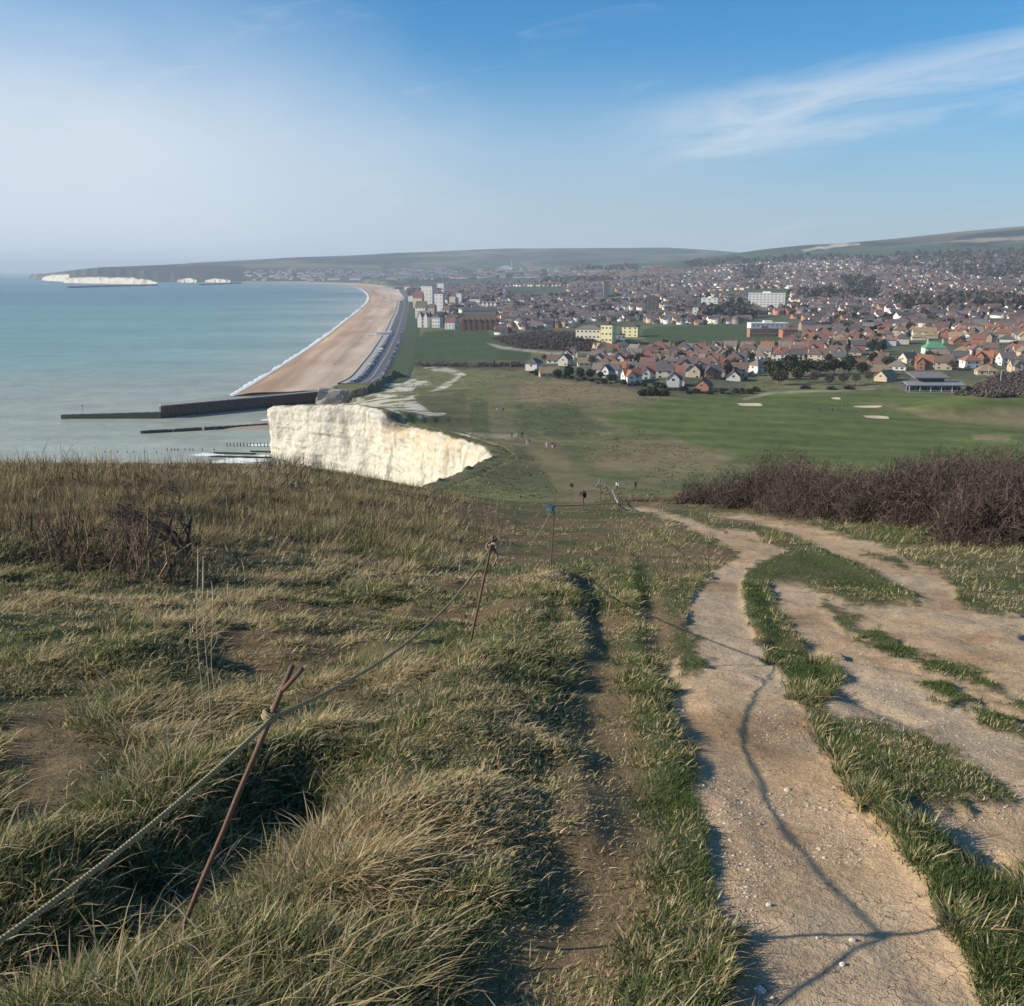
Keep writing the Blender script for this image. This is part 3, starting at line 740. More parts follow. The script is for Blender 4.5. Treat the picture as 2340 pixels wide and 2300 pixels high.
# ================================================================== SKY, SUN, AIR, CAMERA
def build_world():
    w = bpy.data.worlds.new('World'); scene.world = w; w.use_nodes = True
    nt = w.node_tree; bg = nt.nodes['Background']
    sky = node(nt, 'ShaderNodeTexSky', sky_type='NISHITA'); sky.sun_disc = False
    sky.sun_elevation = math.radians(24.5); sky.sun_rotation = math.radians(SUNROT)
    sky.air_density = 1.0; sky.dust_density = .6; sky.ozone_density = 2.5; sky.altitude = 80
    tc = node(nt, 'ShaderNodeTexCoord'); sep = node(nt, 'ShaderNodeSeparateXYZ'); nt.links.new(tc.outputs['Generated'], sep.inputs[0])
    x, y, z = (X(nt, sep.outputs[i]) for i in range(3))
    az = x._m('ARCTAN2', y) * 57.29578; el = z._m('ARCSINE') * 57.29578
    cmb = node(nt, 'ShaderNodeCombineXYZ')
    # streak space: along / across the long cirrus bank
    al = az; ac = el - az * .145
    nt.links.new((al * .05).s, cmb.inputs[0]); nt.links.new((ac * .32).s, cmb.inputs[1])
    n1 = noise(nt, cmb.outputs[0], 2.1, 9, .66, .9)
    cmb2 = node(nt, 'ShaderNodeCombineXYZ'); nt.links.new((az * .05).s, cmb2.inputs[0]); nt.links.new((el * .11).s, cmb2.inputs[1])
    n2 = noise(nt, cmb2.outputs[0], 1.3, 6, .58, .4)
    wob = (n1 - .5) * 3.2
    wid = (al - 2.0).smooth(0, 26)
    core = (ac + wob - 7.3)                      # signed distance to the upper edge of the bank
    bank = core.smooth(.9, -.5) * core.smooth(-4.2, -.9) * al.smooth(2.5, 14)
    bank = bank * ((n1 - .5) * 2.6 + .80).clamp()
    veil = el.smooth(12.5, 5.5) * (az + (n2 - .5) * 22).smooth(30, -6) * .55
    left = (az + (n2 - .5) * 26 + (el - 6) * .35).smooth(2, -21) * el.smooth(18, 8) * ((n2 - .5) * 1.7 + .88)
    thin = n1.smooth(.55, .78) * .18
    low = el.smooth(11.0, 0.0) * .66
    cl = (bank * .60 + left * .70 + veil * .55 + thin).clamp()
    col = mixcol(nt, 1.0, sky.outputs[0], (SKYT[0], SKYT[1], SKYT[2]), 'MULTIPLY')
    hs = node(nt, 'ShaderNodeHueSaturation'); hs.inputs['Saturation'].default_value = SKYSAT; hs.inputs['Value'].default_value = 1.0
    nt.links.new(col, hs.inputs['Color'])
    c2 = mixcol(nt, low, hs.outputs[0], LOWC)
    c3 = mixcol(nt, cl, c2, CLOUDC)
    nt.links.new(c3, bg.inputs[0]); bg.inputs[1].default_value = .088
SUNROT = -96.0
SKYT = (.60, .98, 1.22); SKYSAT = 1.12; LOWC = (3.85, 4.3, 5.25); CLOUDC = (5.9, 6.65, 7.4)
build_world()
def build_light():
    L = Vector((math.cos(math.radians(24.5)) * .994, math.cos(math.radians(24.5)) * .10, -math.sin(math.radians(24.5))))
    sd = bpy.data.lights.new('sun', 'SUN'); sd.energy = 5.0; sd.angle = math.radians(.5); sd.color = (1.0, .90, .76)
    so = bpy.data.objects.new('sun', sd); COL.objects.link(so)
    so.rotation_euler = L.to_track_quat('-Z', 'Y').to_euler()
    cam = bpy.data.cameras.new('camera'); co = bpy.data.objects.new('camera', cam); COL.objects.link(co)
    cam.sensor_fit = 'HORIZONTAL'; cam.angle = 2 * math.atan(CX / F); cam.clip_start = .05; cam.clip_end = 90000
    co.location = (0, 0, ZC); co.rotation_euler = (math.pi / 2 - PITCH, 0, 0)
    scene.camera = co
    # air
    mb = MB(); mb.box(-44000, -300, -8, 30000, 43000, 330)
    m = bpy.data.materials.new('haze'); m.use_nodes = True; nt = m.node_tree
    nt.nodes.remove(nt.nodes['Principled BSDF'])
    pv = node(nt, 'ShaderNodeVolumePrincipled'); pv.inputs['Density'].default_value = HAZE
    pv.inputs['Color'].default_value = (.76, .88, 1.0, 1)
    nt.links.new(pv.outputs[0], nt.nodes['Material Output'].inputs['Volume'])
    o = mb.build('haze', m); tag(o, 'pale blue sea haze over the bay and the far hills', None, None, 'stuff')
HAZE = 7.2e-5
build_light()
vs = scene.view_settings
vs.view_transform = 'Standard'; vs.look = 'None'; vs.exposure = 0.40; vs.gamma = 1.0
scene.cycles.use_denoising = True
try:
    scene.cycles.denoiser = 'OPENIMAGEDENOISE'
except Exception: pass
scene.cycles.max_bounces = 6; scene.cycles.volume_bounces = 0; scene.cycles.transparent_max_bounces = 12
scene.cycles.caustics_reflective = False; scene.cycles.caustics_refractive = False
# ================================================================== LABEL BOOK-KEEPING
LANDMARKS = {'the golf clubhouse': (2135, 878), 'the green roofed house': (2133, 792), 'the yellow apartment block': (1392, 765), 'the long brick school': (1748, 762),
             'the white tower flats': (1756, 690), 'the dark evergreens': (1830, 858), 'the seafront road': (885, 800), 'the white meadow cottage': (1446, 862), 'the playing field': (1600, 770)}
ORD = 'first second third fourth fifth sixth seventh eighth ninth tenth eleventh twelfth thirteenth fourteenth fifteenth sixteenth seventeenth eighteenth nineteenth twentieth'.split()
def ordinal(i):
    if i < 20: return ORD[i]
    t = ['', '', 'twenty', 'thirty', 'forty', 'fifty', 'sixty', 'seventy', 'eighty', 'ninety'][(i + 1) // 10]; r = (i + 1) % 10
    return t + ('-' + ORD[r - 1] if r else 'th')
PEND = []
def pend(o, desc, x, y, z):
    px, py = project(x, y, z); PEND.append((o, desc, float(px), float(py)))
def flush_labels():
    groups = {}
    for o, desc, px, py in PEND:
        best = min(LANDMARKS, key=lambda k: math.hypot(px - LANDMARKS[k][0], 2.2 * (py - LANDMARKS[k][1])))
        lx, ly = LANDMARKS[best]; dx, dy = px - lx, py - ly
        if abs(dx) > 2.5 * abs(dy): rel = 'right of' if dx > 0 else 'left of'
        else: rel = 'in front of' if dy > 0 else 'behind'
        groups.setdefault((desc, rel, best), []).append((math.hypot(dx, 2 * dy), o))
    for (desc, rel, best), L in groups.items():
        L.sort(key=lambda q: q[0])
        for i, (_, o) in enumerate(L):
            o['label'] = f"{desc} {rel} {best}" if len(L) == 1 else f"{ordinal(i)} {desc} {rel} {best}"
    PEND.clear()
# ================================================================== MATERIALS OF THE TOWN
WALLS = {'white': (.66, .64, .59), 'cream': (.56, .50, .40), 'red brick': (.34, .16, .10), 'tan': (.48, .38, .27), 'grey': (.46, .46, .44)}
ROOFS = {'orange': (.30, .135, .075), 'red': (.215, .095, .07), 'brown': (.155, .11, .082), 'dark grey': (.105, .10, .10), 'ochre': (.30, .22, .125), 'grey brown': (.20, .165, .14)}
def wallm(k): return plain('wall_' + k.replace(' ', '_'), WALLS[k], .85, .12, .6)
def tilemat(name, col):
    if name in _plain: return _plain[name]
    m, nt, b = newmat(name)
    tc = node(nt, 'ShaderNodeTexCoord')
    w = node(nt, 'ShaderNodeTexWave', wave_type='BANDS', bands_direction='Z'); w.inputs['Scale'].default_value = 3.2; w.inputs['Distortion'].default_value = .6
    nt.links.new(tc.outputs['Object'], w.inputs['Vector'])
    f = noise(nt, tc.outputs['Object'], .9, 6, .7)
    v = (f - .5) * .9 + X(nt, w.outputs['Fac']) * .14 + .93
    vm = node(nt, 'ShaderNodeVectorMath', operation='SCALE'); vm.inputs[0].default_value = col; nt.links.new(v.s, vm.inputs['Scale'])
    nt.links.new(vm.outputs[0], b.inputs['Base Color']); b.inputs['Roughness'].default_value = .8
    _plain[name] = m
    return m
def roofm(k): return tilemat('tiles_' + k.replace(' ', '_'), ROOFS[k])
GLASS = None
def glassm():
    global GLASS
    if GLASS is None:
        m, nt, b = newmat('window_glass')
        tc = node(nt, 'ShaderNodeTexCoord'); f = noise(nt, tc.outputs['Object'], .8, 2)
        nt.links.new(mixcol(nt, f, (.02, .024, .028), (.06, .065, .07)), b.inputs['Base Color']); b.inputs['Roughness'].default_value = .12; b.inputs['Specular IOR Level'].default_value = .5
        GLASS = m
    return GLASS
# ---- house kinds: name -> list of (part, MB)
def gable_walls(mb, w, d, e, r, x=0, y=0, along='x'):
    if along == 'x': mb.prism([(y - d / 2, -1.5), (y + d / 2, -1.5), (y + d / 2, e), (y, r), (y - d / 2, e)], 'x', x - w / 2, x + w / 2)
    else: mb.prism([(x - w / 2, -1.5), (x + w / 2, -1.5), (x + w / 2, e), (x, r), (x - w / 2, e)], 'y', y - d / 2, y + d / 2)
def gable_roof(mb, w, d, e, r, x=0, y=0, along='x', o=.45, t=.22):
    s = (r - e) / ((d if along == 'x' else w) / 2)
    if along == 'x':
        for sg in (-1, 1):
            mb.prism([(y, r + .03), (y, r + t + .05), (y + sg * (d / 2 + o), e - o * s + t), (y + sg * (d / 2 + o), e - o * s + .03)], 'x', x - w / 2 - o, x + w / 2 + o)
    else:
        for sg in (-1, 1):
            mb.prism([(x, r + .03), (x, r + t + .05), (x + sg * (w / 2 + o), e - o * s + t), (x + sg * (w / 2 + o), e - o * s + .03)], 'y', y - d / 2 - o, y + d / 2 + o)
def hip_roof(mb, w, d, e, r, o=.45, x=0, y=0):
    W, Dp = w / 2 + o, d / 2 + o; k = max(W - Dp, .2)
    V = [(x - W, y - Dp, e), (x + W, y - Dp, e), (x + W, y + Dp, e), (x - W, y + Dp, e), (x - k, y, r), (x + k, y, r), (x - W, y - Dp, e - .2), (x + W, y - Dp, e - .2), (x + W, y + Dp, e - .2), (x - W, y + Dp, e - .2)]
    mb.add(V, [(0, 1, 5, 4), (1, 2, 5), (2, 3, 4, 5), (3, 0, 4), (6, 7, 1, 0), (7, 8, 2, 1), (8, 9, 3, 2), (9, 6, 0, 3), (9, 8, 7, 6)])
def chimney(mb, x, y, z0, z1, s=.55):
    mb.box(x - s, y - .4, z0, x + s, y + .4, z1); mb.box(x - s - .12, y - .52, z1, x + s + .12, y + .52, z1 + .18)
    for q in (-.28, .28): mb.tube([(x + q, y, z1 + .18), (x + q, y, z1 + .62)], [.15, .11], 6)
KINDS_ = ['gabled house', 'hipped house', 'gabled bungalow', 'hipped bungalow', 'cross gabled house', 'wide hipped house']
def house_parts(k):
    w_, r_ = MB(), MB(); ch = []; wins = []
    if k == 0:
        gable_walls(w_, 10.5, 7.8, 5.1, 8.7); gable_roof(r_, 10.5, 7.8, 5.1, 8.7); ch = [(4.2, .3, 7, 9.9)]
        wins = [(-3, 3.9, 'f'), (2.6, 3.9, 'f'), (-3, 1.3, 'f'), (2.6, 1.3, 'f'), (0, 4.6, 'l'), (0, 4.6, 'r'), (-2, 1.4, 'l')]
    elif k == 1:
        w_.box(-5.2, -4.6, -1.5, 5.2, 4.6, 5.1); hip_roof(r_, 10.4, 9.2, 5.1, 8.9); ch = [(2.5, 2.6, 6, 9.4)]
        wins = [(-3, 3.8, 'f'), (2.6, 3.8, 'f'), (-3, 1.3, 'f'), (2.6, 1.3, 'f'), (0, 3.8, 'l'), (0, 3.8, 'r')]
    elif k == 2:
        gable_walls(w_, 13, 8.4, 2.6, 6.3); gable_roof(r_, 13, 8.4, 2.6, 6.3); ch = [(-3.5, .4, 5, 7.3)]
        wins = [(-4, 1.4, 'f'), (0.4, 1.4, 'f'), (4, 1.4, 'f'), (0, 3.2, 'l'), (0, 3.2, 'r')]
    elif k == 3:
        w_.box(-6, -4.6, -1.5, 6, 4.6, 2.7); hip_roof(r_, 12, 9.2, 2.7, 6.2); ch = [(1.2, 2.2, 4, 6.9)]
        wins = [(-3.6, 1.4, 'f'), (.2, 1.4, 'f'), (3.6, 1.4, 'f'), (0, 1.4, 'l'), (0, 1.4, 'r')]
    elif k == 4:
        gable_walls(w_, 11, 7.4, 4.9, 8.5, 0, 1.2); gable_walls(w_, 5.2, 5.2, 4.9, 8.0, -2.4, -2.8, 'y')
        gable_roof(r_, 11, 7.4, 4.9, 8.5, 0, 1.2); gable_roof(r_, 5.2, 7.6, 4.9, 8.0, -2.4, -1.6, 'y'); ch = [(4, 1.4, 7, 9.6)]
        wins = [(-2.4, 3.9, 'g'), (-2.4, 1.3, 'g'), (2.7, 3.9, 'h'), (2.7, 1.3, 'h'), (1.2, 4.4, 'l'), (1.2, 4.4, 'r')]
    else:
        w_.box(-7.6, -4.4, -1.5, 7.6, 4.4, 5.2); hip_roof(r_, 15.2, 8.8, 5.2, 8.7); ch = [(-3.4, 0, 7.5, 9.8), (3.4, 0, 7.5, 9.8)]
        wins = [(-5.6, 3.9, 'f'), (-2.4, 3.9, 'f'), (2.4, 3.9, 'f'), (5.6, 3.9, 'f'), (-5.6, 1.3, 'f'), (-2.4, 1.3, 'f'), (2.4, 1.3, 'f'), (5.6, 1.3, 'f'), (0, 3.8, 'l'), (0, 3.8, 'r')]
    return w_, r_, ch, wins
DIMS = {0: (10.5, 7.8), 1: (10.4, 9.2), 2: (13, 8.4), 3: (12, 9.2), 4: (11, 7.4), 5: (15.2, 8.8)}
_hm = {}
def hmesh(key, make):
    if key not in _hm: _hm[key] = make()
    return _hm[key]
def window_mesh(w=1.5, h=1.25):
    mb = MB()
    mb.box(-w / 2 - .1, -.05, -h / 2 - .1, w / 2 + .1, .1, h / 2 + .1, 0); mb.box(-w / 2, -.08, -h / 2, -.05, -.02, h / 2, 1); mb.box(.05, -.08, -h / 2, w / 2, -.02, h / 2, 1)
    return mb.mesh('window', [plain('white_frame', (.75, .75, .72), .5, .05), glassm()])
PARTS = {k: house_parts(k) for k in range(6)}
def add_windows(root, k, wins):
    w, d = DIMS[k]
    me = hmesh('win', window_mesh)
    for a, z, side in wins:
        o = link('window', me, root)
        if side == 'f': o.location = (a, -d / 2 - .03, z)
        elif side == 'g': o.location = (a, -5.43, z)
        elif side == 'h': o.location = (a, -2.53, z)
        elif side == 'l': o.location = (-w / 2 - .03, a, z); o.rotation_euler = (0, 0, -math.pi / 2)
        else: o.location = (w / 2 + .03, a, z); o.rotation_euler = (0, 0, math.pi / 2)
def house(x, y, z, rot, k, wall, roof, windows=True, label=None, cat='house', name=None):
    bung = k in (2, 3)
    root = thing(name or ('bungalow' if bung else 'house'), label, cat if not bung else 'bungalow', (x, y, z), rot, 'houses of the seaside town')
    W, R, ch, wins = PARTS[k]
    root.scale = (.92, .92, .92)
    link('wall', hmesh((k, 'w', wall), lambda: W.mesh('house_wall', wallm(wall))), root)
    ro = link('roof', hmesh((k, 'r', roof), lambda: R.mesh('house_roof', roofm(roof))), root)
    for c in ch:
        def mk():
            mb = MB(); chimney(mb, *c); return mb.mesh('chimney', plain('chimney_brick', (.30, .16, .11), .9, .2, 2))
        link('chimney', hmesh((k, c), mk), ro)
    if windows: add_windows(root, k, wins)
    if label is None:
        form = 'hipped' if k in (1, 3, 5) else ('cross gabled' if k == 4 else 'gabled')
        sz = 'bungalow' if bung else ('wide house' if k == 5 else 'house')
        pend(root, f"{wall} {sz} with {roof} {form} roof", x, y, z)
    return root
# ---- large blocks placed from their foot in the photo
def block(name, label, cat, px0, px1, pyt, pyb, depth, wall, roof, rot=0., style='flat', rows=0, cols=0, parapet=.5, side=True, win=(1.5, 1.4), strip=False, z=None, group=None):
    pc = (px0 + px1) / 2
    x, y, zg = ground_at(pc, pyb, 300)
    d = y * CP - (zg - ZC) * SP
    w = (px1 - px0) / F * d / (math.cos(rot) + (depth / max((px1 - px0) / F * d, 1)) * abs(math.sin(rot)) * .6); h = (pyb - pyt) / F * d
    root = thing(name, label, cat, (x, y + depth / 2, zg), rot, group)
    wm = wall if not isinstance(wall, str) else wallm(wall)
    rm = roof if not isinstance(roof, str) else (roofm(roof))
    mb = MB(); rb = MB()
    if style == 'flat':
        mb.box(-w / 2, -depth / 2, -3, w / 2, depth / 2, h - parapet)
        rb.box(-w / 2 - .25, -depth / 2 - .25, h - parapet + .003, w / 2 + .25, depth / 2 + .25, h); rb.box(-w * .12, -depth * .2, h + .003, w * .1, depth * .22, h + 2.2)
    elif style == 'hip':
        e = h * .76; mb.box(-w / 2, -depth / 2, -3, w / 2, depth / 2, e); hip_roof(rb, w, depth, e, h, .5)
    elif style == 'gable':
        e = h * .66; gable_walls(mb, w, depth, e, h); gable_roof(rb, w, depth, e, h)
    elif style == 'gables':           # a row of small gables to the front
        e = h * .62; n = max(2, round(w / 7)); gw = w / n
        mb.box(-w / 2, -depth / 2 + .4, -3, w / 2, depth / 2, e)
        for i in range(n):
            cx_ = -w / 2 + gw * (i + .5)
            gable_walls(mb, gw * .56, 2, e * .98, h * .9, cx_, -depth / 2 + .7, 'y'); gable_roof(rb, gw * .56, depth * .5, e * .98, h * .9, cx_, -depth / 4 + .2, 'y', .25)
        gable_roof(rb, w, depth, e, h, 0, .4)
    mb.build('wall', wm, root); rb.build('roof', rm, root)
    e = {'flat': h - parapet, 'hip': h * .76, 'gable': h * .66, 'gables': h * .6}[style]
    if rows and cols:
        wmh = hmesh(('win', win), lambda: window_mesh(*win))
        for r in range(rows):
            for c in range(cols):
                o = link('window', wmh, root, (-w / 2 + w * (c + .5) / cols, -depth / 2 - .04 - (.7 if style == 'gables' and False else 0), e * (r + .55) / rows))
        if side:
            for r in range(rows):
                for sx in (-1, 1):
                    o = link('window', wmh, root, (sx * (w / 2 + .04), 0, e * (r + .55) / rows), sx * math.pi / 2)
    if strip:
        for r in range(rows or 2):
            s_ = MB(); s_.box(-w / 2 + .3, -depth / 2 - 1.3, e * (r + .1) / (rows or 2), w / 2 - .3, -depth / 2 - .003, e * (r + .1) / (rows or 2) + .95)
            s_.build('balcony', wm, root)
    return root, (x, y, zg, w, h)
EXCL = []          # photo areas kept free of scattered houses
def keep(x0, y0, x1, y1): EXCL.append([(x0, y0), (x1, y0), (x1, y1), (x0, y1)])
YEL = plain('yellow_render', (.78, .70, .38), .8, .08, .5)
def landmarks():
    keep(1310, 735, 1475, 792)
    block('apartment_block', 'three storey yellow end block, tallest of the yellow apartments, two rows of windows', 'apartments', 1376, 1408, 743, 785, 13, YEL, 'dark grey', -.4, 'flat', 3, 3)
    block('apartment_block', 'cream yellow apartment wing with hipped roof behind the tall yellow end block', 'apartments', 1318, 1378, 745, 777, 12, plain('cream_render', (.74, .68, .50), .8, .08, .5), 'grey brown', -.3, 'hip', 2, 6)
    block('apartment_block', 'pale yellow hip roofed apartment house at the right of the yellow apartments', 'apartments', 1424, 1464, 740, 771, 13, YEL, 'dark grey', -.35, 'hip', 3, 3)
    b, _ = block('annexe', 'small pale green annexe between the yellow apartment blocks', 'annexe', 1410, 1430, 764, 778, 8, 'grey', 'dark grey', -.1, 'flat', 1, 2)
    keep(1705, 660, 1810, 712)
    block('tower_flats', 'long six storey white block of flats rising over the town', 'flats', 1713, 1795, 671, 706, 15, 'white', plain('white_roof', (.75, .74, .70), .7, .06), -.32, 'flat', 6, 10, win=(2.6, 1.0), side=False)
    keep(1580, 680, 1650, 735)
    block('tower_flats', 'small white four storey block left of the long white flats', 'flats', 1604, 1643, 682, 708, 14, 'white', plain('white_roof', (.75, .74, .70), .7, .06), -.32, 'flat', 4, 3, win=(2.2, 1.4))
    block('tower_flats', 'low white flat roofed block below the small white four storey flats', 'flats', 1585, 1638, 703, 729, 14, 'white', 'dark grey', -.32, 'flat', 3, 4, win=(2.2, 1.4))
    keep(1470, 680, 1515, 725)
    block('tower_flats', 'dark brick tower block standing alone in mid town', 'flats', 1476, 1506, 680, 716, 14, plain('dark_brick', (.10, .09, .095), .8, .2), 'dark grey', -.2, 'flat', 7, 3)
    keep(1705, 730, 1830, 775)
    block('school', 'long red brick two storey school with rows of windows beside the playing field', 'school', 1713, 1784, 752, 770, 12, 'red brick', 'grey brown', 0, 'flat', 2, 11, win=(2.0, 1.3))
    block('school_hall', 'red brick hall with pink hipped roof at the end of the school', 'hall', 1788, 1823, 749, 772, 14, 'red brick', 'red', 0, 'hip', 1, 4)
    block('school_hall', 'white flat roofed hall behind the long brick school', 'hall', 1716, 1802, 739, 750, 18, 'white', plain('white_roof', (.75, .74, .70), .7, .06), 0, 'flat', 1, 8)
    keep(1040, 715, 1145, 757)
    block('terrace', 'long red brick terrace with a row of small gables behind the seafront green', 'terrace', 1052, 1140, 727, 755, 11, 'red brick', 'red', .02, 'gables', 2, 12)
    block('terrace', 'grey roofed long terrace behind the red brick gabled terrace', 'terrace', 1056, 1136, 704, 722, 12, 'tan', 'dark grey', .02, 'gable', 2, 12)
    keep(936, 690, 1020, 758)
    for i, (a, b_, t, bt, wl, rf, st, r, c, lb) in enumerate([
            (964, 992, 655, 700, 'white', 'grey brown', 'flat', 6, 3, 'tall white seafront flats, highest of the white seafront buildings'),
            (945, 968, 668, 705, 'cream', 'red', 'gable', 4, 3, 'cream seafront house with red roof beside the tall white flats'),
            (950, 976, 690, 728, 'white', 'brown', 'gable', 4, 3, 'white gabled seafront house behind the nearest pair on the front'),
            (955, 985, 712, 749, 'white', 'grey brown', 'gables', 3, 3, 'nearest white gabled house at the corner of the seafront green'),
            (988, 1010, 718, 749, 'white', 'dark grey', 'hip', 3, 3, 'white hip roofed house second from the seafront along the green'),
            (994, 1016, 672, 712, 'white', 'dark grey', 'flat', 5, 2, 'narrow white block of flats right of the tall seafront flats'),
            (1044, 1058, 671, 700, 'white', 'dark grey', 'flat', 4, 2, 'narrow white tower right of the seafront flats'),
            (1012, 1030, 700, 724, 'cream', 'brown', 'gable', 3, 3, 'cream gabled seafront house between the white hip roofed house and the terrace'),
            (1018, 1044, 728, 753, 'white', 'red', 'gable', 3, 3, 'white red roofed house beside the left end of the gabled brick terrace'),
            (934, 950, 672, 690, 'white', 'dark grey', 'hip', 3, 2, 'small white hip roofed house nearest the road, behind the seafront pair'),
            (978, 996, 696, 718, 'tan', 'brown', 'gable', 3, 2, 'tan gabled seafront house in front of the tall white flats'),
            (1000, 1016, 648, 664, 'white', 'dark grey', 'flat', 4, 3, 'pale block of flats behind and right of the tall white seafront flats'),
            (1028, 1044, 678, 700, 'cream', 'grey brown', 'flat', 4, 2, 'cream block of flats left of the narrow white tower'),
            (924, 938, 652, 664, 'white', 'red', 'gable', 2, 2, 'small far white house with red roof at the bend of the beach'),
            (1062, 1100, 684, 700, 'white', 'dark grey', 'flat', 3, 6, 'long white three storey flats behind the grey roofed terrace'),
            (1100, 1140, 690, 706, 'white', 'grey brown', 'gables', 2, 5, 'white terrace of small gables right of the long white flats'),
            (1184, 1200, 680, 698, 'white', 'dark grey', 'gable', 2, 2, 'small bright white gable house above the town green')]):
        block('seafront_house' if 'house' in lb else 'tower_flats', lb, ('house' if 'house' in lb else ('terrace' if 'terrace of' in lb else 'flats')), a, b_, t, bt, 12, wl, rf, -.3, st, r, c)
    # church: tower with battlements, nave
    keep(1374, 655, 1412, 692)
    x, y, z = ground_at(1384, 690, 300); t = thing('church', 'flint church with a square battlemented tower above the roofs', 'church', (x, y, z))
    sc = y / F; mb = MB(); hw = 5.5 * sc; hh = 42 * sc
    mb.box(-hw, -hw, -3, hw, hw, hh)
    mb.build('tower', plain('flint', (.26, .22, .19), .9, .3, .4), t)
    b2 = MB()
    for i in range(4):
        for sx, sy in ((1, 0), (-1, 0), (0, 1), (0, -1)):
            q = -hw + (i + .5) * hw / 2
            cx_, cy_ = (sx * hw * .9, q) if sx else (q, sy * hw * .9)
            b2.box(cx_ - .8, cy_ - .8, hh + .003 + .002 * i, cx_ + .8, cy_ + .8, hh + 1.8)
    b2.build('battlement', plain('flint', (.26, .22, .19)), t)
    b3 = MB(); gable_walls(b3, 26, 12, 7, 13, hw + 13.1, 0); b3.build('nave', plain('flint', (.26, .22, .19)), t)
    b4 = MB(); gable_roof(b4, 26, 12, 7, 13, hw + 13.6, 0); b4.build('roof', roofm('grey brown'), t)
    # far plant with curved white roof and chimney
    x, y, z = ground_at(1155, 617, 300); k = y / F
    t = thing('incinerator', 'far white plant hall with curved roof and one thin chimney', 'industrial plant', (x, y, z))
    mb = MB(); n = 10; prof = [(-16 * k + 32 * k * i / n, (3 + 6.5 * math.sin(math.pi * (i + .6) / (n + 1.2))) * k) for i in range(n + 1)]
    mb.prism([(-16 * k, -2)] + prof + [(16 * k, -2)], 'y', -30, 30); mb.build('hall', plain('white_cladding', (.82, .84, .85), .5, .05, .05), t)
    mb = MB(); mb.tube([(14 * k, 0, 0), (14 * k, 0, 21 * k)], [1.6, 1.1], 10); mb.build('chimney', plain('white_cladding', (.82, .84, .85)), t)
    x, y, z = ground_at(438, 609, 300); mb = MB(); mb.tube([(0, 0, -2), (0, 0, 40)], [1.6, .5], 6); mb.box(-1.4, -1.4, 30, 1.4, 1.4, 31)
    o = mb.build('radio_mast', plain('mast_grey', (.25, .25, .27)), None, False, (x, y, z)); tag(o, 'thin radio mast on the far headland skyline', 'mast')
    # golf clubhouse
    keep(2060, 850, 2240, 910); keep(2110, 775, 2170, 812)
    x, y, z = ground_at(2140, 898, 300); d = y; k = d / F
    t = thing('golf_clubhouse', 'long low golf clubhouse with grey stepped roofs over a dark glazed veranda', 'clubhouse', (x, y + 8, z))
    W = 132 * k; mb = MB(); mb.box(-W / 2 + 1, -4, -2, W / 2 - 1, 8, 3.2); mb.box(-W / 2 + 8, -1, 3.2, W / 2 - 8, 9, 6.4); mb.build('wall', plain('dark_timber', (.07, .065, .06), .7, .2), t)
    mb = MB(); gm = plain('roof_sheet', (.27, .28, .30), .45, .12, .3)
    mb.prism([(-7.5, 3.3), (-7.5, 3.75), (-1.2, 5.0), (-1.2, 4.5)], 'x', -W / 2, W / 2); mb.build('veranda_roof', gm, t)
    mb = MB(); mb.prism([(-3.5, 6.6), (-3.5, 7.1), (9.5, 8.8), (9.5, 8.3)], 'x', -W / 2 + 5, W / 2 - 6); mb.build('roof', plain('roof_felt', (.21, .19, .175), .8, .15, .3), t)
    for i in range(6):
        mb = MB(); q = -W / 2 + 1 + (W - 2) * i / 5; mb.box(q - .12, -7.3, -1, q + .12, -7.06, 3.32); mb.build('post', plain('white_frame', (.75, .75, .72)), t)
    gm2 = hmesh('clubwin', lambda: window_mesh(3.4, 2.1))
    for i in range(9):
        link('window', gm2, t, (-W / 2 + 2.6 + (W - 5.2) * i / 8, -4.05, 1.35))
    mb = MB(); mb.box(-W / 2, -7.4, 0.0, W / 2, -7.32, .12); mb.box(-W / 2, -7.4, .95, W / 2, -7.32, 1.05)
    for i in range(34): q = -W / 2 + W * i / 33; mb.box(q - .05, -7.39, -.6, q + .05, -7.33, .95)
    mb.build('railing', plain('white_frame', (.75, .75, .72)), t)
    # green roofed house
    x, y, z = ground_at(2133, 808, 300); k = y / F
    t = thing('house', 'house with a bright green hipped roof and tall white chimney', 'house', (x, y, z), -.1, 'houses of the seaside town')
    w = 46 * k; mb = MB(); mb.box(-w / 2, -5, -2, w / 2, 5, 4.2); mb.build('wall', wallm('white'), t)
    mb = MB(); hip_roof(mb, w, 10, 4.2, 8.6); r = mb.build('roof', tilemat('tiles_green', (.10, .30, .165)), t)
    for q in (-.30, .42):
        mb = MB(); chimney(mb, w * q, 1, 5, 9.6); mb.build('chimney', wallm('white'), r)
    for q in (-.3, 0, .3): link('window', hmesh('win', window_mesh), t, (w * q, -5.03, 2.0))
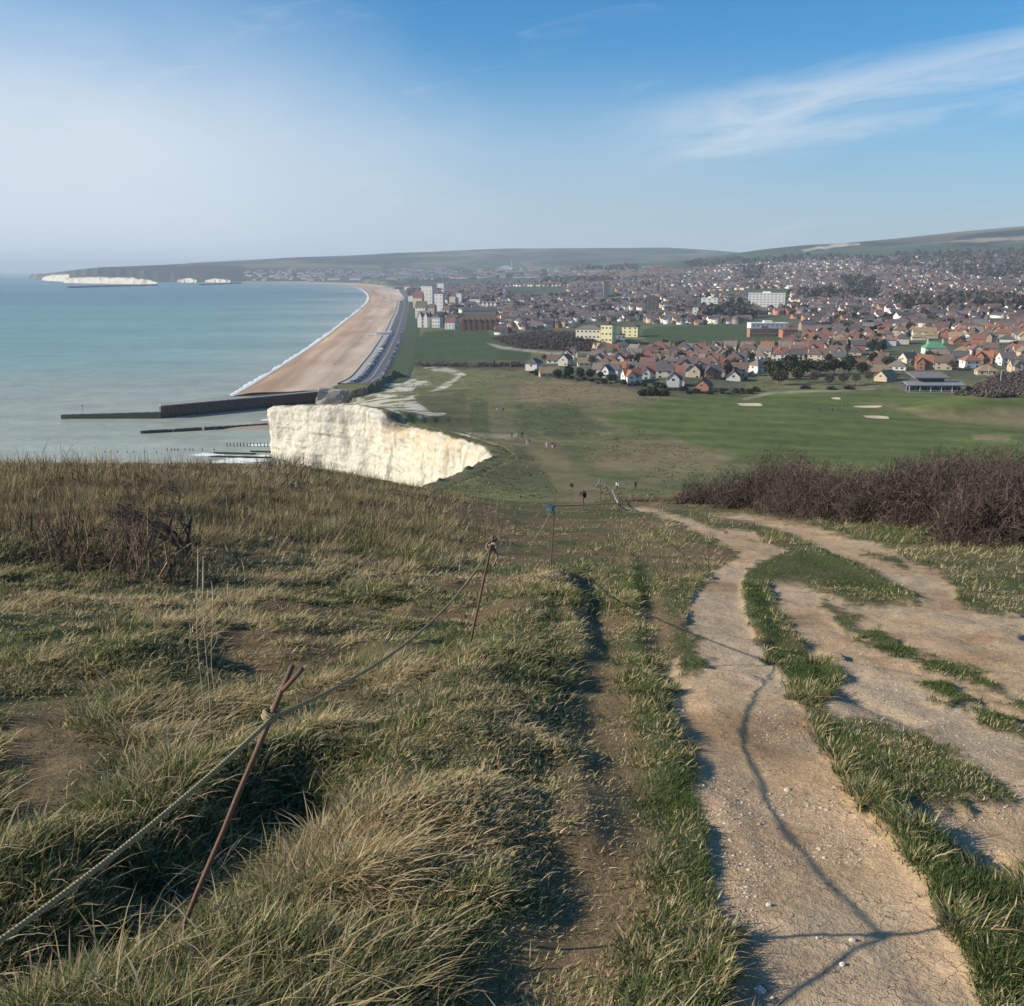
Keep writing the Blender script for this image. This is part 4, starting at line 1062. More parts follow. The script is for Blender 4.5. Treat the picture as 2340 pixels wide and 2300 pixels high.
    # hand placed near houses
    for px, py, rot, kk, wl, rf, lb in [
            (1446, 878, .25, 4, 'white', 'orange', 'white cottage with orange front roof alone at the meadow edge'),
            (1255, 862, .1, 2, 'tan', 'ochre', 'pale ochre bungalow first of the houses beside the meadow'),
            (1340, 838, .0, 2, 'white', 'ochre', 'white bungalow with long ochre roof and dormers behind the dark hedge'),
            (1372, 806, .3, 4, 'tan', 'ochre', 'tall house with rusty ochre roof below the yellow apartments'),
            (1452, 812, -.9, 0, 'white', 'grey brown', 'white gable end house facing the meadow below the yellow apartments'),
            (1545, 885, 1.4, 4, 'white', 'brown', 'white gabled house with steep front gable above the meadow bank'),
            (1610, 893, 1.2, 2, 'red brick', 'brown', 'brick bungalow with pale edged brown gable nearest the fairway'),
            (1735, 853, .6, 1, 'white', 'grey brown', 'white house with pyramid roof left of the olive evergreens'),
            (1965, 842, .1, 3, 'white', 'orange', 'low white house with orange roof and small orange turret'),
            (2080, 836, .4, 0, 'cream', 'dark grey', 'cream house with blue black slate roof below the green roofed house'),
            (2222, 842, .0, 1, 'white', 'orange', 'large white house with wide orange hipped roof right of the green roof'),
            (2305, 836, .1, 0, 'white', 'grey brown', 'plain white gable house near the right hand end of the front houses'),
            (2260, 858, -.2, 3, 'tan', 'ochre', 'pink ochre roofed bungalow with two roof lights behind the clubhouse'),
            (2030, 872, .7, 2, 'tan', 'ochre', 'steep sandy gabled bungalow left of the clubhouse'),
            (1425, 797, 0, 3, 'white', 'dark grey', 'white flat fronted bungalow with dark roof beside the scrub')]:
        x, y, z = ground_at(px, py, 300)
        house(x, y + 4, z, rot, kk, wl, rf, True, lb); keep(px - 24, py - 26, px + 24, py + 9)
landmarks()
for a in [(1160, 655, 1300, 677)]: keep(*a)
EXCL += [MID[16][0], MID[18][0], MID[19][0], [(1735, 832), (1800, 826), (1990, 838), (2010, 870), (1960, 890), (1740, 890)], [(1255, 838), (1365, 838), (1370, 872), (1260, 872)]]
def scatter():
    """street rows in the ground plan; the nearest become houses of their own"""
    R = np.random.default_rng(5)
    cand = []
    for ang, y0, y1, x0, x1, sx, sy in ((-.32, 560, 1000, -60, 620, 13, 17.5), (.12, 1000, 2000, -260, 1250, 13, 22), (-.15, 2000, 3900, -420, 2400, 15.5, 28)):
        c, s = math.cos(ang), math.sin(ang)
        L = 2.4 * (y1 - y0) + abs(x1 - x0)
        ii = np.arange(-L / 2, L / 2, sx); jj = np.arange(-L / 2, L / 2, sy)
        I, J = np.meshgrid(ii, jj, indexing='ij'); I = I.ravel() + R.uniform(-2.5, 2.5, I.size); J = J.ravel() + R.uniform(-3, 3, J.size)
        cx_, cy_ = (x0 + x1) / 2, (y0 + y1) / 2
        x = cx_ + I * c - J * s; y = cy_ + I * s + J * c
        m = (y > y0) & (y < y1) & (x > x0) & (x < x1) & (np.abs(x) < .56 * y)
        x, y = x[m], y[m]; rot = np.full(len(x), ang) + R.choice([0, 0, 1.5708], len(x)) + R.normal(0, .12, len(x))
        cand.append(np.stack([x, y, rot], 1))
    A = np.concatenate(cand); z = H(A[:, 0], A[:, 1]); px, py = project(A[:, 0], A[:, 1], z)
    ok = ((sdf(px, py, ZONE1) > 0) | (sdf(px, py, ZONE2) > 0)) & (z > 2)
    for P in EXCL: ok &= sdf(px, py, P) < 0
    # parks and gaps
    gap = fbm(A[:, 0] / 160, A[:, 1] / 160, 131, 3)
    ok &= (gap < .36) & (R.random(len(A)) < .86)
    A = np.c_[A, z, px, py][ok]
    return A[np.argsort(A[:, 1])]
TOWNPTS = scatter()
def pick(R, px, py, near):
    red = np.clip((px - 1650) / 500, 0, 1)
    u = R.random()
    if u < (.05 + .30 * red if near else .10 + .20 * red): roof = 'orange' if R.random() < (.55 if near else .3) else 'red'
    else: roof = ['brown', 'grey brown', 'brown', 'dark grey', 'ochre' if near and px > 1900 else 'red'][int(R.integers(5))]
    wall = ['white', 'white', 'cream', 'red brick', 'tan'][int(R.integers(5))]
    return wall, roof
NIND = 276
def near_houses():
    R = np.random.default_rng(9)
    for i, (x, y, rot, z, px, py) in enumerate(TOWNPTS[:NIND]):
        wall, roof = pick(R, px, py, True); k = int(R.choice([0, 1, 2, 3, 4, 5], p=[.24, .2, .18, .14, .16, .08]))
        house(x, y, z, rot, k, wall, roof, i < 130)
near_houses()
def far_houses():
    R = np.random.default_rng(10); A = TOWNPTS[NIND:]; n = len(A)
    w = R.uniform(4.2, 7.2, n); d = R.uniform(3.6, 4.6, n); e = R.choice([2.7, 5.1, 5.3], n); r = e + R.uniform(2.6, 3.8, n)
    big = R.random(n) < .05; w = np.where(big, w * R.uniform(1.4, 2.1, n), w); e = np.where(big, e + R.uniform(0, 2.5, n), e); r = np.where(big, e + R.uniform(2.4, 3.6, n), r)
    T = []
    o_ = np.ones(n); ov = .4
    wl = [(-w, -d, -2 * o_), (w, -d, -2 * o_), (w, d, -2 * o_), (-w, d, -2 * o_), (-w, -d, e), (w, -d, e), (w, d, e), (-w, d, e), (-w, 0 * o_, r), (w, 0 * o_, r)]
    wo, do = w + ov, d + ov; eo = e - .25
    rf = [(-wo, -do, eo), (wo, -do, eo), (wo, do, eo), (-wo, do, eo), (-wo, 0 * o_, r + .2), (wo, 0 * o_, r + .2)]
    P = np.stack([np.stack(q, 1) for q in wl + rf], 1)
    c, s = np.cos(A[:, 2]), np.sin(A[:, 2])
    Xw = P[..., 0] * c[:, None] - P[..., 1] * s[:, None] + A[:, 0][:, None]; Yw = P[..., 0] * s[:, None] + P[..., 1] * c[:, None] + A[:, 1][:, None]; Zw = P[..., 2] + A[:, 3][:, None]
    V = np.stack([Xw, Yw, Zw], -1).reshape(-1, 3)
    t = np.array([(0, 1, 5), (0, 5, 4), (1, 2, 6), (1, 6, 5), (2, 3, 7), (2, 7, 6), (3, 0, 4), (3, 4, 7), (4, 8, 7), (5, 6, 9), (10, 11, 15), (10, 15, 14), (12, 13, 14), (12, 14, 15)])
    Fc = (t[None] + 16 * np.arange(n)[:, None, None]).reshape(-1, 3)
    cols = np.zeros((n, 16, 3))
    for i in range(n):
        wall, roof = pick(R, A[i, 4], A[i, 5], False)
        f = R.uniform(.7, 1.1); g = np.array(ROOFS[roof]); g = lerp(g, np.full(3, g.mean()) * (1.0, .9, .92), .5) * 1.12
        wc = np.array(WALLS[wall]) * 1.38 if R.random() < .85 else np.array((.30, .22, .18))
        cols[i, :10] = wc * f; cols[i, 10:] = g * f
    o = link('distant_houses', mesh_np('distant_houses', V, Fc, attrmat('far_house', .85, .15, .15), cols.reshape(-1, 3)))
    tag(o, 'mass of small distant white, brick and red roofed houses filling the town', None, None, 'stuff')
    # far settlements across the bay and up the valley: specks on the flanks
    m = 1000; q = R.random((m, 2)); pts = []
    for i in range(m):
        px = R.uniform(560, 1560); py = R.uniform(616, 641) - (4 if px > 1100 else 0)
        if R.random() > .5 + .5 * vn(np.array([px / 40]), np.array([py / 6]), 141)[0]: continue
        d_ = ray(px, py); tt = np.geomspace(3300, 7600, 300); g = ZC + d_[2] * tt - H0(d_[0] * tt, d_[1] * tt)
        if not (g < 0).any(): continue
        k = int(np.argmax(g < 0)); pts.append((d_[0] * tt[k], d_[1] * tt[k], float(H0(np.array([d_[0] * tt[k]]), np.array([d_[1] * tt[k]]))[0])))
    mb = MB()
    for x, y, z in pts:
        w_, h_ = R.uniform(5, 16) if R.random() < .85 else R.uniform(20, 45), R.uniform(5, 9)
        mb.box(x - w_, y - 5, z - 3, x + w_, y + 5, z + h_, 0 if R.random() < .7 else 1)
        mb.prism([(y - 6, z + h_ + .01), (y + 6, z + h_ + .01), (y, z + h_ + 4)], 'x', x - w_ - .5, x + w_ + .5, int(R.integers(1, 3)))
    o = mb.build('far_village', [plain('village_white', (.85, .84, .80), .8, .08, .05), roofm('grey brown'), roofm('red')]); tag(o, 'pale specks of the far harbour town under the hills', None, None, 'stuff')
far_houses()
# ================================================================== TREES OF THE TOWN
def leafcloud(n, rx, ry, rz, size, cols, R, zc=0., shell=.5, lump=.35, quadratio=1.0):
    """n small leaf faces in a lumpy ellipsoid -> V, F, C"""
    v = R.normal(0, 1, (n, 3)); v /= np.linalg.norm(v, axis=1)[:, None]
    lob = 1 + lump * vn(v[:, 0] * 2.2 + 9, v[:, 1] * 2.2 + v[:, 2] * 1.7, int(R.integers(200, 240)))
    r = (shell + (1 - shell) * R.random(n)) ** .8 * lob
    p = v * r[:, None] * np.array([rx, ry, rz]); p[:, 2] += zc
    a = R.normal(0, 1, (n, 3)); a /= np.linalg.norm(a, axis=1)[:, None]
    b = np.cross(a, R.normal(0, 1, (n, 3))); b /= np.linalg.norm(b, axis=1)[:, None]
    s = size * R.uniform(.6, 1.4, n)[:, None]
    V = np.stack([p - a * s, p + b * s * quadratio, p + a * s, p - b * s * quadratio], 1).reshape(-1, 3)
    Fc = np.arange(4 * n).reshape(n, 4)
    k = R.random(n); cc = np.array(cols)[(k * len(cols)).astype(int)] * R.uniform(.75, 1.25, (n, 1))
    return V, Fc, np.repeat(cc, 4, 0)
LEAFM = attrmat('leaves', .8, .2, .5, .18)
TWIGM = attrmat('twigs', .9, .2, .5)
GREENS = [(.030, .045, .020), (.040, .058, .024), (.022, .034, .016), (.052, .062, .028)]
OLIVES = [(.075, .080, .022), (.055, .062, .020), (.10, .095, .028), (.035, .045, .018)]
GREYS = [(.105, .085, .075), (.085, .068, .062), (.13, .105, .09), (.065, .052, .048)]
REDS = [(.15, .105, .085), (.11, .08, .07)]
def ribbons(P0, P1, w, cols, R):
    """thin bent ribbons from P0 to P1"""
    n = len(P0); d = P1 - P0; L = np.linalg.norm(d, axis=1)[:, None]
    s = np.cross(d, R.normal(0, 1, (n, 3))); s /= np.linalg.norm(s, axis=1)[:, None] + 1e-9
    mid = (P0 + P1) / 2 + R.normal(0, .10, (n, 3)) * L
    w = np.broadcast_to(np.asarray(w, float).reshape(-1, 1), (n, 1))
    V = np.stack([P0 - s * w, P0 + s * w, mid + s * w * .8, mid - s * w * .8, P1 + s * w * .35, P1 - s * w * .35], 1).reshape(-1, 3)
    b = 6 * np.arange(n)[:, None]
    Fc = np.concatenate([b + np.array([[0, 1, 2, 3]]), b + np.array([[3, 2, 4, 5]])])
    return V, Fc, np.repeat(cols, 6, 0)
def trunk_mesh(h, r, R, limbs=5):
    mb = MB(); mb.tube([(0, 0, -1), (.1 * h * .1, 0, h * .4), (-.05 * h, .03 * h, h * .75)], [r, r * .7, r * .35], 6)
    for i in range(limbs):
        a = R.uniform(0, 6.28); z0 = h * R.uniform(.3, .6); L = h * R.uniform(.25, .42)
        mb.tube([(0, 0, z0), (math.cos(a) * L * .5, math.sin(a) * L * .5, z0 + L * .4), (math.cos(a) * L, math.sin(a) * L, z0 + L * .8)], [r * .45, r * .3, r * .12], 5)
    return mb.mesh('trunk', plain('bark', (.12, .09, .07), .9, .3, 4))
_tr = {}
TREEKIND = {'dark evergreen tree': ('evergreen', 5), 'olive evergreen tree': ('olive', 4), 'bare winter tree': ('bare', 5), 'pointed conifer': ('conifer', 2), 'low dark shrub': ('shrub', 3), 'brown leafless shrub': ('brownshrub', 3)}
def tree_meshes(kind, i):
    if (kind, i) in _tr: return _tr[(kind, i)]
    R = np.random.default_rng(hash(kind) % 1 + 300 + i * 17 + len(kind))
    if kind == 'evergreen': V, Fc, c = leafcloud(620, 3.6, 3.4, 3.4, .48, GREENS, R, 5.6); h = 6
    elif kind == 'olive': V, Fc, c = leafcloud(700, 4.8, 4.2, 3.2, .5, OLIVES + GREENS[:1], R, 5.4); h = 5.5
    elif kind == 'conifer': 
        V, Fc, c = leafcloud(420, 1.7, 1.7, 4.6, .4, GREENS[:3], R, 5.6)
        k = np.clip((11 - V[:, 2]) / 8.5, .12, 1.15); V[:, 0] *= k; V[:, 1] *= k; h = 8
    elif kind == 'shrub': V, Fc, c = leafcloud(300, 2.6, 2.2, 1.5, .38, GREENS + OLIVES[:1], R, 1.2); h = 1.6
    elif kind == 'brownshrub':
        n = 420; v = R.normal(0, 1, (n, 3)); v[:, 2] = np.abs(v[:, 2]); v /= np.linalg.norm(v, axis=1)[:, None]
        P1 = v * np.array([2.6, 2.2, 1.9]) * R.uniform(.6, 1.05, (n, 1)); P0 = P1 * .35
        V, Fc, c = ribbons(P0, P1, R.uniform(.06, .12, n), np.array(GREYS)[R.integers(0, 4, n)], R); h = 1.4
    else:
        n = 620; v = R.normal(0, 1, (n, 3)); v /= np.linalg.norm(v, axis=1)[:, None]
        P1 = v * np.array([3.6, 3.4, 3.6]) * (R.uniform(.55, 1.05, (n, 1)) * (1 + .25 * vn(v[:, :1] * 2, v[:, 1:2] * 2, 250 + i))); P1[:, 2] += 5.6
        P0 = P1 * R.uniform(.45, .75, (n, 1)) + np.array([0, 0, 1.6]); 
        V, Fc, c = ribbons(P0, P1, R.uniform(.05, .12, n), np.array(GREYS)[R.integers(0, 4, n)], R); h = 7.5
    cm = mesh_np('crown', V, Fc, TWIGM if kind in ('bare', 'brownshrub') else LEAFM, c)
    tm = trunk_mesh(h, .10 if 'shrub' in kind else .26, R)
    _tr[(kind, i)] = (cm, tm); return _tr[(kind, i)]
def tree(x, y, z, desc, s, R, label=None):
    kind, nv = TREEKIND[desc]
    cm, tm = tree_meshes(kind, int(R.integers(nv)))
    nm = {'conifer': 'conifer_tree', 'shrub': 'shrub', 'brownshrub': 'shrub'}.get(kind, 'tree')
    t = thing(nm, label, 'shrub' if nm == 'shrub' else 'tree', (x, y, z), R.uniform(0, 6.28), 'trees and shrubs among the houses')
    t.scale = (s * R.uniform(.9, 1.15), s * R.uniform(.9, 1.15), s * R.uniform(.85, 1.15))
    link('crown', cm, t); link('trunk', tm, t)
    if label is None: pend(t, desc, x, y, z)
    return t
def town_trees():
    R = np.random.default_rng(21)
    # the evergreens by the fairway, the dark hedges and shrubs along the meadow edge
    for px, py, d, s in [(1765, 868, 'olive evergreen tree', 1.25), (1800, 862, 'olive evergreen tree', 1.35), (1838, 858, 'olive evergreen tree', 1.2), (1875, 858, 'olive evergreen tree', 1.15), (1780, 880, 'olive evergreen tree', .95), (1822, 876, 'dark evergreen tree', .9),
                         (1905, 856, 'dark evergreen tree', 1.2), (1938, 856, 'dark evergreen tree', 1.25), (1968, 858, 'dark evergreen tree', 1.0), (1860, 880, 'bare winter tree', .95), (1895, 884, 'bare winter tree', .95), (1925, 882, 'bare winter tree', 1.0), (1955, 880, 'bare winter tree', .9), (1985, 876, 'bare winter tree', .8), (1840, 889, 'brown leafless shrub', 1.4), (1900, 891, 'brown leafless shrub', 1.5), (1940, 890, 'brown leafless shrub', 1.4),
                         (1996, 836, 'dark evergreen tree', 1.1), (2030, 842, 'olive evergreen tree', .8), (1275, 866, 'dark evergreen tree', .75), (1300, 868, 'dark evergreen tree', .85), (1325, 870, 'dark evergreen tree', .9), (1348, 868, 'dark evergreen tree', .8), (1372, 868, 'dark evergreen tree', .6), (1398, 870, 'low dark shrub', 1.4),
                         (1440, 838, 'dark evergreen tree', .85), (1462, 842, 'dark evergreen tree', 1.0), (1482, 842, 'bare winter tree', .9), (1420, 832, 'dark evergreen tree', .7), (1228, 858, 'low dark shrub', 1.4), (2190, 822, 'dark evergreen tree', .8), (2175, 848, 'bare winter tree', .75), (2130, 832, 'bare winter tree', .7),
                         (1742, 704, 'dark evergreen tree', 1.5), (1690, 702, 'dark evergreen tree', 1.6), (1676, 704, 'dark evergreen tree', 1.4), (1995, 806, 'dark evergreen tree', 1.1), (2012, 812, 'dark evergreen tree', 1.0), (2078, 762, 'dark evergreen tree', 1.2),
                         (1560, 790, 'low dark shrub', 1.6), (1540, 792, 'low dark shrub', 1.6), (1520, 786, 'low dark shrub', 1.4), (1650, 812, 'pointed conifer', .9), (1685, 812, 'pointed conifer', .9), (1592, 808, 'pointed conifer', .8)]:
        x, y, z = ground_at(px, py, 200); tree(x, y, z, d, s, R)
    x, y, z = ground_at(1492, 905, 200)
    for dx, dy, s in ((-5, 0, 1.1), (0, .6, 1.3), (5, 0, 1.1)):
        tree(x + dx, y + dy, z, 'low dark shrub', s, R, ['left', 'middle', 'right'][int(dx / 5) + 1].replace('middle', 'tallest, middle') + ' shrub of the dark clump alone on the meadow')
    n = 0; hs = TOWNPTS[:NIND]
    while n < 150:
        i = int(R.integers(len(hs))); x = hs[i, 0] + R.uniform(-9, 9); y = hs[i, 1] + R.choice([-1, 1]) * R.uniform(5.5, 11)
        if min(np.hypot(hs[:, 0] - x, hs[:, 1] - y)) < 5.5: continue
        z = float(H([x], [y])[0]); px, py = project(x, y, z)
        if any(sdf(np.array([px]), np.array([py]), P)[0] > 0 for P in EXCL[-4:-2]) or sdf(np.array([px]), np.array([py]), MID[0][0])[0] > -3: continue
        d = R.choice(['dark evergreen tree', 'bare winter tree', 'low dark shrub', 'pointed conifer'], p=[.36, .34, .24, .06])
        tree(x, y, z, d, R.uniform(.55, .95), R); n += 1
    # shrubs along the foot of the gardens
    for px in np.arange(1216, 1735, 15.):
        py = np.interp(px, [1216, 1330, 1420, 1590, 1735], [852, 872, 878, 900, 897]) + R.uniform(-3, 3)
        x, y, z = ground_at(px, py, 200); tree(x, y, z, str(R.choice(['low dark shrub', 'brown leafless shrub'])), R.uniform(.6, 1.1), R)
    # far trees: one mass
    A = TOWNPTS[NIND:]
    V_, F_, C_ = [], [], []; base = 0
    temps = [leafcloud(30, 1, 1, .85, .42, GREENS[:3] + GREYS[:1], R, .75) for _ in range(4)] + [leafcloud(30, 1, 1, 1, .36, GREYS + REDS[:1], R, .85) for _ in range(3)]
    def put(x, y, z, s, k):
        nonlocal base
        V, Fc, c = temps[k]; a = R.uniform(0, 6.28); ca, sa = math.cos(a), math.sin(a)
        v = np.stack([V[:, 0] * ca - V[:, 1] * sa, V[:, 0] * sa + V[:, 1] * ca, V[:, 2]], 1) * s + (x, y, z)
        V_.append(v); F_.append(Fc + base); C_.append(c); base += len(v)
    for i in R.integers(0, len(A), 2700):
        x = A[i, 0] + R.uniform(-22, 22); y = A[i, 1] + R.uniform(8, 20) * R.choice([-1, 1])
        if fbm(np.array([x / 120]), np.array([y / 120]), 151, 2)[0] < -.25: continue
        px, py = project(x, y, 15)
        if any(sdf(np.array([px]), np.array([py]), P)[0] > -2 for P in EXCL if P[0][1] > 700): continue
        put(x, y, float(H([x], [y])[0]), R.uniform(3.2, 7), int(R.integers(7)))
    WOODS = [([(1690, 612), (1740, 610), (1745, 640), (1700, 645)], 90), ([(1960, 590), (2080, 580), (2400, 570), (2400, 640), (2230, 640), (2100, 615), (1980, 612)], 620), ([(1830, 672), (2000, 668), (2000, 690), (1840, 692)], 110), ([(2040, 690), (2200, 685), (2340, 690), (2330, 712), (2060, 712)], 170),
             ([(1920, 640), (2000, 640), (1990, 668), (1930, 665)], 70), ([(1560, 600), (1800, 585), (1960, 585), (1950, 595), (1580, 612)], 160), ([(1300, 612), (1460, 608), (1460, 620), (1300, 624)], 110), ([(1600, 715), (1720, 712), (1720, 730), (1600, 735)], 60), ([(1240, 640), (1400, 636), (1400, 646), (1240, 650)], 80)]
    for P, m in WOODS:
        P_ = np.array(P, float); lo, hi = P_.min(0), P_.max(0); k = 0
        while k < m:
            px, py = R.uniform(lo[0], hi[0]), R.uniform(lo[1], hi[1])
            if sdf(np.array([px]), np.array([py]), P)[0] < 0: continue
            x, y, z = ground_at(px, py, 700); put(x, y, z, R.uniform(5, 10), int(R.integers(7))); k += 1
    o = link('woodland', mesh_np('woodland', np.concatenate(V_), np.concatenate(F_), LEAFM, np.concatenate(C_))); tag(o, 'dark garden trees and small woods spread through the far town', None, None, 'stuff')
    # rough scrub on the hump below the yellow flats and the mound behind the clubhouse
    V_, F_, C_ = [], [], []; base = 0
    for P, m, tk in (([(1125, 775), (1240, 756), (1325, 762), (1405, 795), (1340, 804), (1180, 797)], 1500, (4, 5, 6)), ([(2180, 905), (2235, 880), (2300, 852), (2400, 846), (2400, 900), (2280, 910)], 900, (5, 6)), ([(935, 834), (1220, 832), (1225, 838), (1150, 840), (960, 839)], 260, (0, 4, 5))):
        P_ = np.array(P, float); lo, hi = P_.min(0), P_.max(0); k = 0
        while k < m:
            px, py = R.uniform(lo[0], hi[0]), R.uniform(lo[1], hi[1])
            if sdf(np.array([px]), np.array([py]), P)[0] < 0: continue
            x, y, z = ground_at(px, py, 200); put(x, y, z - .25, R.uniform(.5, 1.35), int(R.choice(tk))); k += 1
    o = link('scrub', mesh_np('scrub', np.concatenate(V_), np.concatenate(F_), TWIGM, np.concatenate(C_))); tag(o, 'brown rough scrub on the mounds at the edge of the town', None, None, 'stuff')
town_trees()
def meadow_tufts():
    R = np.random.default_rng(61); n = 60000
    px = R.uniform(900, 2400, n); py = 842 + 300 * R.random(n) ** 1.2
    r = (px - CX) / F; u = (CY - py) / F; dy, dz = CP + u * SP, -SP + u * CP
    t = np.geomspace(95, 640, 130); Y = dy[:, None] * t; Xx = r[:, None] * t; g = ZC + dz[:, None] * t - H0(Xx, Y)
    k = np.argmax(g < 0, 1); ok = (g < 0).any(1) & (k > 0); i = np.arange(n)
    f = g[i, k - 1] / np.maximum(g[i, k - 1] - g[i, k], 1e-6); tt = t[k - 1] + np.clip(f, 0, 1) * (t[k] - t[k - 1])
    x, y = r * tt, dy * tt
    ok &= (coast_sd(x, y) > 4) & (sdf(px, py, MID[0][0]) < -6) & (sdf(px, py, MID[15][0] if False else MID[16][0]) < 0) & (sdf(px, py, MID[5][0]) < 0) & (fbm(x / 12, y / 20, 66, 3) + .4 * fbm(x / 3, y / 4, 67, 2) > -.12) & (R.random(n) < .36)
    for q in (6, 7): ok &= (sdf(px, py, MID[q][0]) < -2) | (R.random(n) < .12)
    x, y = x[ok], y[ok]; n = len(x); z = H0(x, y); m = 5
    s = R.uniform(.10, .30, n) * (1 + y / 500)
    c = lerp(np.array([(.20, .18, .085)]), np.array([(.125, .14, .055)]), (R.random(n) ** .7)[:, None]); c = np.where((R.random(n) < .25)[:, None], np.array([(.26, .205, .115)]), c) * R.uniform(.75, 1.2, (n, 1))
    B = np.stack([x, y, z], 1)[:, None] + R.normal(0, .35, (n, m, 3)) * s[:, None, None] * np.array([1.6, 1.6, .0])
    a = R.uniform(0, 6.28, (n, m)); w = s[:, None] * R.uniform(.3, .7, (n, m)); h = s[:, None] * R.uniform(.2, .55, (n, m)); o = np.stack([np.cos(a) * w, np.sin(a) * w, 0 * w], -1)
    tip = R.normal(0, .3, (n, m, 3)) * s[:, None, None]; tip[..., 2] = h
    V = np.stack([B - o - [0, 0, .05], B + o - [0, 0, .05], B + o * .5 + tip, B - o * .5 + tip], 2).reshape(-1, 3)
    o = link('rough_grass', mesh_np('rough_grass', V, np.arange(len(V)).reshape(-1, 4), LEAFM, np.repeat(c, 4 * m, 0))); tag(o, 'rough olive and buff grass tufts over the open meadow', None, None, 'stuff')
meadow_tufts()
# ================================================================== SEAFRONT: ROAD, WALL, CARS, GROYNES
def offset_line(P, d):
    T = np.gradient(P, axis=0); T /= np.linalg.norm(T, axis=1)[:, None]
    return P + np.stack([T[:, 1], -T[:, 0]], 1) * d          # to the right of travel = inland
def seafront():
    P = resample_lin(np.array(INNER[:7]), 8.0)[:, :2]
    for _ in range(10): P[1:-1] = (P[:-2] + 2 * P[1:-1] + P[2:]) / 4
    P = P[4:]
    n = len(P)
    zb = np.maximum(np.stack([H0(*offset_line(P, d).T) for d in (2, 12, 22, 32)]).max(0), 4.4) + .25
    zb = np.convolve(np.r_[[zb[0]] * 4, zb, [zb[-1]] * 4], np.ones(9) / 9, 'valid')
    def strip(name, d0, d1, dz, mat, k=4):
        V = np.stack([np.c_[offset_line(P, d), zb + dz] for d in np.linspace(d0, d1, k)], 1)
        idx = np.arange(n * k).reshape(n, k)
        Fq = np.stack([idx[:-1, :-1], idx[:-1, 1:], idx[1:, 1:], idx[1:, :-1]], -1).reshape(-1, 4)[:, ::-1]
        return link(name, mesh_np(name, V.reshape(-1, 3), Fq, mat, None, True))
    tag(strip('pavement', -.5, 5.0, .02, plain('promenade_concrete', (.42, .38, .34), .9, .15, .3)), 'pale concrete promenade above the shingle', None, None, 'structure')
    tag(strip('road', 5.0, 23, -.1, plain('asphalt', (.115, .115, .12), .9, .2, .2)), 'grey seafront road with parked cars on both sides', None, None, 'structure')
    tag(strip('road_markings', 13.9, 14.2, -.09, plain('road_paint', (.7, .7, .68), .7, .1), 2), 'white centre line of the seafront road', None, None, 'structure')
    vg = strip('verge', 23, 44, -.05, attr_plain('verge_grass', (.065, .088, .034)), 6)
    vo = np.empty(n * 6 * 3, np.float32); vg.data.vertices.foreach_get('co', vo); vo = vo.reshape(n, 6, 3)
    for j, w_ in enumerate((0, .25, .5, .75, 1, 1.0)): vo[:, j, 2] = vo[:, j, 2] * (1 - w_) + (H0(vo[:, j, 0].astype(float), vo[:, j, 1].astype(float)) + (.12 if j < 5 else -1.2)) * w_
    vg.data.vertices.foreach_set('co', vo.ravel()); vg.data.update()
    tag((vg), 'green verge inland of the seafront road', None, None, 'structure')
    mb = MB()
    Q = offset_line(P, -.6); Q2 = offset_line(P, 0)
    for i in range(n - 1):
        a, b, c, d = Q[i], Q[i + 1], Q2[i + 1], Q2[i]
        mb.add([(*a, 1), (*b, 1), (*c, 1), (*d, 1), (*a, zb[i] + .45), (*b, zb[i + 1] + .45), (*c, zb[i + 1] + .45), (*d, zb[i] + .45)], [(4, 5, 6, 7), (0, 1, 5, 4), (2, 3, 7, 6)])
    tag(mb.build('sea_wall', plain('promenade_concrete', (.42, .38, .34))), 'low pale concrete sea wall between beach and promenade', 'wall')
    # cars
    R = np.random.default_rng(31)
    paints = {'white': (.78, .78, .78), 'silver': (.42, .43, .45), 'black': (.02, .02, .022), 'dark blue': (.03, .05, .12), 'red': (.35, .03, .03), 'grey': (.14, .145, .15)}
    def car_mesh(col):
        mb = MB()
        prof = [(-2.1, .35), (-2.15, .62), (-1.9, .88), (-1.35, .95), (-.75, 1.42), (.75, 1.45), (1.45, .98), (2.02, .86), (2.15, .6), (2.1, .35)]
        mb.prism(prof, 'y', -.86, .86, 0)
        gl = [(-1.22, 1.0), (-.7, 1.37), (.7, 1.39), (1.28, 1.0)]
        mb.prism(gl, 'y', -.875, .875, 1)
        mb.add([(-1.36, -.7, .985), (-.79, -.7, 1.40), (-.79, .7, 1.40), (-1.36, .7, .985)], [(0, 1, 2, 3)], 1); mb.add([(1.42, -.7, 1.03), (.80, -.7, 1.455), (.80, .7, 1.455), (1.42, .7, 1.03)], [(3, 2, 1, 0)], 1)
        for x in (-1.3, 1.3):
            for s in (-1, 1): mb.tube([(x, s * .68, .33), (x, s * .89, .33)], .33, 10, 2)
        m, nt, b = newmat('car_paint_' + col.replace(' ', '_'))
        tc = node(nt, 'ShaderNodeTexCoord'); f = noise(nt, tc.outputs['Object'], 1.5, 2); c = paints[col]
        nt.links.new(mixcol(nt, f, tuple(v * .9 for v in c), tuple(min(1, v * 1.06) for v in c)), b.inputs['Base Color']); b.inputs['Roughness'].default_value = .3; b.inputs['Specular IOR Level'].default_value = .5; b.inputs['Coat Weight'].default_value = .5
        return mb.mesh('car', [m, glassm(), plain('tyre', (.02, .02, .02), .8, .1)])
    cm = {c: car_mesh(c) for c in paints}
    cnt = {}
    ang = np.arctan2(*np.gradient(P, axis=0).T[::-1])
    s = np.arange(n) * 8.0
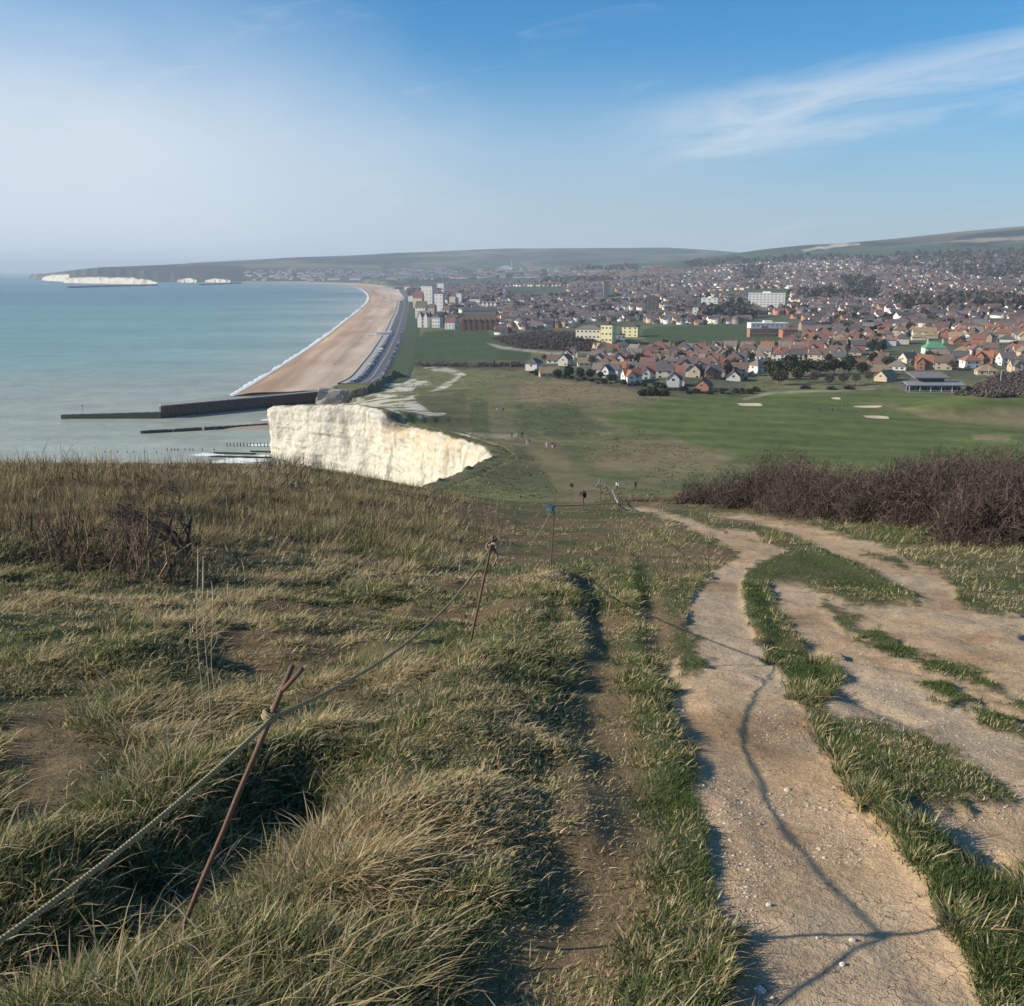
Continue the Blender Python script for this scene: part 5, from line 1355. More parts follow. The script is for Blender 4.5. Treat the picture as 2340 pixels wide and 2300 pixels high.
    for side, off, step, lab in ((0, 7.6, 3.0, 'sea side'), (1, 20.4, 5.6, 'land side')):
        L = offset_line(P, off); t = 6.0; k = 0
        while t < min(s[-1] - 5, 560) and k < 150:
            if R.random() < .84:
                col = str(R.choice(list(paints), p=[.2, .24, .2, .12, .06, .18])); x, y = np.interp(t, s, L[:, 0]), np.interp(t, s, L[:, 1])
                o = link('parked_car', cm[col], None, (x, y, np.interp(t, s, zb) - .1), np.interp(t, s, ang) + (0.0 if side else .95) + R.normal(0, .05))
                key = (col, lab); i = cnt.get(key, 0); cnt[key] = i + 1
                tag(o, f"{ordinal(i)} {col} car on the {lab} of the seafront road from the headland", 'car', 'cars parked along the seafront road')
            t += step * (1 + t / 500); k += 1
    # beach shelter / lifeguard hut and ramp by the bend
    x, y, _ = ground_at(875, 768, 400)
    mb = MB(); mb.box(-7, -3, -3, 7, 3, 3.2); mb.box(-7.4, -3.4, 3.2, 7.4, 3.4, 3.6); mb.box(-16, -2, -3, -7, 2, .8)
    tag(mb.build('shelter', [wallm('white')], None, False, (x, y, 5)), 'small white shelter with a ramp where the seafront road bends', 'shelter')
def attr_plain(name, c): return plain(name, c, .95, .3, .12)
seafront()
def groynes():
    a = np.array(onplane(370, 956, 0)); b = np.array((-103., 578.))
    T = (b - a) / np.linalg.norm(b - a); N = np.array([T[1], -T[0]]); L = np.linalg.norm(b - a)
    t = thing('groyne', 'tall dark sheet pile groyne wall running out from the cliff foot', 'groyne', (a[0], a[1], 0), math.atan2(T[1], T[0]))
    mb = MB(); st = 1.35; n = int(L / st)
    poly = []
    for i in range(n):
        x = i * st; poly += [(x, 0), (x + st * .45, 0), (x + st * .55, -.55), (x + st * .95, -.55)]
    pts = poly
    for i in range(len(pts) - 1):
        (x0, y0), (x1, y1) = pts[i], pts[i + 1]
        mb.add([(x0, y0, -3), (x1, y1, -3), (x1, y1, 6.2), (x0, y0, 6.2)], [(0, 1, 2, 3)])
    mb.box(-.1, .02, -3, L, 2.4, 6.1)
    rust, nt, bs = newmat('sheet_pile')
    tc = node(nt, 'ShaderNodeTexCoord'); f = noise(nt, tc.outputs['Object'], .5, 6, .7); sp = node(nt, 'ShaderNodeSeparateXYZ'); nt.links.new(tc.outputs['Object'], sp.inputs[0])
    wet = (X(nt, sp.outputs[2]) + (f - .5) * 1.6).smooth(2.2, .6)
    c = mixcol(nt, f, (.070, .050, .042), (.15, .105, .085)); c = mixcol(nt, wet, c, (.035, .034, .028)); nt.links.new(c, bs.inputs['Base Color']); bs.inputs['Roughness'].default_value = .8
    mb.build('pile_wall', rust, t)
    mb = MB(); mb.box(-.3, -.75, 6.203, L + .2, 2.7, 6.65); mb.build('capping', plain('groyne_concrete', (.34, .31, .28), .9, .2, .4), t)
    mb = MB()
    for i in range(int(L / 2.4)): mb.box(i * 2.4 + .4, .1, 6.653, i * 2.4 + .52, .22, 7.75)
    mb.box(0, .1, 7.25, L, .2, 7.33); mb.box(0, .1, 7.75, L, .2, 7.85); mb.build('railing', plain('rail_grey', (.42, .42, .40), .6, .1), t)
    c0 = np.array(onplane(142, 957, 0)); T2 = (a - c0) / np.linalg.norm(a - c0); L2 = np.linalg.norm(a - c0)
    t = thing('breakwater', 'low dark concrete arm reaching out to sea beyond the sheet pile groyne', 'breakwater', (c0[0], c0[1], 0), math.atan2(T2[1], T2[0]))
    mb = MB(); k = 24
    for i in range(k):
        x0, x1 = L2 * i / k, L2 * (i + 1) / k - .05; h = 2.0 + 1.2 * i / k + random.uniform(-.08, .08)
        mb.prism([(-1.7, -2), (-1.3, h), (1.6, h), (2.0, -2)], 'x', x0, x1)
    mb.build('arm', plain('wet_concrete', (.055, .060, .045), .6, .35, .5), t)
    mb = MB(); mb.tube([(11, 0, 1.5), (11, 0, 6.5)], .16, 6); mb.box(10.7, -.3, 6.5, 11.3, .3, 7.1); mb.build('beacon_post', plain('mast_grey', (.25, .25, .27)), t)
    # second, lower groyne with its sand spit
    g = [onplane(x, y, 0) for x, y in [(325, 991), (400, 987), (470, 983), (540, 979), (618, 974)]]
    mb = MB()
    for (x0, y0), (x1, y1) in zip(g[:-1], g[1:]):
        d = np.array([x1 - x0, y1 - y0]); l = np.linalg.norm(d); d /= l
        for i in range(int(l / 1.3)):
            cx_, cy_ = x0 + d[0] * i * 1.3, y0 + d[1] * i * 1.3; h = 1.35 + random.uniform(-.12, .15)
            mb.box(cx_ - .5, cy_ - .75, -2, cx_ + .62, cy_ + .75, h)
    tag(mb.build('timber_groyne', plain('wet_timber', (.060, .055, .042), .7, .35, .6)), 'low weed covered timber groyne in the water below the tall wall', 'groyne')
    pts = np.array([onplane(x, y, 0) for x, y in [(470, 982), (520, 976), (560, 970), (600, 962), (660, 955), (660, 985), (600, 984), (540, 984)]])
    c = pts.mean(0); V = [(c[0], c[1], .9)] + [(c[0] + (p[0] - c[0]) * .6, c[1] + (p[1] - c[1]) * .6, .7) for p in pts] + [(p[0], p[1], -.25) for p in pts]; m = len(pts)
    Fc = [(0, 1 + i, 1 + (i + 1) % m) for i in range(m)] + [(1 + i, 1 + m + i, 1 + m + (i + 1) % m, 1 + (i + 1) % m) for i in range(m)]
    o = link('beach', mesh_py('sand_spit', V, Fc, plain('wet_sand', (.36, .29, .21), .7, .2, .3), None, True)); tag(o, 'small wet sand spit at the foot of the chalk cliff', None, None, 'structure')
    # boulder block behind the cliff and the rock ledges in the shallows
    R = np.random.default_rng(41)
    def rock(name, label, cat, x, y, z, sx, sy, sz, mat, seed, rot=0, taper=.75):
        n, k = 26, 12; th = np.linspace(0, 2 * math.pi, n, endpoint=False); V = []
        for j in range(k):
            f = j / (k - 1); r = (1 - f) * 1 + f * taper
            for a in th:
                q = 1 + .28 * float(vn(np.array([math.cos(a) * 1.7 + 5 + seed]), np.array([math.sin(a) * 1.7 + f * 1.5]), seed)) + .10 * float(vn(np.array([math.cos(a) * 5 + seed]), np.array([math.sin(a) * 5 + f * 6]), seed + 1))
                ca, sa = math.cos(a), math.sin(a); ex = np.sign(ca) * abs(ca) ** .6; ey = np.sign(sa) * abs(sa) ** .6
                V.append((ex * sx * r * q, ey * sy * r * q, -2 + (sz + 2) * f + .12 * sz * float(vn(np.array([a * 2.]), np.array([f * 3 + seed]), seed + 2))))
        V.append((0, 0, sz * 1.05)); Fc = [(j * n + i, j * n + (i + 1) % n, (j + 1) * n + (i + 1) % n, (j + 1) * n + i) for j in range(k - 1) for i in range(n)]
        Fc += [((k - 1) * n + i, (k - 1) * n + (i + 1) % n, len(V) - 1) for i in range(n)]
        o = link(name, mesh_py(name, V, Fc, mat), None, (x, y, z), rot); tag(o, label, cat); return o
    gr = plain('rubble_rock', (.33, .28, .225), .95, .45, .55)
    x, y = onplane(757, 917, 4); rock('rock_outcrop', 'big brown rubble rock block between the cliff and the beach', 'rock', x + 2, y - 8, 3, 11, 7, 8.5, gr, 61, .1, .7)
    wt = plain('dark_ledge', (.028, .030, .027), .5, .3, .5)
    for i, (px, py, w, lb) in enumerate([(540, 1038, 13, 'upper long dark rock ledge in the foam at the cliff foot'), (545, 1046, 17, 'lower long dark rock ledge in the foam at the cliff foot'), (600, 1034, 7, 'short dark rock ledge touching the cliff foot')]):
        x, y = onplane(px, py, 0); rock('rock_ledge', lb, 'rock', x, y, 0, w, .9, .55, wt, 70 + i, -.12)
    # foam by the ledges
    V, Fq = [], []
    for px, py, w, h in [(470, 1040, 16, 3), (560, 1052, 26, 3.5), (520, 1043, 16, 1.6), (590, 1018, 12, 2.2), (575, 970, 8, 3), (540, 1056, 22, 2.5), (600, 1042, 9, 1.5), (610, 960, 6, 3), (500, 1056, 10, 2)]:
        x, y = onplane(px, py, 0); b0 = len(V); m = 40
        V.append((x, y, .10)); 
        for i in range(m):
            a = 2 * math.pi * i / m; q = .55 + .6 * abs(float(vn(np.array([math.cos(a) * 3 + px]), np.array([math.sin(a) * 3 + py]), 81)))
            V.append((x + math.cos(a) * w * .5 * q, y + math.sin(a) * h * 1.6 * q, .06))
        Fq += [(b0, b0 + 1 + i, b0 + 1 + (i + 1) % m) for i in range(m)]
    o = link('foam', mesh_py('foam', V, Fq, plain('sea_foam', (.8, .82, .8)))); tag(o, 'patches of white foam around the rocks at the cliff foot', None, None, 'stuff')
    # weathered stakes in the shallows
    k = 0; wood = plain('wet_timber', (.060, .055, .042))
    rows = [(x, 1021 + .1 * math.sin(x), 9) for x in np.linspace(519, 612, 13)] + [(x, 1030, 5) for x in (382, 392, 399, 407, 423, 434, 442, 463, 489)] + [(x, 1034, 3) for x in (240, 252, 268, 290, 305, 330, 358)]
    names = {13: 'tall stake row beside the cliff foot', 9: 'middle stake row', 7: 'low stake row far from the cliff'}
    for j, (px, py, hp) in enumerate(rows):
        x, y = onplane(px, py, 0); h = hp / F * y * 1.05; mb = MB(); lx, ly = random.uniform(-.15, .15), random.uniform(-.1, .1)
        mb.tube([(0, 0, -1.5), (lx * .5, ly * .5, h * .5), (lx, ly, h)], [.24, .22, .16], 6)
        row, idx = ('tall stake row beside the cliff foot', 12 - j) if j < 13 else (('middle stake row in the shallows', 21 - j) if j < 22 else ('low stake row off the headland', 28 - j))
        o = mb.build('stake', wood, None, False, (x, y, 0)); tag(o, f"{ordinal(idx)} weathered stake from the cliff in the {row}", 'stake', 'weathered stakes standing in the shallows')
    # harbour breakwaters far off
    for pts, lb, h in (([(157, 658.5), (230, 656.5), (300, 654.5), (357, 653)], 'long dark harbour breakwater below the far chalk cliff', 7), ([(458, 652.5), (500, 650.5), (550, 648.5)], 'short dark harbour pier right of the long far breakwater', 6)):
        mb = MB(); q = [onplane(a, b, 0) for a, b in pts]
        for (x0, y0), (x1, y1) in zip(q[:-1], q[1:]):
            d = np.array([x1 - x0, y1 - y0]); d = d / np.linalg.norm(d); nn = np.array([-d[1], d[0]]) * 7
            V = [(x0 + nn[0], y0 + nn[1], -2), (x0 - nn[0], y0 - nn[1], -2), (x1 - nn[0], y1 - nn[1], -2), (x1 + nn[0], y1 + nn[1], -2)]; V += [(a, b, h) for a, b, _ in V]
            mb.add(V, [(4, 5, 6, 7), (0, 1, 5, 4), (1, 2, 6, 5), (2, 3, 7, 6), (3, 0, 4, 7)])
        tag(mb.build('breakwater', plain('far_stone', (.075, .085, .085), .9, .2, .02)), lb, 'breakwater')
    # ochre clay cliff where the land meets the road
    top = [ground_at(px, py, 300) for px, py in [(792, 912), (812, 906), (838, 900), (858, 890), (876, 874), (892, 866), (915, 858)]]
    A = resample_lin(np.array(top), .8); n = len(A); k = 16; t = np.linspace(0, 1, k); s = np.arange(n) * .8
    zg = H(A[:, 0], A[:, 1]); Tn = np.gradient(A[:, :2], axis=0); Tn /= np.linalg.norm(Tn, axis=1)[:, None]
    hh = (3.6 + 1.5 * vn(s / 5, s * 0, 161)) * np.minimum(1, np.minimum(s, s[-1] - s) / 6 + .25)
    kc = 5; t = np.r_[t, np.ones(kc)]; k = len(t)
    Sg = np.repeat(s[:, None], k, 1); zz = zg[:, None] - 1.2 + (hh[:, None] + 1.2) * t[None]
    back = np.r_[np.zeros(k - kc), np.linspace(1.2, 7, kc)]
    off = -1.5 * t[None] ** 1.5 + .5 * fbm(Sg / 2, zz / 3, 162, 3) + 1.0 - back[None]
    x = np.repeat(A[:, 0][:, None], k, 1) - .25 * off; y = A[:, 1][:, None] - off
    zb_ = H(x[:, -kc:], y[:, -kc:].copy()) if False else np.stack([H(x[:, j], y[:, j]) for j in range(k - kc, k)], 1)
    f = np.linspace(.1, 1, kc)[None]; zz[:, -kc:] = zz[:, -kc:] * (1 - f) + (zb_ - .3) * f
    c = lerp(C(.42, .23, .10), C(.62, .50, .30), ss(-.1, .35, fbm(Sg / 3.2, zz / 5, 163, 3))[..., None]); c = lerp(c, C(.22, .12, .08), ss(.2, .5, fbm(Sg / 1.6, zz / 6, 164, 2))[..., None])
    c = lerp(c, C(.13, .125, .055), ((back > 0)[None] * np.ones((n, 1)))[..., None])
    idx = np.arange(n * k).reshape(n, k); Fq = np.stack([idx[:-1, :-1], idx[1:, :-1], idx[1:, 1:], idx[:-1, 1:]], -1).reshape(-1, 4)
    o = link('cliff', mesh_np('clay_cliff', np.stack([x.ravel(), y.ravel(), zz.ravel()], 1), Fq, attrmat('clay', .95, .4, .6), c.reshape(-1, 3), True)); tag(o, 'low ochre and orange clay cliff beside the end of the seafront road', None, None, 'structure')
groynes()
# ================================================================== GOLF COURSE
def golf():
    sand = plain('bunker_sand', (.62, .50, .34), .95, .12, .5)
    for px, py, w, h, lb in [(1714, 926, 62, 8.5, 'leftmost pale sand bunker on the fairway, below the light path'), (1982, 931, 60, 5.5, 'thin sand bunker right of the golfers'), (2005, 955, 60, 8, 'lowest pale sand bunker on the fairway'), (1911, 912, 20, 4.5, 'small white sand patch on the tee behind the golfers')]:
        x, y, z = ground_at(px, py, 200); k = y / F; m = 44; V = []; Fc = []
        vh = h * k / .14
        for ring, f in ((0, 0.0), (1, .6), (2, 1.0)):
            for i in range(m):
                a = 2 * math.pi * i / m; q = 1 + .16 * float(vn(np.array([math.cos(a) * 2 + px]), np.array([math.sin(a) * 2]), 171))
                xx, yy = x + math.cos(a) * w * .5 * k * q * f, y + math.sin(a) * vh * .5 * q * f
                zz = float(H([xx], [yy])[0]) + .10 + (.25 if (ring == 2 and math.sin(a) > 0) else 0.) - (.05 if ring < 2 else 0); V.append((xx, yy, zz))
        for r in (0, 1): Fc += [(r * m + i, r * m + (i + 1) % m, (r + 1) * m + (i + 1) % m, (r + 1) * m + i) for i in range(m)]
        o = link('sand_bunker', mesh_py('sand_bunker', V, Fc, sand, None, True)); tag(o, lb, None, None, 'structure')
    for px, py, h, lb in [(2257, 868, 32, 'tall pale pole behind the clubhouse, left of the two'), (2286, 872, 26, 'tall pale pole with an arm beside the brown mound')]:
        x, y, z = ground_at(px, py, 200); k = y / F; mb = MB(); mb.tube([(0, 0, -1), (0, 0, h * k)], [.14, .09], 6); 
        if h == 26: mb.tube([(0, 0, h * k * .93), (2.6, 0, h * k)], [.07, .05], 6)
        tag(mb.build('pole', plain('pole_white', (.62, .62, .60), .5, .1), None, False, (x, y, z)), lb, 'pole')
golf()
# ================================================================== PEOPLE
def body_mesh(pose):
    """one continuous skinned figure, 1.74 m, facing +y"""
    st, sw, lean = pose
    P = {'pel': (0, 0, .93), 'wst': (0, .01 + lean * .2, 1.08), 'chs': (0, lean * .6, 1.30), 'shc': (0, lean * .8, 1.42), 'nek': (0, .01 + lean, 1.49), 'hd1': (0, .02 + lean * 1.1, 1.58), 'hd2': (0, .02 + lean * 1.1, 1.68)}
    R_ = {'pel': .135, 'wst': .115, 'chs': .14, 'shc': .105, 'nek': .055, 'hd1': .095, 'hd2': .075}
    E = [('pel', 'wst'), ('wst', 'chs'), ('chs', 'shc'), ('shc', 'nek'), ('nek', 'hd1'), ('hd1', 'hd2')]
    for s, n in ((-1, 'l'), (1, 'r')):
        f = st * s
        P['hip' + n] = (s * .09, 0, .88); P['kne' + n] = (s * .10, f * .5 + .03, .49); P['ank' + n] = (s * .10, f * 1.0 - .03, .085); P['toe' + n] = (s * .115, f * 1.0 + .14, .035)
        R_.update({'hip' + n: .095, 'kne' + n: .062, 'ank' + n: .045, 'toe' + n: .036})
        P['sho' + n] = (s * .185, lean * .8, 1.40); P['elb' + n] = (s * .235, lean * .7 - f * sw * .4, 1.13); P['wri' + n] = (s * .225, lean * .7 - f * sw + .08, .90); P['han' + n] = (s * .22, lean * .7 - f * sw + .12, .80)
        R_.update({'sho' + n: .065, 'elb' + n: .048, 'wri' + n: .034, 'han' + n: .036})
        E += [('pel', 'hip' + n), ('hip' + n, 'kne' + n), ('kne' + n, 'ank' + n), ('ank' + n, 'toe' + n), ('shc', 'sho' + n), ('sho' + n, 'elb' + n), ('elb' + n, 'wri' + n), ('wri' + n, 'han' + n)]
    keys = list(P); me = bpy.data.meshes.new('body'); me.from_pydata([P[k] for k in keys], [(keys.index(a), keys.index(b)) for a, b in E], [])
    o = bpy.data.objects.new('figure', me); COL.objects.link(o)
    o.modifiers.new('s', 'SKIN'); o.modifiers.new('u', 'SUBSURF').levels = 1
    for i, k in enumerate(keys):
        sv = me.skin_vertices[0].data[i]; sv.radius = (R_[k], R_[k] * (.8 if k in ('pel', 'wst', 'chs', 'shc') else 1)); sv.use_root = (i == 0)
    dg = bpy.context.evaluated_depsgraph_get(); out = bpy.data.meshes.new_from_object(o.evaluated_get(dg))
    bpy.data.objects.remove(o); bpy.data.meshes.remove(me)
    return out
def people():
    bodies = [body_mesh((.26, .5, .04)), body_mesh((-.24, .55, .03)), body_mesh((.05, .3, .0)), body_mesh((.10, -2.0, .12))]
    skin = plain('skin', (.50, .32, .24), .6, .05); hair = plain('hair', (.05, .035, .025), .7, .1)
    cl = {'white': (.75, .75, .73), 'black': (.02, .02, .022), 'navy': (.03, .04, .08), 'grey': (.25, .25, .26), 'pale': (.55, .48, .42), 'red': (.32, .05, .05), 'blue': (.08, .16, .33), 'khaki': (.22, .19, .12)}
    def person(px, py, top, leg, pose, rot, label, grp, cover=False, tmin=90, plane=None):
        x, y, z = ground_at(px, py, tmin) if plane is None else (*onplane(px, py, plane), plane)
        me = bodies[pose].copy(); me.materials.clear()
        for m in (plain('cloth_' + top, cl[top], .9, .1, 8), plain('cloth_' + leg, cl[leg], .9, .1, 8), skin, hair, plain('cloth_black', cl['black'], .9, .1, 8)): me.materials.append(m)
        for p in me.polygons:
            c = p.center
            if c.z > 1.50: p.material_index = 3 if (c.z > 1.66 or c.y < .0) else 2
            elif c.z < .10: p.material_index = 4
            elif c.z < .96 and abs(c.x) < .17: p.material_index = 1
            elif c.z < .90: p.material_index = 2
            else: p.material_index = 0
            p.use_smooth = True
        o = link('person', me, None, (x, y, z), rot); o.scale = (1.08, 1.08, 1.08); tag(o, label, 'person', grp)
        # head detail: nose and ears as one face piece is part of the body; the hair is a cap of its own
        mb = MB(); n = 10
        hc = me.vertices; 
        zt = max(v.co.z for v in hc); yc = [v.co.y for v in hc if v.co.z > zt - .08]; yc = sum(yc) / len(yc)
        V = []; Fc = []
        for j in range(5):
            f = j / 4 * 1.9; r = .098 * math.sin(max(f, .05)) * 1.0
            for i in range(n): V.append((math.cos(6.283 * i / n) * r, yc - .012 + math.sin(6.283 * i / n) * r * 1.1, zt - .085 + .1 * math.cos(f)))
        Fc = [(j * n + i, j * n + (i + 1) % n, (j + 1) * n + (i + 1) % n, (j + 1) * n + i) for j in range(4) for i in range(n)] + [tuple(range(n))]
        mb.add(V, Fc); mb.build('hair', hair, o, True)
    G = 'walkers on the headland path'
    for a in [(1136, 942, 'white', 'grey', 0, .2, 'far walker in white near the top of the worn path'), (1150, 942, 'navy', 'black', 1, .1, 'far walker in dark clothes beside the one in white'),
              (1170, 1001, 'black', 'black', 0, 2.8, 'walker in black, first of the line on the chalky path'), (1181, 1003, 'pale', 'grey', 1, 3.0, 'walker in pale top, second of the line on the chalky path'), (1193, 1001, 'black', 'navy', 0, 3.3, 'walker in black, third of the line on the chalky path'),
              (1204, 1018, 'grey', 'pale', 1, 2.6, 'walker in grey with pale trousers below the line of three'), (1210, 1017, 'navy', 'grey', 0, 2.9, 'walker in navy beside the one with pale trousers'),
              (1249, 1024, 'pale', 'white', 0, 3.1, 'walker in pale clothes left of a close pair'), (1262, 1025, 'black', 'white', 1, 3.0, 'walker in black top with light trousers in the close pair'), (1268, 1025, 'red', 'black', 0, 3.2, 'walker in reddish top at the right of the close pair')]:
        person(*a, G)
    for a in [(1410, 1122, 'white', 'navy', 0, 3.0, 'walker in bright white top coming up behind the bramble bank'), (1452, 1121, 'black', 'black', 1, 3.1, 'walker all in black right of the one in white top')]:
        person(*a, G, tmin=120)
    G = 'golfers on the fairway'
    for a in [(1873, 943, 'black', 'black', 3, .8, 'golfer in black bending, leftmost on the fairway'), (1902, 942, 'navy', 'black', 2, -.6, 'golfer in navy standing in the middle of the fairway group'), (1917, 936, 'grey', 'black', 0, .4, 'golfer in grey walking behind the one in navy'), (1929, 924, 'black', 'navy', 2, 1.5, 'golfer in black farther up the fairway, left of a pair'), (1937, 925, 'navy', 'black', 1, 1.2, 'golfer in navy farther up the fairway, right of a pair')]:
        person(*a, G)
    G = 'people on the beach'
    for a in [(764, 836, 'black', 'navy', 0, .5, 'dark figure low on the beach above the groyne'), (768, 836, 'navy', 'black', 2, 2.5, 'second dark figure standing beside the low beach figure'), (841, 753, 'red', 'grey', 1, 1.0, 'lone figure in red high on the beach near the shelter'), (752, 774, 'black', 'black', 0, .2, 'dark lone figure close to the surf halfway along the beach'), (722, 858, 'black', 'grey', 1, 2.0, 'dark figure on the beach just behind the groyne'), (724, 820, 'navy', 'black', 0, 1.2, 'navy figure on the open shingle between surf and groyne'), (812, 800, 'grey', 'navy', 2, .4, 'grey figure near the top of the beach below the parked cars')]:
        person(*a, G, plane=3.0)
people()
# ================================================================== GRASS OF THE HEADLAND
GR = {'green': [(.078, .120, .028), (.100, .142, .036), (.058, .090, .026)], 'grey': [(.105, .115, .062), (.13, .135, .075), (.085, .095, .05)],
      'straw': [(.46, .36, .19), (.38, .285, .14), (.55, .45, .27)], 'rust': [(.18, .122, .068), (.225, .160, .090), (.135, .095, .056)], 'short': [(.075, .105, .028), (.105, .13, .036), (.058, .085, .026)]}
GRN = {k: np.array(v) for k, v in GR.items()}
def grass_blades(B, lean_dir, L, W, lean, cols, tip, nseg):
    n = len(B); t = np.linspace(0, 1, nseg + 1)
    th = lean[:, None] * (.35 + .65 * t[None])
    hz = np.cumsum(np.c_[np.zeros(n), np.sin(th[:, 1:]) / nseg], 1) * L[:, None]; vt = np.cumsum(np.c_[np.zeros(n), np.cos(th[:, 1:]) / nseg], 1) * L[:, None]
    side = np.stack([-lean_dir[:, 1], lean_dir[:, 0]], 1)
    tw = rng.uniform(-1, 1, n); side = side + lean_dir * tw[:, None]; side /= np.linalg.norm(side, axis=1)[:, None]
    V = []; Cc = []
    for j in range(nseg + 1):
        c = np.stack([B[:, 0] + lean_dir[:, 0] * hz[:, j], B[:, 1] + lean_dir[:, 1] * hz[:, j], B[:, 2] + vt[:, j] - .01], 1)
        cj = cols * (1 - t[j]) + tip * t[j]
        if j < nseg:
            w = (W * (1 - t[j]) ** .6)[:, None]
            s3 = np.c_[side * w, np.zeros(n)]
            V += [c - s3, c + s3]; Cc += [cj, cj]
        else: V.append(c); Cc.append(cj)
    V = np.stack(V, 1); Cc = np.stack(Cc, 1); m = V.shape[1]
    tri = []
    for j in range(nseg - 1): a = 2 * j; tri += [(a, a + 1, a + 3), (a, a + 3, a + 2)]
    a = 2 * (nseg - 1); tri.append((a, a + 1, a + 2))
    Fc = (np.array(tri)[None] + m * np.arange(n)[:, None, None]).reshape(-1, 3)
    return V.reshape(-1, 3), Fc, Cc.reshape(-1, 3)
STAKE_BASE = [float(q[0]) for q in near_point(399, 2165)[:2]]
def build_grass():
    GM = attrmat('grass_blades', .75, .18, 1.5, .40, .2)
    def sample(n, y0, y1, x0=-160, x1=2500):
        px = rng.uniform(x0, x1, n); py = rng.uniform(y0, y1, n)
        x, y, ok = near_point(px, py); ok &= y < 60
        return x[ok], y[ok]
    xs = [sample(9000, 1044, 1150), sample(15000, 1100, 1380), sample(14000, 1350, 1760), sample(11500, 1740, 2440), sample(8000, 1200, 2300, 700, 2400)]
    x = np.concatenate([a for a, _ in xs]); y = np.concatenate([b for _, b in xs])
    bare, worn, strip, px, py = px_masks(x, y, H0(x, y))
    n3 = fbm(x * .9, y * .9, 218, 4); thin = .22 + .78 * ss(-.24, .15, n3)
    keepm = (rng.random(len(x)) > bare * 1.15) & (rng.random(len(x)) < np.maximum(thin * (1 - .68 * worn * (y < 12)), strip))
    x, y, worn, strip, px, py = (q[keepm] for q in (x, y, worn, strip, px, py))
    n = len(x); d = np.hypot(x, y)
    n1 = fbm(x * .55, y * .55, 211, 4); n2 = fbm(x * 1.7, y * 1.7, 212, 3); u = rng.random(n)
    left = ss(1180, 900, px + .22 * (py - 1300)); ridge = left * ss(1330, 1180, py); right = ss(1330, 1500, px) * ss(1420, 1180, py)
    mid = (1 - left) * (1 - right)
    # kind of each tuft
    kind = np.empty(n, object); kind[:] = 'grey'
    kind[(n1 + .5 * n2 > -.10)] = 'green'
    kind[(n1 - .8 * n2 < -.20)] = 'straw'
    kind[(u < .20)] = 'straw'
    r = (rng.random(n) < ridge * .70); kind[r] = 'rust'
    r2 = (ridge > .5) & (rng.random(n) < .16); kind[r2] = 'straw'
    kind[(rng.random(n) < strip * .9)] = 'short'
    worn = worn * (1 - .7 * ss(10, 16, d)); strip = strip * (1 - .3 * ss(14, 20, d))
    short = np.clip(np.maximum(np.maximum(worn * .9, strip), mid * .55 * ss(.1, -.2, n1)), 0, 1)
    k = (worn > .5) & (rng.random(n) < .45); kind[k] = 'straw'
    tuss = ss(.0, .38, n2 + .35 * n1)
    L = .046 + .078 * tuss * (.40 + .75 * left) + .02 * rng.normal(size=n)
    L = L + ridge * (.11 + .10 * tuss) + right * .06 + left * ss(1750, 1950, py) * .025
    L = L * (1 + .75 * ss(9, 18, d) * (1 - ridge)); L = L * (1 - .62 * short); L = np.where(strip > .5, .030 + .010 * rng.normal(size=n) + .016 * tuss + .03 * ss(10, 20, d), L)
    sb = STAKE_BASE; L = L * (1 - .6 * np.exp(-((x - sb[0]) ** 2 + (y - sb[1]) ** 2) / .16 ** 2))
    L = np.clip(L, .024, .5)
    far = ss(8, 40, d)
    Rr = (.05 + .10 * u) * (1 + 2.6 * far) * (1 + .5 * short)
    cnt = (30 + 16 * rng.random(n)).astype(int); cnt = np.where(d > 12, 17, cnt); cnt = np.where(d > 24, 11, cnt); cnt = np.where(d < 6, 46, cnt); cnt = np.where((strip > .5) & (d < 14), 46, cnt)
    cnt = np.where(worn > .5, (cnt * .55).astype(int), cnt)
    I = np.repeat(np.arange(n), cnt); m = len(I)
    a = rng.uniform(0, 2 * np.pi, m); rad = np.sqrt(rng.random(m)) * Rr[I]
    bx = x[I] + np.cos(a) * rad; by = y[I] + np.sin(a) * rad
    z0 = H0(bx, by); bb, bw, bs, bpx, bpy = px_masks(bx, by, z0)
    bz = z0 + near_relief(bx, by, bb, bs, bpx)
    ok = rng.random(m) > bb * 1.3
    I, a, rad, bx, by, bz = I[ok], a[ok], rad[ok], bx[ok], by[ok], bz[ok]; m = len(I)
    wind = np.array([.72, .25]); fl = 2.2 * fbm(x * .45, y * .45, 215, 2)
    cl = np.stack([np.cos(fl + .4), np.sin(fl + .4)], 1)[I]
    ld = np.stack([np.cos(a), np.sin(a)], 1) * (.35 + rad / Rr[I])[:, None] + cl * .55 + wind * .22 + rng.normal(0, .62, (m, 2)); ld /= np.linalg.norm(ld, axis=1)[:, None]
    stiff = ridge[I]
    lean = np.clip(rng.normal(1.05, .35, m) * (1 - .5 * stiff) + .35 * (kind[I] == 'straw'), .1, 1.75)
    Lb = L[I] * rng.uniform(.55, 1.25, m)
    db = np.hypot(bx, by)
    W = np.clip(.0021 + .00033 * db, .0021, .011) * rng.uniform(.7, 1.3, m) * np.where(strip[I] > .5, .85, 1)
    cols = np.zeros((m, 3)); ki = kind[I]
    for kk, arr in GRN.items():
        q = ki == kk
        if q.any(): cols[q] = arr[rng.integers(0, len(arr), q.sum())]
    mixs = rng.random(m); q = (mixs < .22) & (ki != 'straw') & (strip[I] < .5); cols[q] = GRN['straw'][rng.integers(0, 3, q.sum())]
    q = (mixs > .80) & (ki != 'short'); cols[q] = GRN['green'][rng.integers(0, 3, q.sum())]
    cols *= rng.uniform(.85, 1.45, (m, 1))
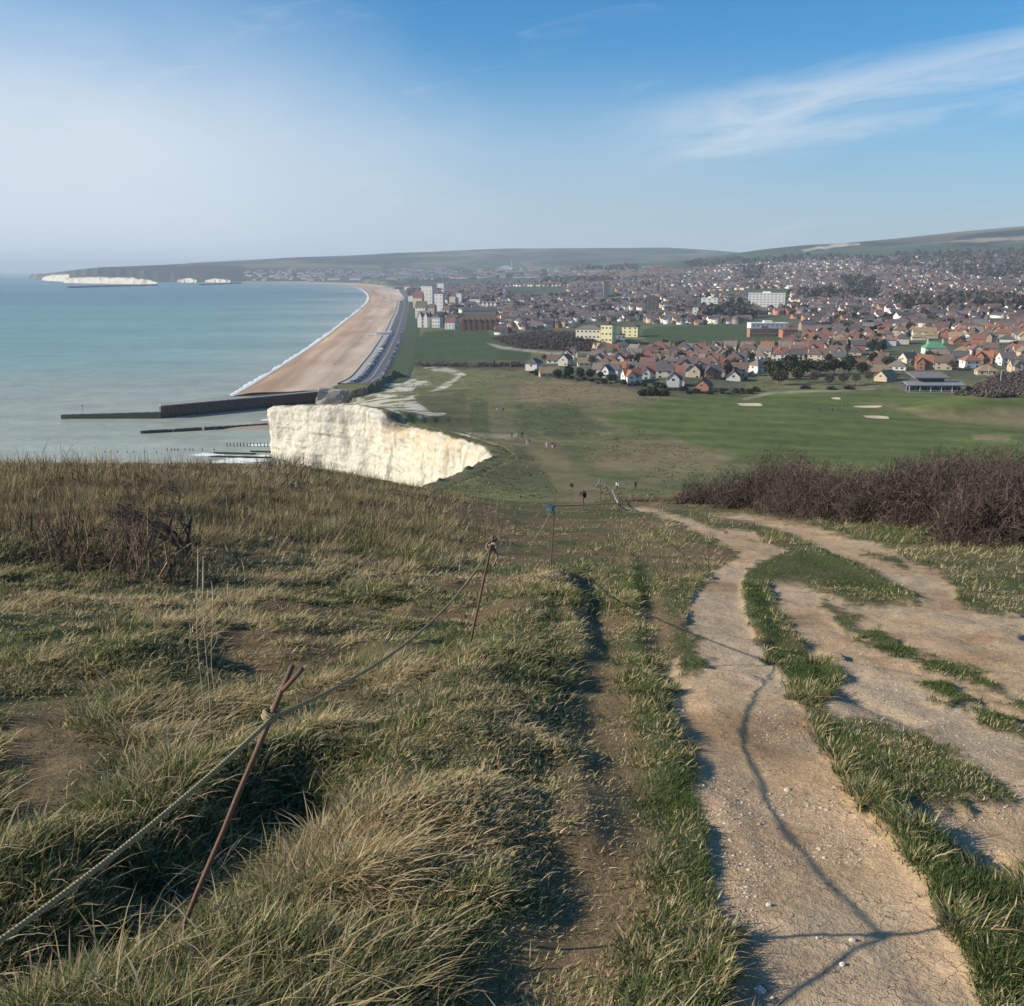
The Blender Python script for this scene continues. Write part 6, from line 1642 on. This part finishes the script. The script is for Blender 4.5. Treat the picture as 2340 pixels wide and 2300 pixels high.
    fl_ = (rng.random(m) < .035) & (strip[I] < .5) & (db < 14); cols[fl_] = GRN['straw'][rng.integers(0, 3, fl_.sum())] * 1.1; Lb[fl_] *= 2.0; lean[fl_] = 1.5; W[fl_] *= 1.25
    tip = lerp(cols, GRN['straw'][0] * rng.uniform(.7, 1.2, (m, 1)), (rng.random(m) ** 2 * .6 * (strip[I] < .5))[:, None])
    B = np.stack([bx, by, bz], 1)
    Vs, Fs, Cs = [], [], []; base = 0
    for lo, hi, ns in ((0, 6, 3), (6, 14, 2), (14, 99, 1)):
        q = (db >= lo) & (db < hi)
        V, Fc, c = grass_blades(B[q], ld[q], Lb[q], W[q], lean[q], cols[q], tip[q], ns)
        Vs.append(V); Fs.append(Fc + base); Cs.append(c); base += len(V)
    # stray thin stems standing above the turf on the crest
    sx, sy = sample(5200, 1040, 1240, -100, 1150); ns_ = len(sx); sl = rng.uniform(.3, .62, ns_)
    az_ = rng.uniform(0, 6.28, ns_); sd_ = np.stack([np.cos(az_), np.sin(az_)], 1)
    scol = np.where((rng.random(ns_) < .55)[:, None], GRN['rust'][rng.integers(0, 3, ns_)] * .8, GRN['straw'][rng.integers(0, 3, ns_)] * .7)
    zb = HN(sx, sy)
    V, Fc, c = grass_blades(np.stack([sx, sy, zb], 1), sd_, sl, .0022 + .00012 * np.hypot(sx, sy), rng.uniform(.05, .55, ns_), scol, scol, 2)
    Vs.append(V); Fs.append(Fc + base); Cs.append(c)
    print('grass blades', m)
    o = link('grass', mesh_np('grass', np.concatenate(Vs), np.concatenate(Fs), GM, np.concatenate(Cs)))
    tag(o, 'tussocky winter grass, green, straw and rust, over the headland turf', None, None, 'stuff')
build_grass()
# ================================================================== BRAMBLES AND THE BARE THORN
BRC = np.array([(.092, .066, .054), (.062, .046, .042), (.165, .125, .098), (.045, .034, .033), (.078, .055, .052), (.115, .078, .060)])
def bramble(px, py, rx, ry, h, label, seed, cols=BRC, n=7500, upright=0., name='bramble_bush', cat='bush'):
    n = int(n * 1.7) if name == 'bramble_bush' else n // 3
    R = np.random.default_rng(seed); x, y, ok = near_point(px, py); x, y = float(x[0]), float(y[0]); z = float(HN(x, y)[0])
    t = thing(name, label, cat, (x, y, z), 0, 'brambles along the right of the path' if name == 'bramble_bush' else None)
    v = R.normal(0, 1, (n, 3)); v[:, 2] = np.abs(v[:, 2]) * .9; v /= np.linalg.norm(v, axis=1)[:, None]
    lob = 1 + .48 * vn(v[:, 0] * 2.3 + seed, v[:, 1] * 2.3 + v[:, 2] * 2, 230) + .24 * vn(v[:, 0] * 6 + seed, v[:, 1] * 6 + v[:, 2] * 5, 231)
    P = v * (R.uniform(.25, 1, n) ** .55 * lob)[:, None] * np.array([rx, ry, h])
    dr = R.normal(0, .95, (n, 3)) + v * .6 + np.array([.25, .1, .5 + 2.5 * upright]); dr /= np.linalg.norm(dr, axis=1)[:, None]
    ln = R.uniform(.10, .38, n)[:, None] * (1 + upright)
    zg = HN(x + P[:, 0], y + P[:, 1]) - z; P[:, 2] += zg
    V, Fc, c = ribbons(P - dr * ln * .5, P + dr * ln * .5, R.uniform(.0016, .0052, n) * (1 + np.hypot(x, y) / 90), cols[R.integers(0, len(cols), n)] * R.uniform(.7, 1.3, (n, 1)), R)
    link('twigs', mesh_np('twigs', V, Fc, TWIGM, c), t)
    m = 190 if name == 'bramble_bush' else 25; a = R.uniform(0, 6.28, m); rr = R.uniform(.3, 1.0, m)
    P0 = np.stack([np.cos(a) * rx * .35 * rr, np.sin(a) * ry * .35 * rr, np.zeros(m) - .1], 1); P1 = np.stack([np.cos(a) * rx * rr * .9, np.sin(a) * ry * rr * .9, h * R.uniform(.6, 1.15, m) * np.sqrt(np.maximum(1.05 - rr ** 2, .05))], 1)
    V, Fc, c = ribbons(P0, P1, R.uniform(.004, .009, m), cols[R.integers(0, len(cols), m)] * R.uniform(1, 2.4, (m, 1)), R)
    link('canes', mesh_np('canes', V, Fc, TWIGM, c), t)
    q = int(n * .16); v = R.normal(0, 1, (q, 3)); v[:, 2] = np.abs(v[:, 2]) * .6; v /= np.linalg.norm(v, axis=1)[:, None]
    P = v * R.uniform(.45, .98, (q, 1)) * np.array([rx, ry, h * .8]); P[:, 2] += HN(x + P[:, 0], y + P[:, 1]) - z
    aa = R.normal(0, 1, (q, 3)); aa /= np.linalg.norm(aa, axis=1)[:, None]; bb = np.cross(aa, R.normal(0, 1, (q, 3))); bb /= np.linalg.norm(bb, axis=1)[:, None]; s = R.uniform(.018, .045, q)[:, None]
    V = np.stack([P - aa * s, P + bb * s, P + aa * s, P - bb * s], 1).reshape(-1, 3)
    link('leaves', mesh_np('leaves', V, np.arange(4 * q).reshape(q, 4), LEAFM, np.repeat(np.array([(.05, .055, .03), (.035, .042, .024), (.09, .06, .04)])[R.integers(0, 3, q)], 4, 0)), t)
    return t
def brambles():
    rust = np.array([(.20, .13, .088), (.155, .10, .07), (.25, .175, .115), (.11, .075, .055)])
    for i, (px, py, rx, ry, h, lb, cc, n, up) in enumerate([
            (1470, 1128, 2.2, 2.2, .38, 'low rusty bramble patch where the path drops away, leftmost of the brambles', rust, 4500, .4),
            (1560, 1138, 2.4, 2.2, .58, 'knee high rusty bramble patch second from the path drop', rust, 5500, .3),
            (1650, 1150, 2.3, 2.0, .9, 'low brown bramble joining the rusty patch to the tall bushes', BRC, 7500, .1),
            (1760, 1158, 2.1, 2.0, 1.65, 'dark round bramble bush beside the green bank, left of the tall thicket', BRC, 10500, 0),
            (1865, 1165, 2.0, 1.8, 1.15, 'tangled bramble bush with pale canes behind the straw grass', BRC, 9500, 0),
            (1960, 1180, 2.1, 1.8, 1.35, 'grey brown bramble bush in the middle of the thicket with a dark foot', BRC, 10500, 0),
            (2075, 1190, 2.0, 1.7, 1.8, 'tall purple brown bramble bush right of the thicket middle', BRC, 10500, 0),
            (2190, 1195, 1.9, 1.6, 1.6, 'purple bramble bush second from the photo right edge', BRC, 10500, 0),
            (2310, 1235, 1.7, 1.5, 1.45, 'nearest purple bramble bush standing over the dark gap at the right', BRC, 11500, 0),
            (2430, 1225, 1.7, 1.5, 1.5, 'bramble bush cut by the right edge', BRC, 7000, 0),
            (2090, 1130, 3.2, 2.2, 1.5, 'far bramble bush showing behind the tall purple one', BRC, 8500, 0),
            (2290, 1120, 2.4, 2.0, 2.0, 'upright reddish stand of dead stems rising behind the right hand brambles', rust * 1.15, 9000, .9)]):
        bramble(px, py, rx, ry, h, lb, 400 + i, cc, n, up)
    # dead twiggy growth along the left crest
    tw = np.array([(.085, .060, .050), (.12, .08, .062), (.065, .048, .042)])
    for i, (px, py, rx, h, n, lb) in enumerate([(660, 1070, 1.5, .5, 1500, 'low dark dead scrub on the crest below the left end of the chalk cliff'), (860, 1084, 1.9, .6, 1900, 'dark dead scrub on the crest in front of the middle of the chalk cliff'), (935, 1094, 1.1, .5, 900, 'small dead scrub on the crest before the ochre stained chalk'), (300, 1120, 2.2, .5, 1500, 'thin rusty scrub patch on the crest left of the bare thorn'), (180, 1290, .9, .75, 1100, 'thin upright rusty stems growing left of the bare thorn bush'), (330, 1320, .8, .8, 900, 'thin upright rusty stems in front of the bare thorn bush')]):
        bramble(px, py, rx, rx * .7, h, lb, 430 + i, tw if i < 3 else rust * .9, n, .8, 'dead_scrub', 'scrub')
def thorn():
    R = np.random.default_rng(77)
    x, y, _ = near_point(430, 1275); x, y = float(x[0]), float(y[0]); z = float(HN(x, y)[0])
    t = thing('thorn_bush', 'small bare windswept thorn bush leaning left in the rusty grass', 'bush', (x, y, z))
    tr = MB(); br = MB(); P0, P1, W = [], [], []
    def grow(p, d, L, r, depth):
        pts = [p]; 
        for i in range(4):
            d = (d + Vector(R.normal(0, .22, 3)) + Vector((-.16, 0, .03))).normalized(); p = p + d * L / 4; pts.append(p)
        if depth <= 1: (tr if depth == 0 else br).tube(pts, [r * (1 - .14 * i) for i in range(5)], 5)
        else:
            for a, b in zip(pts[:-1], pts[1:]): P0.append(tuple(a)); P1.append(tuple(b)); W.append(max(r * .8, .0035))
        if depth < 5:
            for k in range(3 if depth < 3 else 4):
                q = pts[int(R.integers(2, 5))]; dd = (d * .7 + Vector(R.normal(0, .75, 3)) + Vector((-.35, 0, .12))).normalized()
                grow(q, dd, L * R.uniform(.55, .8), r * .58, depth + 1)
    for a in range(3): grow(Vector((R.uniform(-.06, .06), R.uniform(-.06, .06), -.05)), Vector((R.uniform(-.5, .45), R.uniform(-.2, .2), 1)).normalized(), .60, .030, 0)
    wood = plain('thorn_bark', (.065, .050, .045), .9, .3, 20)
    tr.build('trunk', wood, t); br.build('branches', wood, t)
    n = len(P0); cols = np.array([(.075, .055, .052), (.11, .085, .08), (.055, .042, .04)])[R.integers(0, 3, n)]
    V, Fc, c = ribbons(np.array(P0), np.array(P1), np.array(W) * .8, cols, R); link('twigs', mesh_np('twigs', V, Fc, TWIGM, c), t)
brambles(); thorn()
# ================================================================== STAKES AND ROPE
def at_Y(px, py, Y):
    d = ray(px, py); t = Y / d[1]; return Vector((d[0] * t, Y, ZC + d[2] * t))
def ground_px(px, py):
    x, y, _ = near_point(px, py); 
    for _ in range(4 if float(y[0]) < 24 else 0):      # settle on the relief
        z = HN(x, y)[0]; d = ray(px, py); t = (z - ZC) / d[2]; x = np.array([d[0] * t]) * .5 + x * .5; y = np.array([d[1] * t]) * .5 + y * .5
    return Vector((float(x[0]), float(y[0]), float(HN(x, y)[0])))
def fence():
    rust, nt, b = newmat('rusty_iron')
    tc = node(nt, 'ShaderNodeTexCoord'); f = noise(nt, tc.outputs['Object'], 60, 6, .7); f2 = noise(nt, tc.outputs['Object'], 9, 3)
    c = mixcol(nt, f2, (.105, .058, .040), (.20, .118, .082)); c = mixcol(nt, f.smooth(.55, .75), c, (.27, .18, .13)); nt.links.new(c, b.inputs['Base Color']); b.inputs['Roughness'].default_value = .8; bump(nt, b, f, .5, .003)
    ropem, nt, b = newmat('rope_fibre')
    tc = node(nt, 'ShaderNodeTexCoord'); f = noise(nt, tc.outputs['Object'], 90, 4, .7)
    w = node(nt, 'ShaderNodeTexWave', wave_type='BANDS', bands_direction='DIAGONAL'); w.inputs['Scale'].default_value = 46; w.inputs['Distortion'].default_value = 3.5; nt.links.new(tc.outputs['Object'], w.inputs['Vector'])
    c = mixcol(nt, f * .6 + X(nt, w.outputs['Fac']) * .4, (.21, .155, .075), (.44, .34, .18)); nt.links.new(c, b.inputs['Base Color']); b.inputs['Roughness'].default_value = .95; bump(nt, b, X(nt, w.outputs['Fac']) + f * .5, .6, .004)
    # stakes
    b1 = ground_px(399, 2165); t1 = at_Y(668, 1522, b1.y - .06)
    b2 = ground_px(1072, 1495); t2 = at_Y(1128, 1222, b2.y - .35)
    b3 = ground_px(1258, 1302); t3 = at_Y(1268, 1140, b3.y)
    print('stakes', b1, t1, (t1 - b1).length, b2, t2, (t2 - b2).length, b3, (t3 - b3).length)
    def stake(label, b_, t_, r, prong=None):
        o = thing('iron_stake', label, 'stake', b_, 0, 'rusty iron stakes of the rope fence')
        d = t_ - b_; mb = MB(); n = 9
        mb.tube([d * (-.25)] + [d * (i / n) + Vector((.0012 * math.sin(i * 2.1), .0012 * math.cos(i * 1.7), 0)) for i in range(n + 1)], r, 8); mb.build('rod', rust, o, True)
        if prong:
            p0, p1 = [p - b_ for p in prong]; mb = MB(); mb.tube([p0, p0 + (p1 - p0) * .12 + Vector((0, 0, -.006)), p1], [r * .9, r * .9, r * .95], 8); mb.build('hook', rust, o, True)
        return o
    a1 = b1 + (t1 - b1) * .80
    k1 = at_Y(645, 1575, b1.y - .055); k2 = at_Y(690, 1530, b1.y - .11)
    stake('rusty hooked iron stake leaning at the front, carrying the thick rope', b1, t1, .0085, (k1, k2))
    stake('rusty thin stake with a bundled rope knot, second from the front', b2, t2, .0095, (at_Y(1124, 1240, t2.y), at_Y(1136, 1232, t2.y + .02)))
    stake('thin upright stake with blue twine at its head, third from the front', b3, t3, .0095)
    b4 = ground_px(1166, 1300); t4 = at_Y(1157, 1216, b4.y); stake('very thin short stake standing left of the blue twine stake', b4, t4, .006)
    g = [(1308, 1142, 1106), (1334, 1168, 1124), (1373, 1128, 1094), (1402, 1140, 1120), (1415, 1168, 1150)]
    lbs = ['far dark stake just over the brow, leftmost', 'far leaning stake at the brow wrapped in rag', 'far stake holding the top of the pale rope', 'far stub of a stake where the pale rope bends', 'low stake at the bend where the rope meets the path']
    gp_ = []
    for (px, pyb, pyt), lb in zip(g, lbs):
        q = ground_px(px, pyb); tt = at_Y(px + random.uniform(-3, 3), pyt, q.y); stake(lb, q, tt, .02); gp_.append(tt)
    # ropes
    def sag(p, q, s, n=28):
        return [p.lerp(q, i / n) - Vector((0, 0, s * 4 * (i / n) * (1 - i / n))) for i in range(n + 1)]
    def wrap(c, ax, r, turns, h, n=40):
        ax = ax.normalized(); u = ax.orthogonal().normalized(); v = ax.cross(u)
        return [c + ax * (h * (i / n - .5)) + (u * math.cos(6.283 * turns * i / n) + v * math.sin(6.283 * turns * i / n)) * r for i in range(n + 1)]
    e0 = at_Y(-160, 2262, 1.72)
    r1 = at_Y(618, 1634, (b1 + (t1 - b1) * .82).y); a2 = at_Y(1122, 1250, t2.y); a3 = at_Y(1264, 1156, t3.y)
    def rope(label, paths, r, mat=ropem, nm='rope'):
        mb = MB()
        for p in paths: mb.tube(p, r, 7)
        tag(mb.build(nm, mat, None, True), label, 'rope')
    off = Vector((.012, -.016, 0))
    rope('thick tan rope running from the bottom left edge up to the front stake', [sag(e0, r1 + off, .03)], .0075)
    rope('tan rope hanging from the front stake up to the second stake', [sag(r1 + off, a2, .16)], .0065)
    rope('turns of rope tied round the front stake', [wrap(r1, t1 - b1, .019, 2.2, .03)], .0075, ropem, 'rope_knot')
    R = np.random.default_rng(88); lo = []
    for i in range(5):
        c = a2 + Vector(R.normal(0, .012, 3)); n_ = Vector(R.normal(0, 1, 3)).normalized(); u = n_.orthogonal().normalized(); v = n_.cross(u); rr = R.uniform(.025, .05)
        lo.append([c + (u * math.cos(6.283 * k / 14) + v * math.sin(6.283 * k / 14) * .7) * rr for k in range(15)])
    lo.append([a2 + Vector((.03, 0, -.02)), a2 + Vector((.05, 0, -.09)), a2 + Vector((.015, 0, -.16))])
    rope('bundle of knotted rope loops on the second stake', lo, .009, plain('rope_knot_dark', (.27, .18, .13), .95, .35, 40), 'rope_knot')
    rope('thin rope sagging from the second stake to the blue twine stake', [sag(a2, at_Y(1168, 1240, (b4.y)), .12, 16) + sag(at_Y(1168, 1240, b4.y), a3, .28, 20)[1:]], .007)
    end = gp_[4]
    rope('dark straight rope running from the blue twine stake to the path', [sag(a3, end, .02)], .006, plain('rope_dark', (.10, .085, .06), .95, .3, 20))
    rope('pale slack rope between the far stakes over the brow', [sag(gp_[1], gp_[2], .25, 14) + sag(gp_[2], gp_[3], .12, 10)[1:] + sag(gp_[3], gp_[4], .05, 8)[1:]], .017, plain('rope_pale', (.45, .47, .47), .9, .15, 10))
    tw = plain('blue_twine', (.045, .16, .22), .8, .3, 30); paths = []
    for i in range(15):
        p = a3 + Vector(R.normal(0, .012, 3)); q = [p]
        dd = Vector((R.uniform(-1.5, .15), R.normal(0, .4), R.uniform(-1.1, .35))).normalized()
        for k in range(4): dd = (dd + Vector((0, 0, -.25)) + Vector(R.normal(0, .3, 3))).normalized(); p = p + dd * R.uniform(.02, .045); q.append(p)
        paths.append(q)
    rope('frayed blue twine hanging from the third stake', paths, .006, tw, 'twine')
    # rags on the two far stakes
    for q, lb in ((gp_[0], 'dark rag tied to the leftmost far stake'), (gp_[1], 'dark rag hanging on the leaning far stake')):
        paths = []
        for i in range(14):
            p = Vector(q) + Vector(R.normal(0, .03, 3)); dd = Vector((R.normal(0, .6), R.normal(0, .6), -1)).normalized(); paths.append([p, p + dd * .08, p + dd * .17 + Vector(R.normal(0, .03, 3))])
        rope(lb, paths, .018, plain('rag_dark', (.05, .045, .04), .95, .3, 20), 'rag'); 
    # tall dry stalks rising by the rope
    for i, (px, py, top, lb) in enumerate([(478, 1690, 1270, 'tall pale dry grass stalk, tallest of the five left of the front stake'), (462, 1660, 1255, 'tall pale dry stalk with a double stem left of the front stake'), (494, 1640, 1330, 'pale dry stalk right of the tallest stalk'), (566, 1425, 1280, 'short thin dry stalk standing alone above the straw'), (440, 1500, 1400, 'short pale dry stalk leftmost of the five')]):
        q = ground_px(px, py); tt = at_Y(px - 14, top, q.y + .1); mb = MB(); n = 8
        pts = [q.lerp(tt, k / n) + Vector((.012 * math.sin(k * .8 + i), .01 * math.cos(k), 0)) for k in range(n + 1)]; mb.tube(pts, [.0024 - .00012 * k for k in range(n + 1)], 5)
        mb.tube([pts[-3], pts[-2] + Vector((.003, 0, .004)), pts[-1]], [.002, .0055, .0015], 5)
        for k in (2, 4): mb.tube([pts[k], pts[k] + Vector((.05 * (-1) ** k, .02, .10)), pts[k] + Vector((.12 * (-1) ** k, .03, .06))], [.002, .0022, .0008], 4)
        tag(mb.build('dry_stalk', plain('dry_stalk', (.46, .38, .25), .9, .15, 15), None, True), lb, 'stalk', 'tall dry stalks by the rope')
fence()
# ================================================================== STONES ON THE PATH
def stones():
    R = np.random.default_rng(99); chalk = plain('chalk_stone', (.60, .52, .42), .95, .22, 30)
    def stone_mesh(s, seed):
        R2 = np.random.default_rng(seed); n, k = 10, 7; V = [(0, 0, -.45 * s[2])]; 
        for j in range(1, k):
            f = math.pi * j / k
            for i in range(n):
                a = 2 * math.pi * i / n; q = 1 + R2.uniform(-.16, .16)
                V.append((math.sin(f) * math.cos(a) * s[0] * q, math.sin(f) * math.sin(a) * s[1] * q, -math.cos(f) * s[2] * (.6 if f < 1.57 else 1) * (1 + R2.uniform(-.1, .1))))
        V.append((0, 0, s[2] * .95)); L = len(V) - 1
        Fc = [(0, 1 + (i + 1) % n, 1 + i) for i in range(n)] + [(1 + j * n + i, 1 + j * n + (i + 1) % n, 1 + (j + 1) * n + (i + 1) % n, 1 + (j + 1) * n + i) for j in range(k - 2) for i in range(n)] + [(L, L - n + i, L - n + (i + 1) % n) for i in range(n)]
        return mesh_py('stone', V, Fc, chalk)
    for i, (px, py, w, h, lb) in enumerate([(1736, 2264, 34, 18, 'biggest buff stone at the bottom edge of the path'), (1676, 2218, 32, 12, 'long pale stone beside the grass edge at the bottom of the path'), (1757, 2068, 15, 11, 'small buff stone on the broken left edge of the path'), (1800, 1804, 18, 9, 'flat white chip beside the rope shadow on the path'), (1926, 2204, 18, 12, 'pale chip below the centre of the path'), (1922, 2186, 12, 8, 'tiny pale chip just above the larger chip on the path'), (1868, 2144, 10, 7, 'tiny white chip left of the path centre'), (1948, 2148, 20, 9, 'flat white chalk chip in the middle of the path'), (1766, 2278, 12, 8, 'tiny pale stone right of the biggest buff stone')]):
        q = ground_px(px, py); k = q.y / CP / F * 1.05
        o = link('stone', stone_mesh((w * .5 * k, w * .4 * k, h * .55 * k), 500 + i), None, (q.x, q.y, q.z + h * .15 * k), R.uniform(-.4, .4)); tag(o, lb, 'stone', 'chalk stones on the path')
    px = R.uniform(1250, 2400, 42000); py = R.uniform(1300, 2350, 42000); x, y, ok = near_point(px, py); b, w, s, _, _ = px_masks(x, y, H0(x, y)); ok &= (b > .75) & (fbm(x * 1.6, y * 1.6, 241, 2) > -.05)
    x, y = x[ok][:9000], y[ok][:9000]; z = HN(x, y); n = len(x); s = R.uniform(.002, .006, n) * (1 + (R.random(n) < .08) * 1.5)
    base = np.array([(1, 0, -.2), (0, 1, -.2), (-1, 0, -.2), (0, -1, -.2), (.1, .1, .7)]); V = base[None] * s[:, None, None] * R.uniform(.6, 1.3, (n, 5, 1)); a = R.uniform(0, 6.28, n)
    Xr = V[..., 0] * np.cos(a)[:, None] - V[..., 1] * np.sin(a)[:, None]; Yr = V[..., 0] * np.sin(a)[:, None] + V[..., 1] * np.cos(a)[:, None]
    V = np.stack([Xr + x[:, None], Yr + y[:, None], V[..., 2] + z[:, None]], -1).reshape(-1, 3)
    t = np.array([(0, 1, 4), (1, 2, 4), (2, 3, 4), (3, 0, 4)]); Fc = (t[None] + 5 * np.arange(n)[:, None, None]).reshape(-1, 3)
    c = np.repeat(np.array([(.55, .46, .33), (.44, .32, .2), (.62, .56, .46), (.34, .24, .15)])[R.integers(0, 4, n)], 5, 0)
    o = link('gravel', mesh_np('gravel', V, Fc, attrmat('gravel_chips', .95, .2, 40), c)); tag(o, 'loose chalk grit scattered over the bare path', None, None, 'stuff')
stones()
flush_labels()
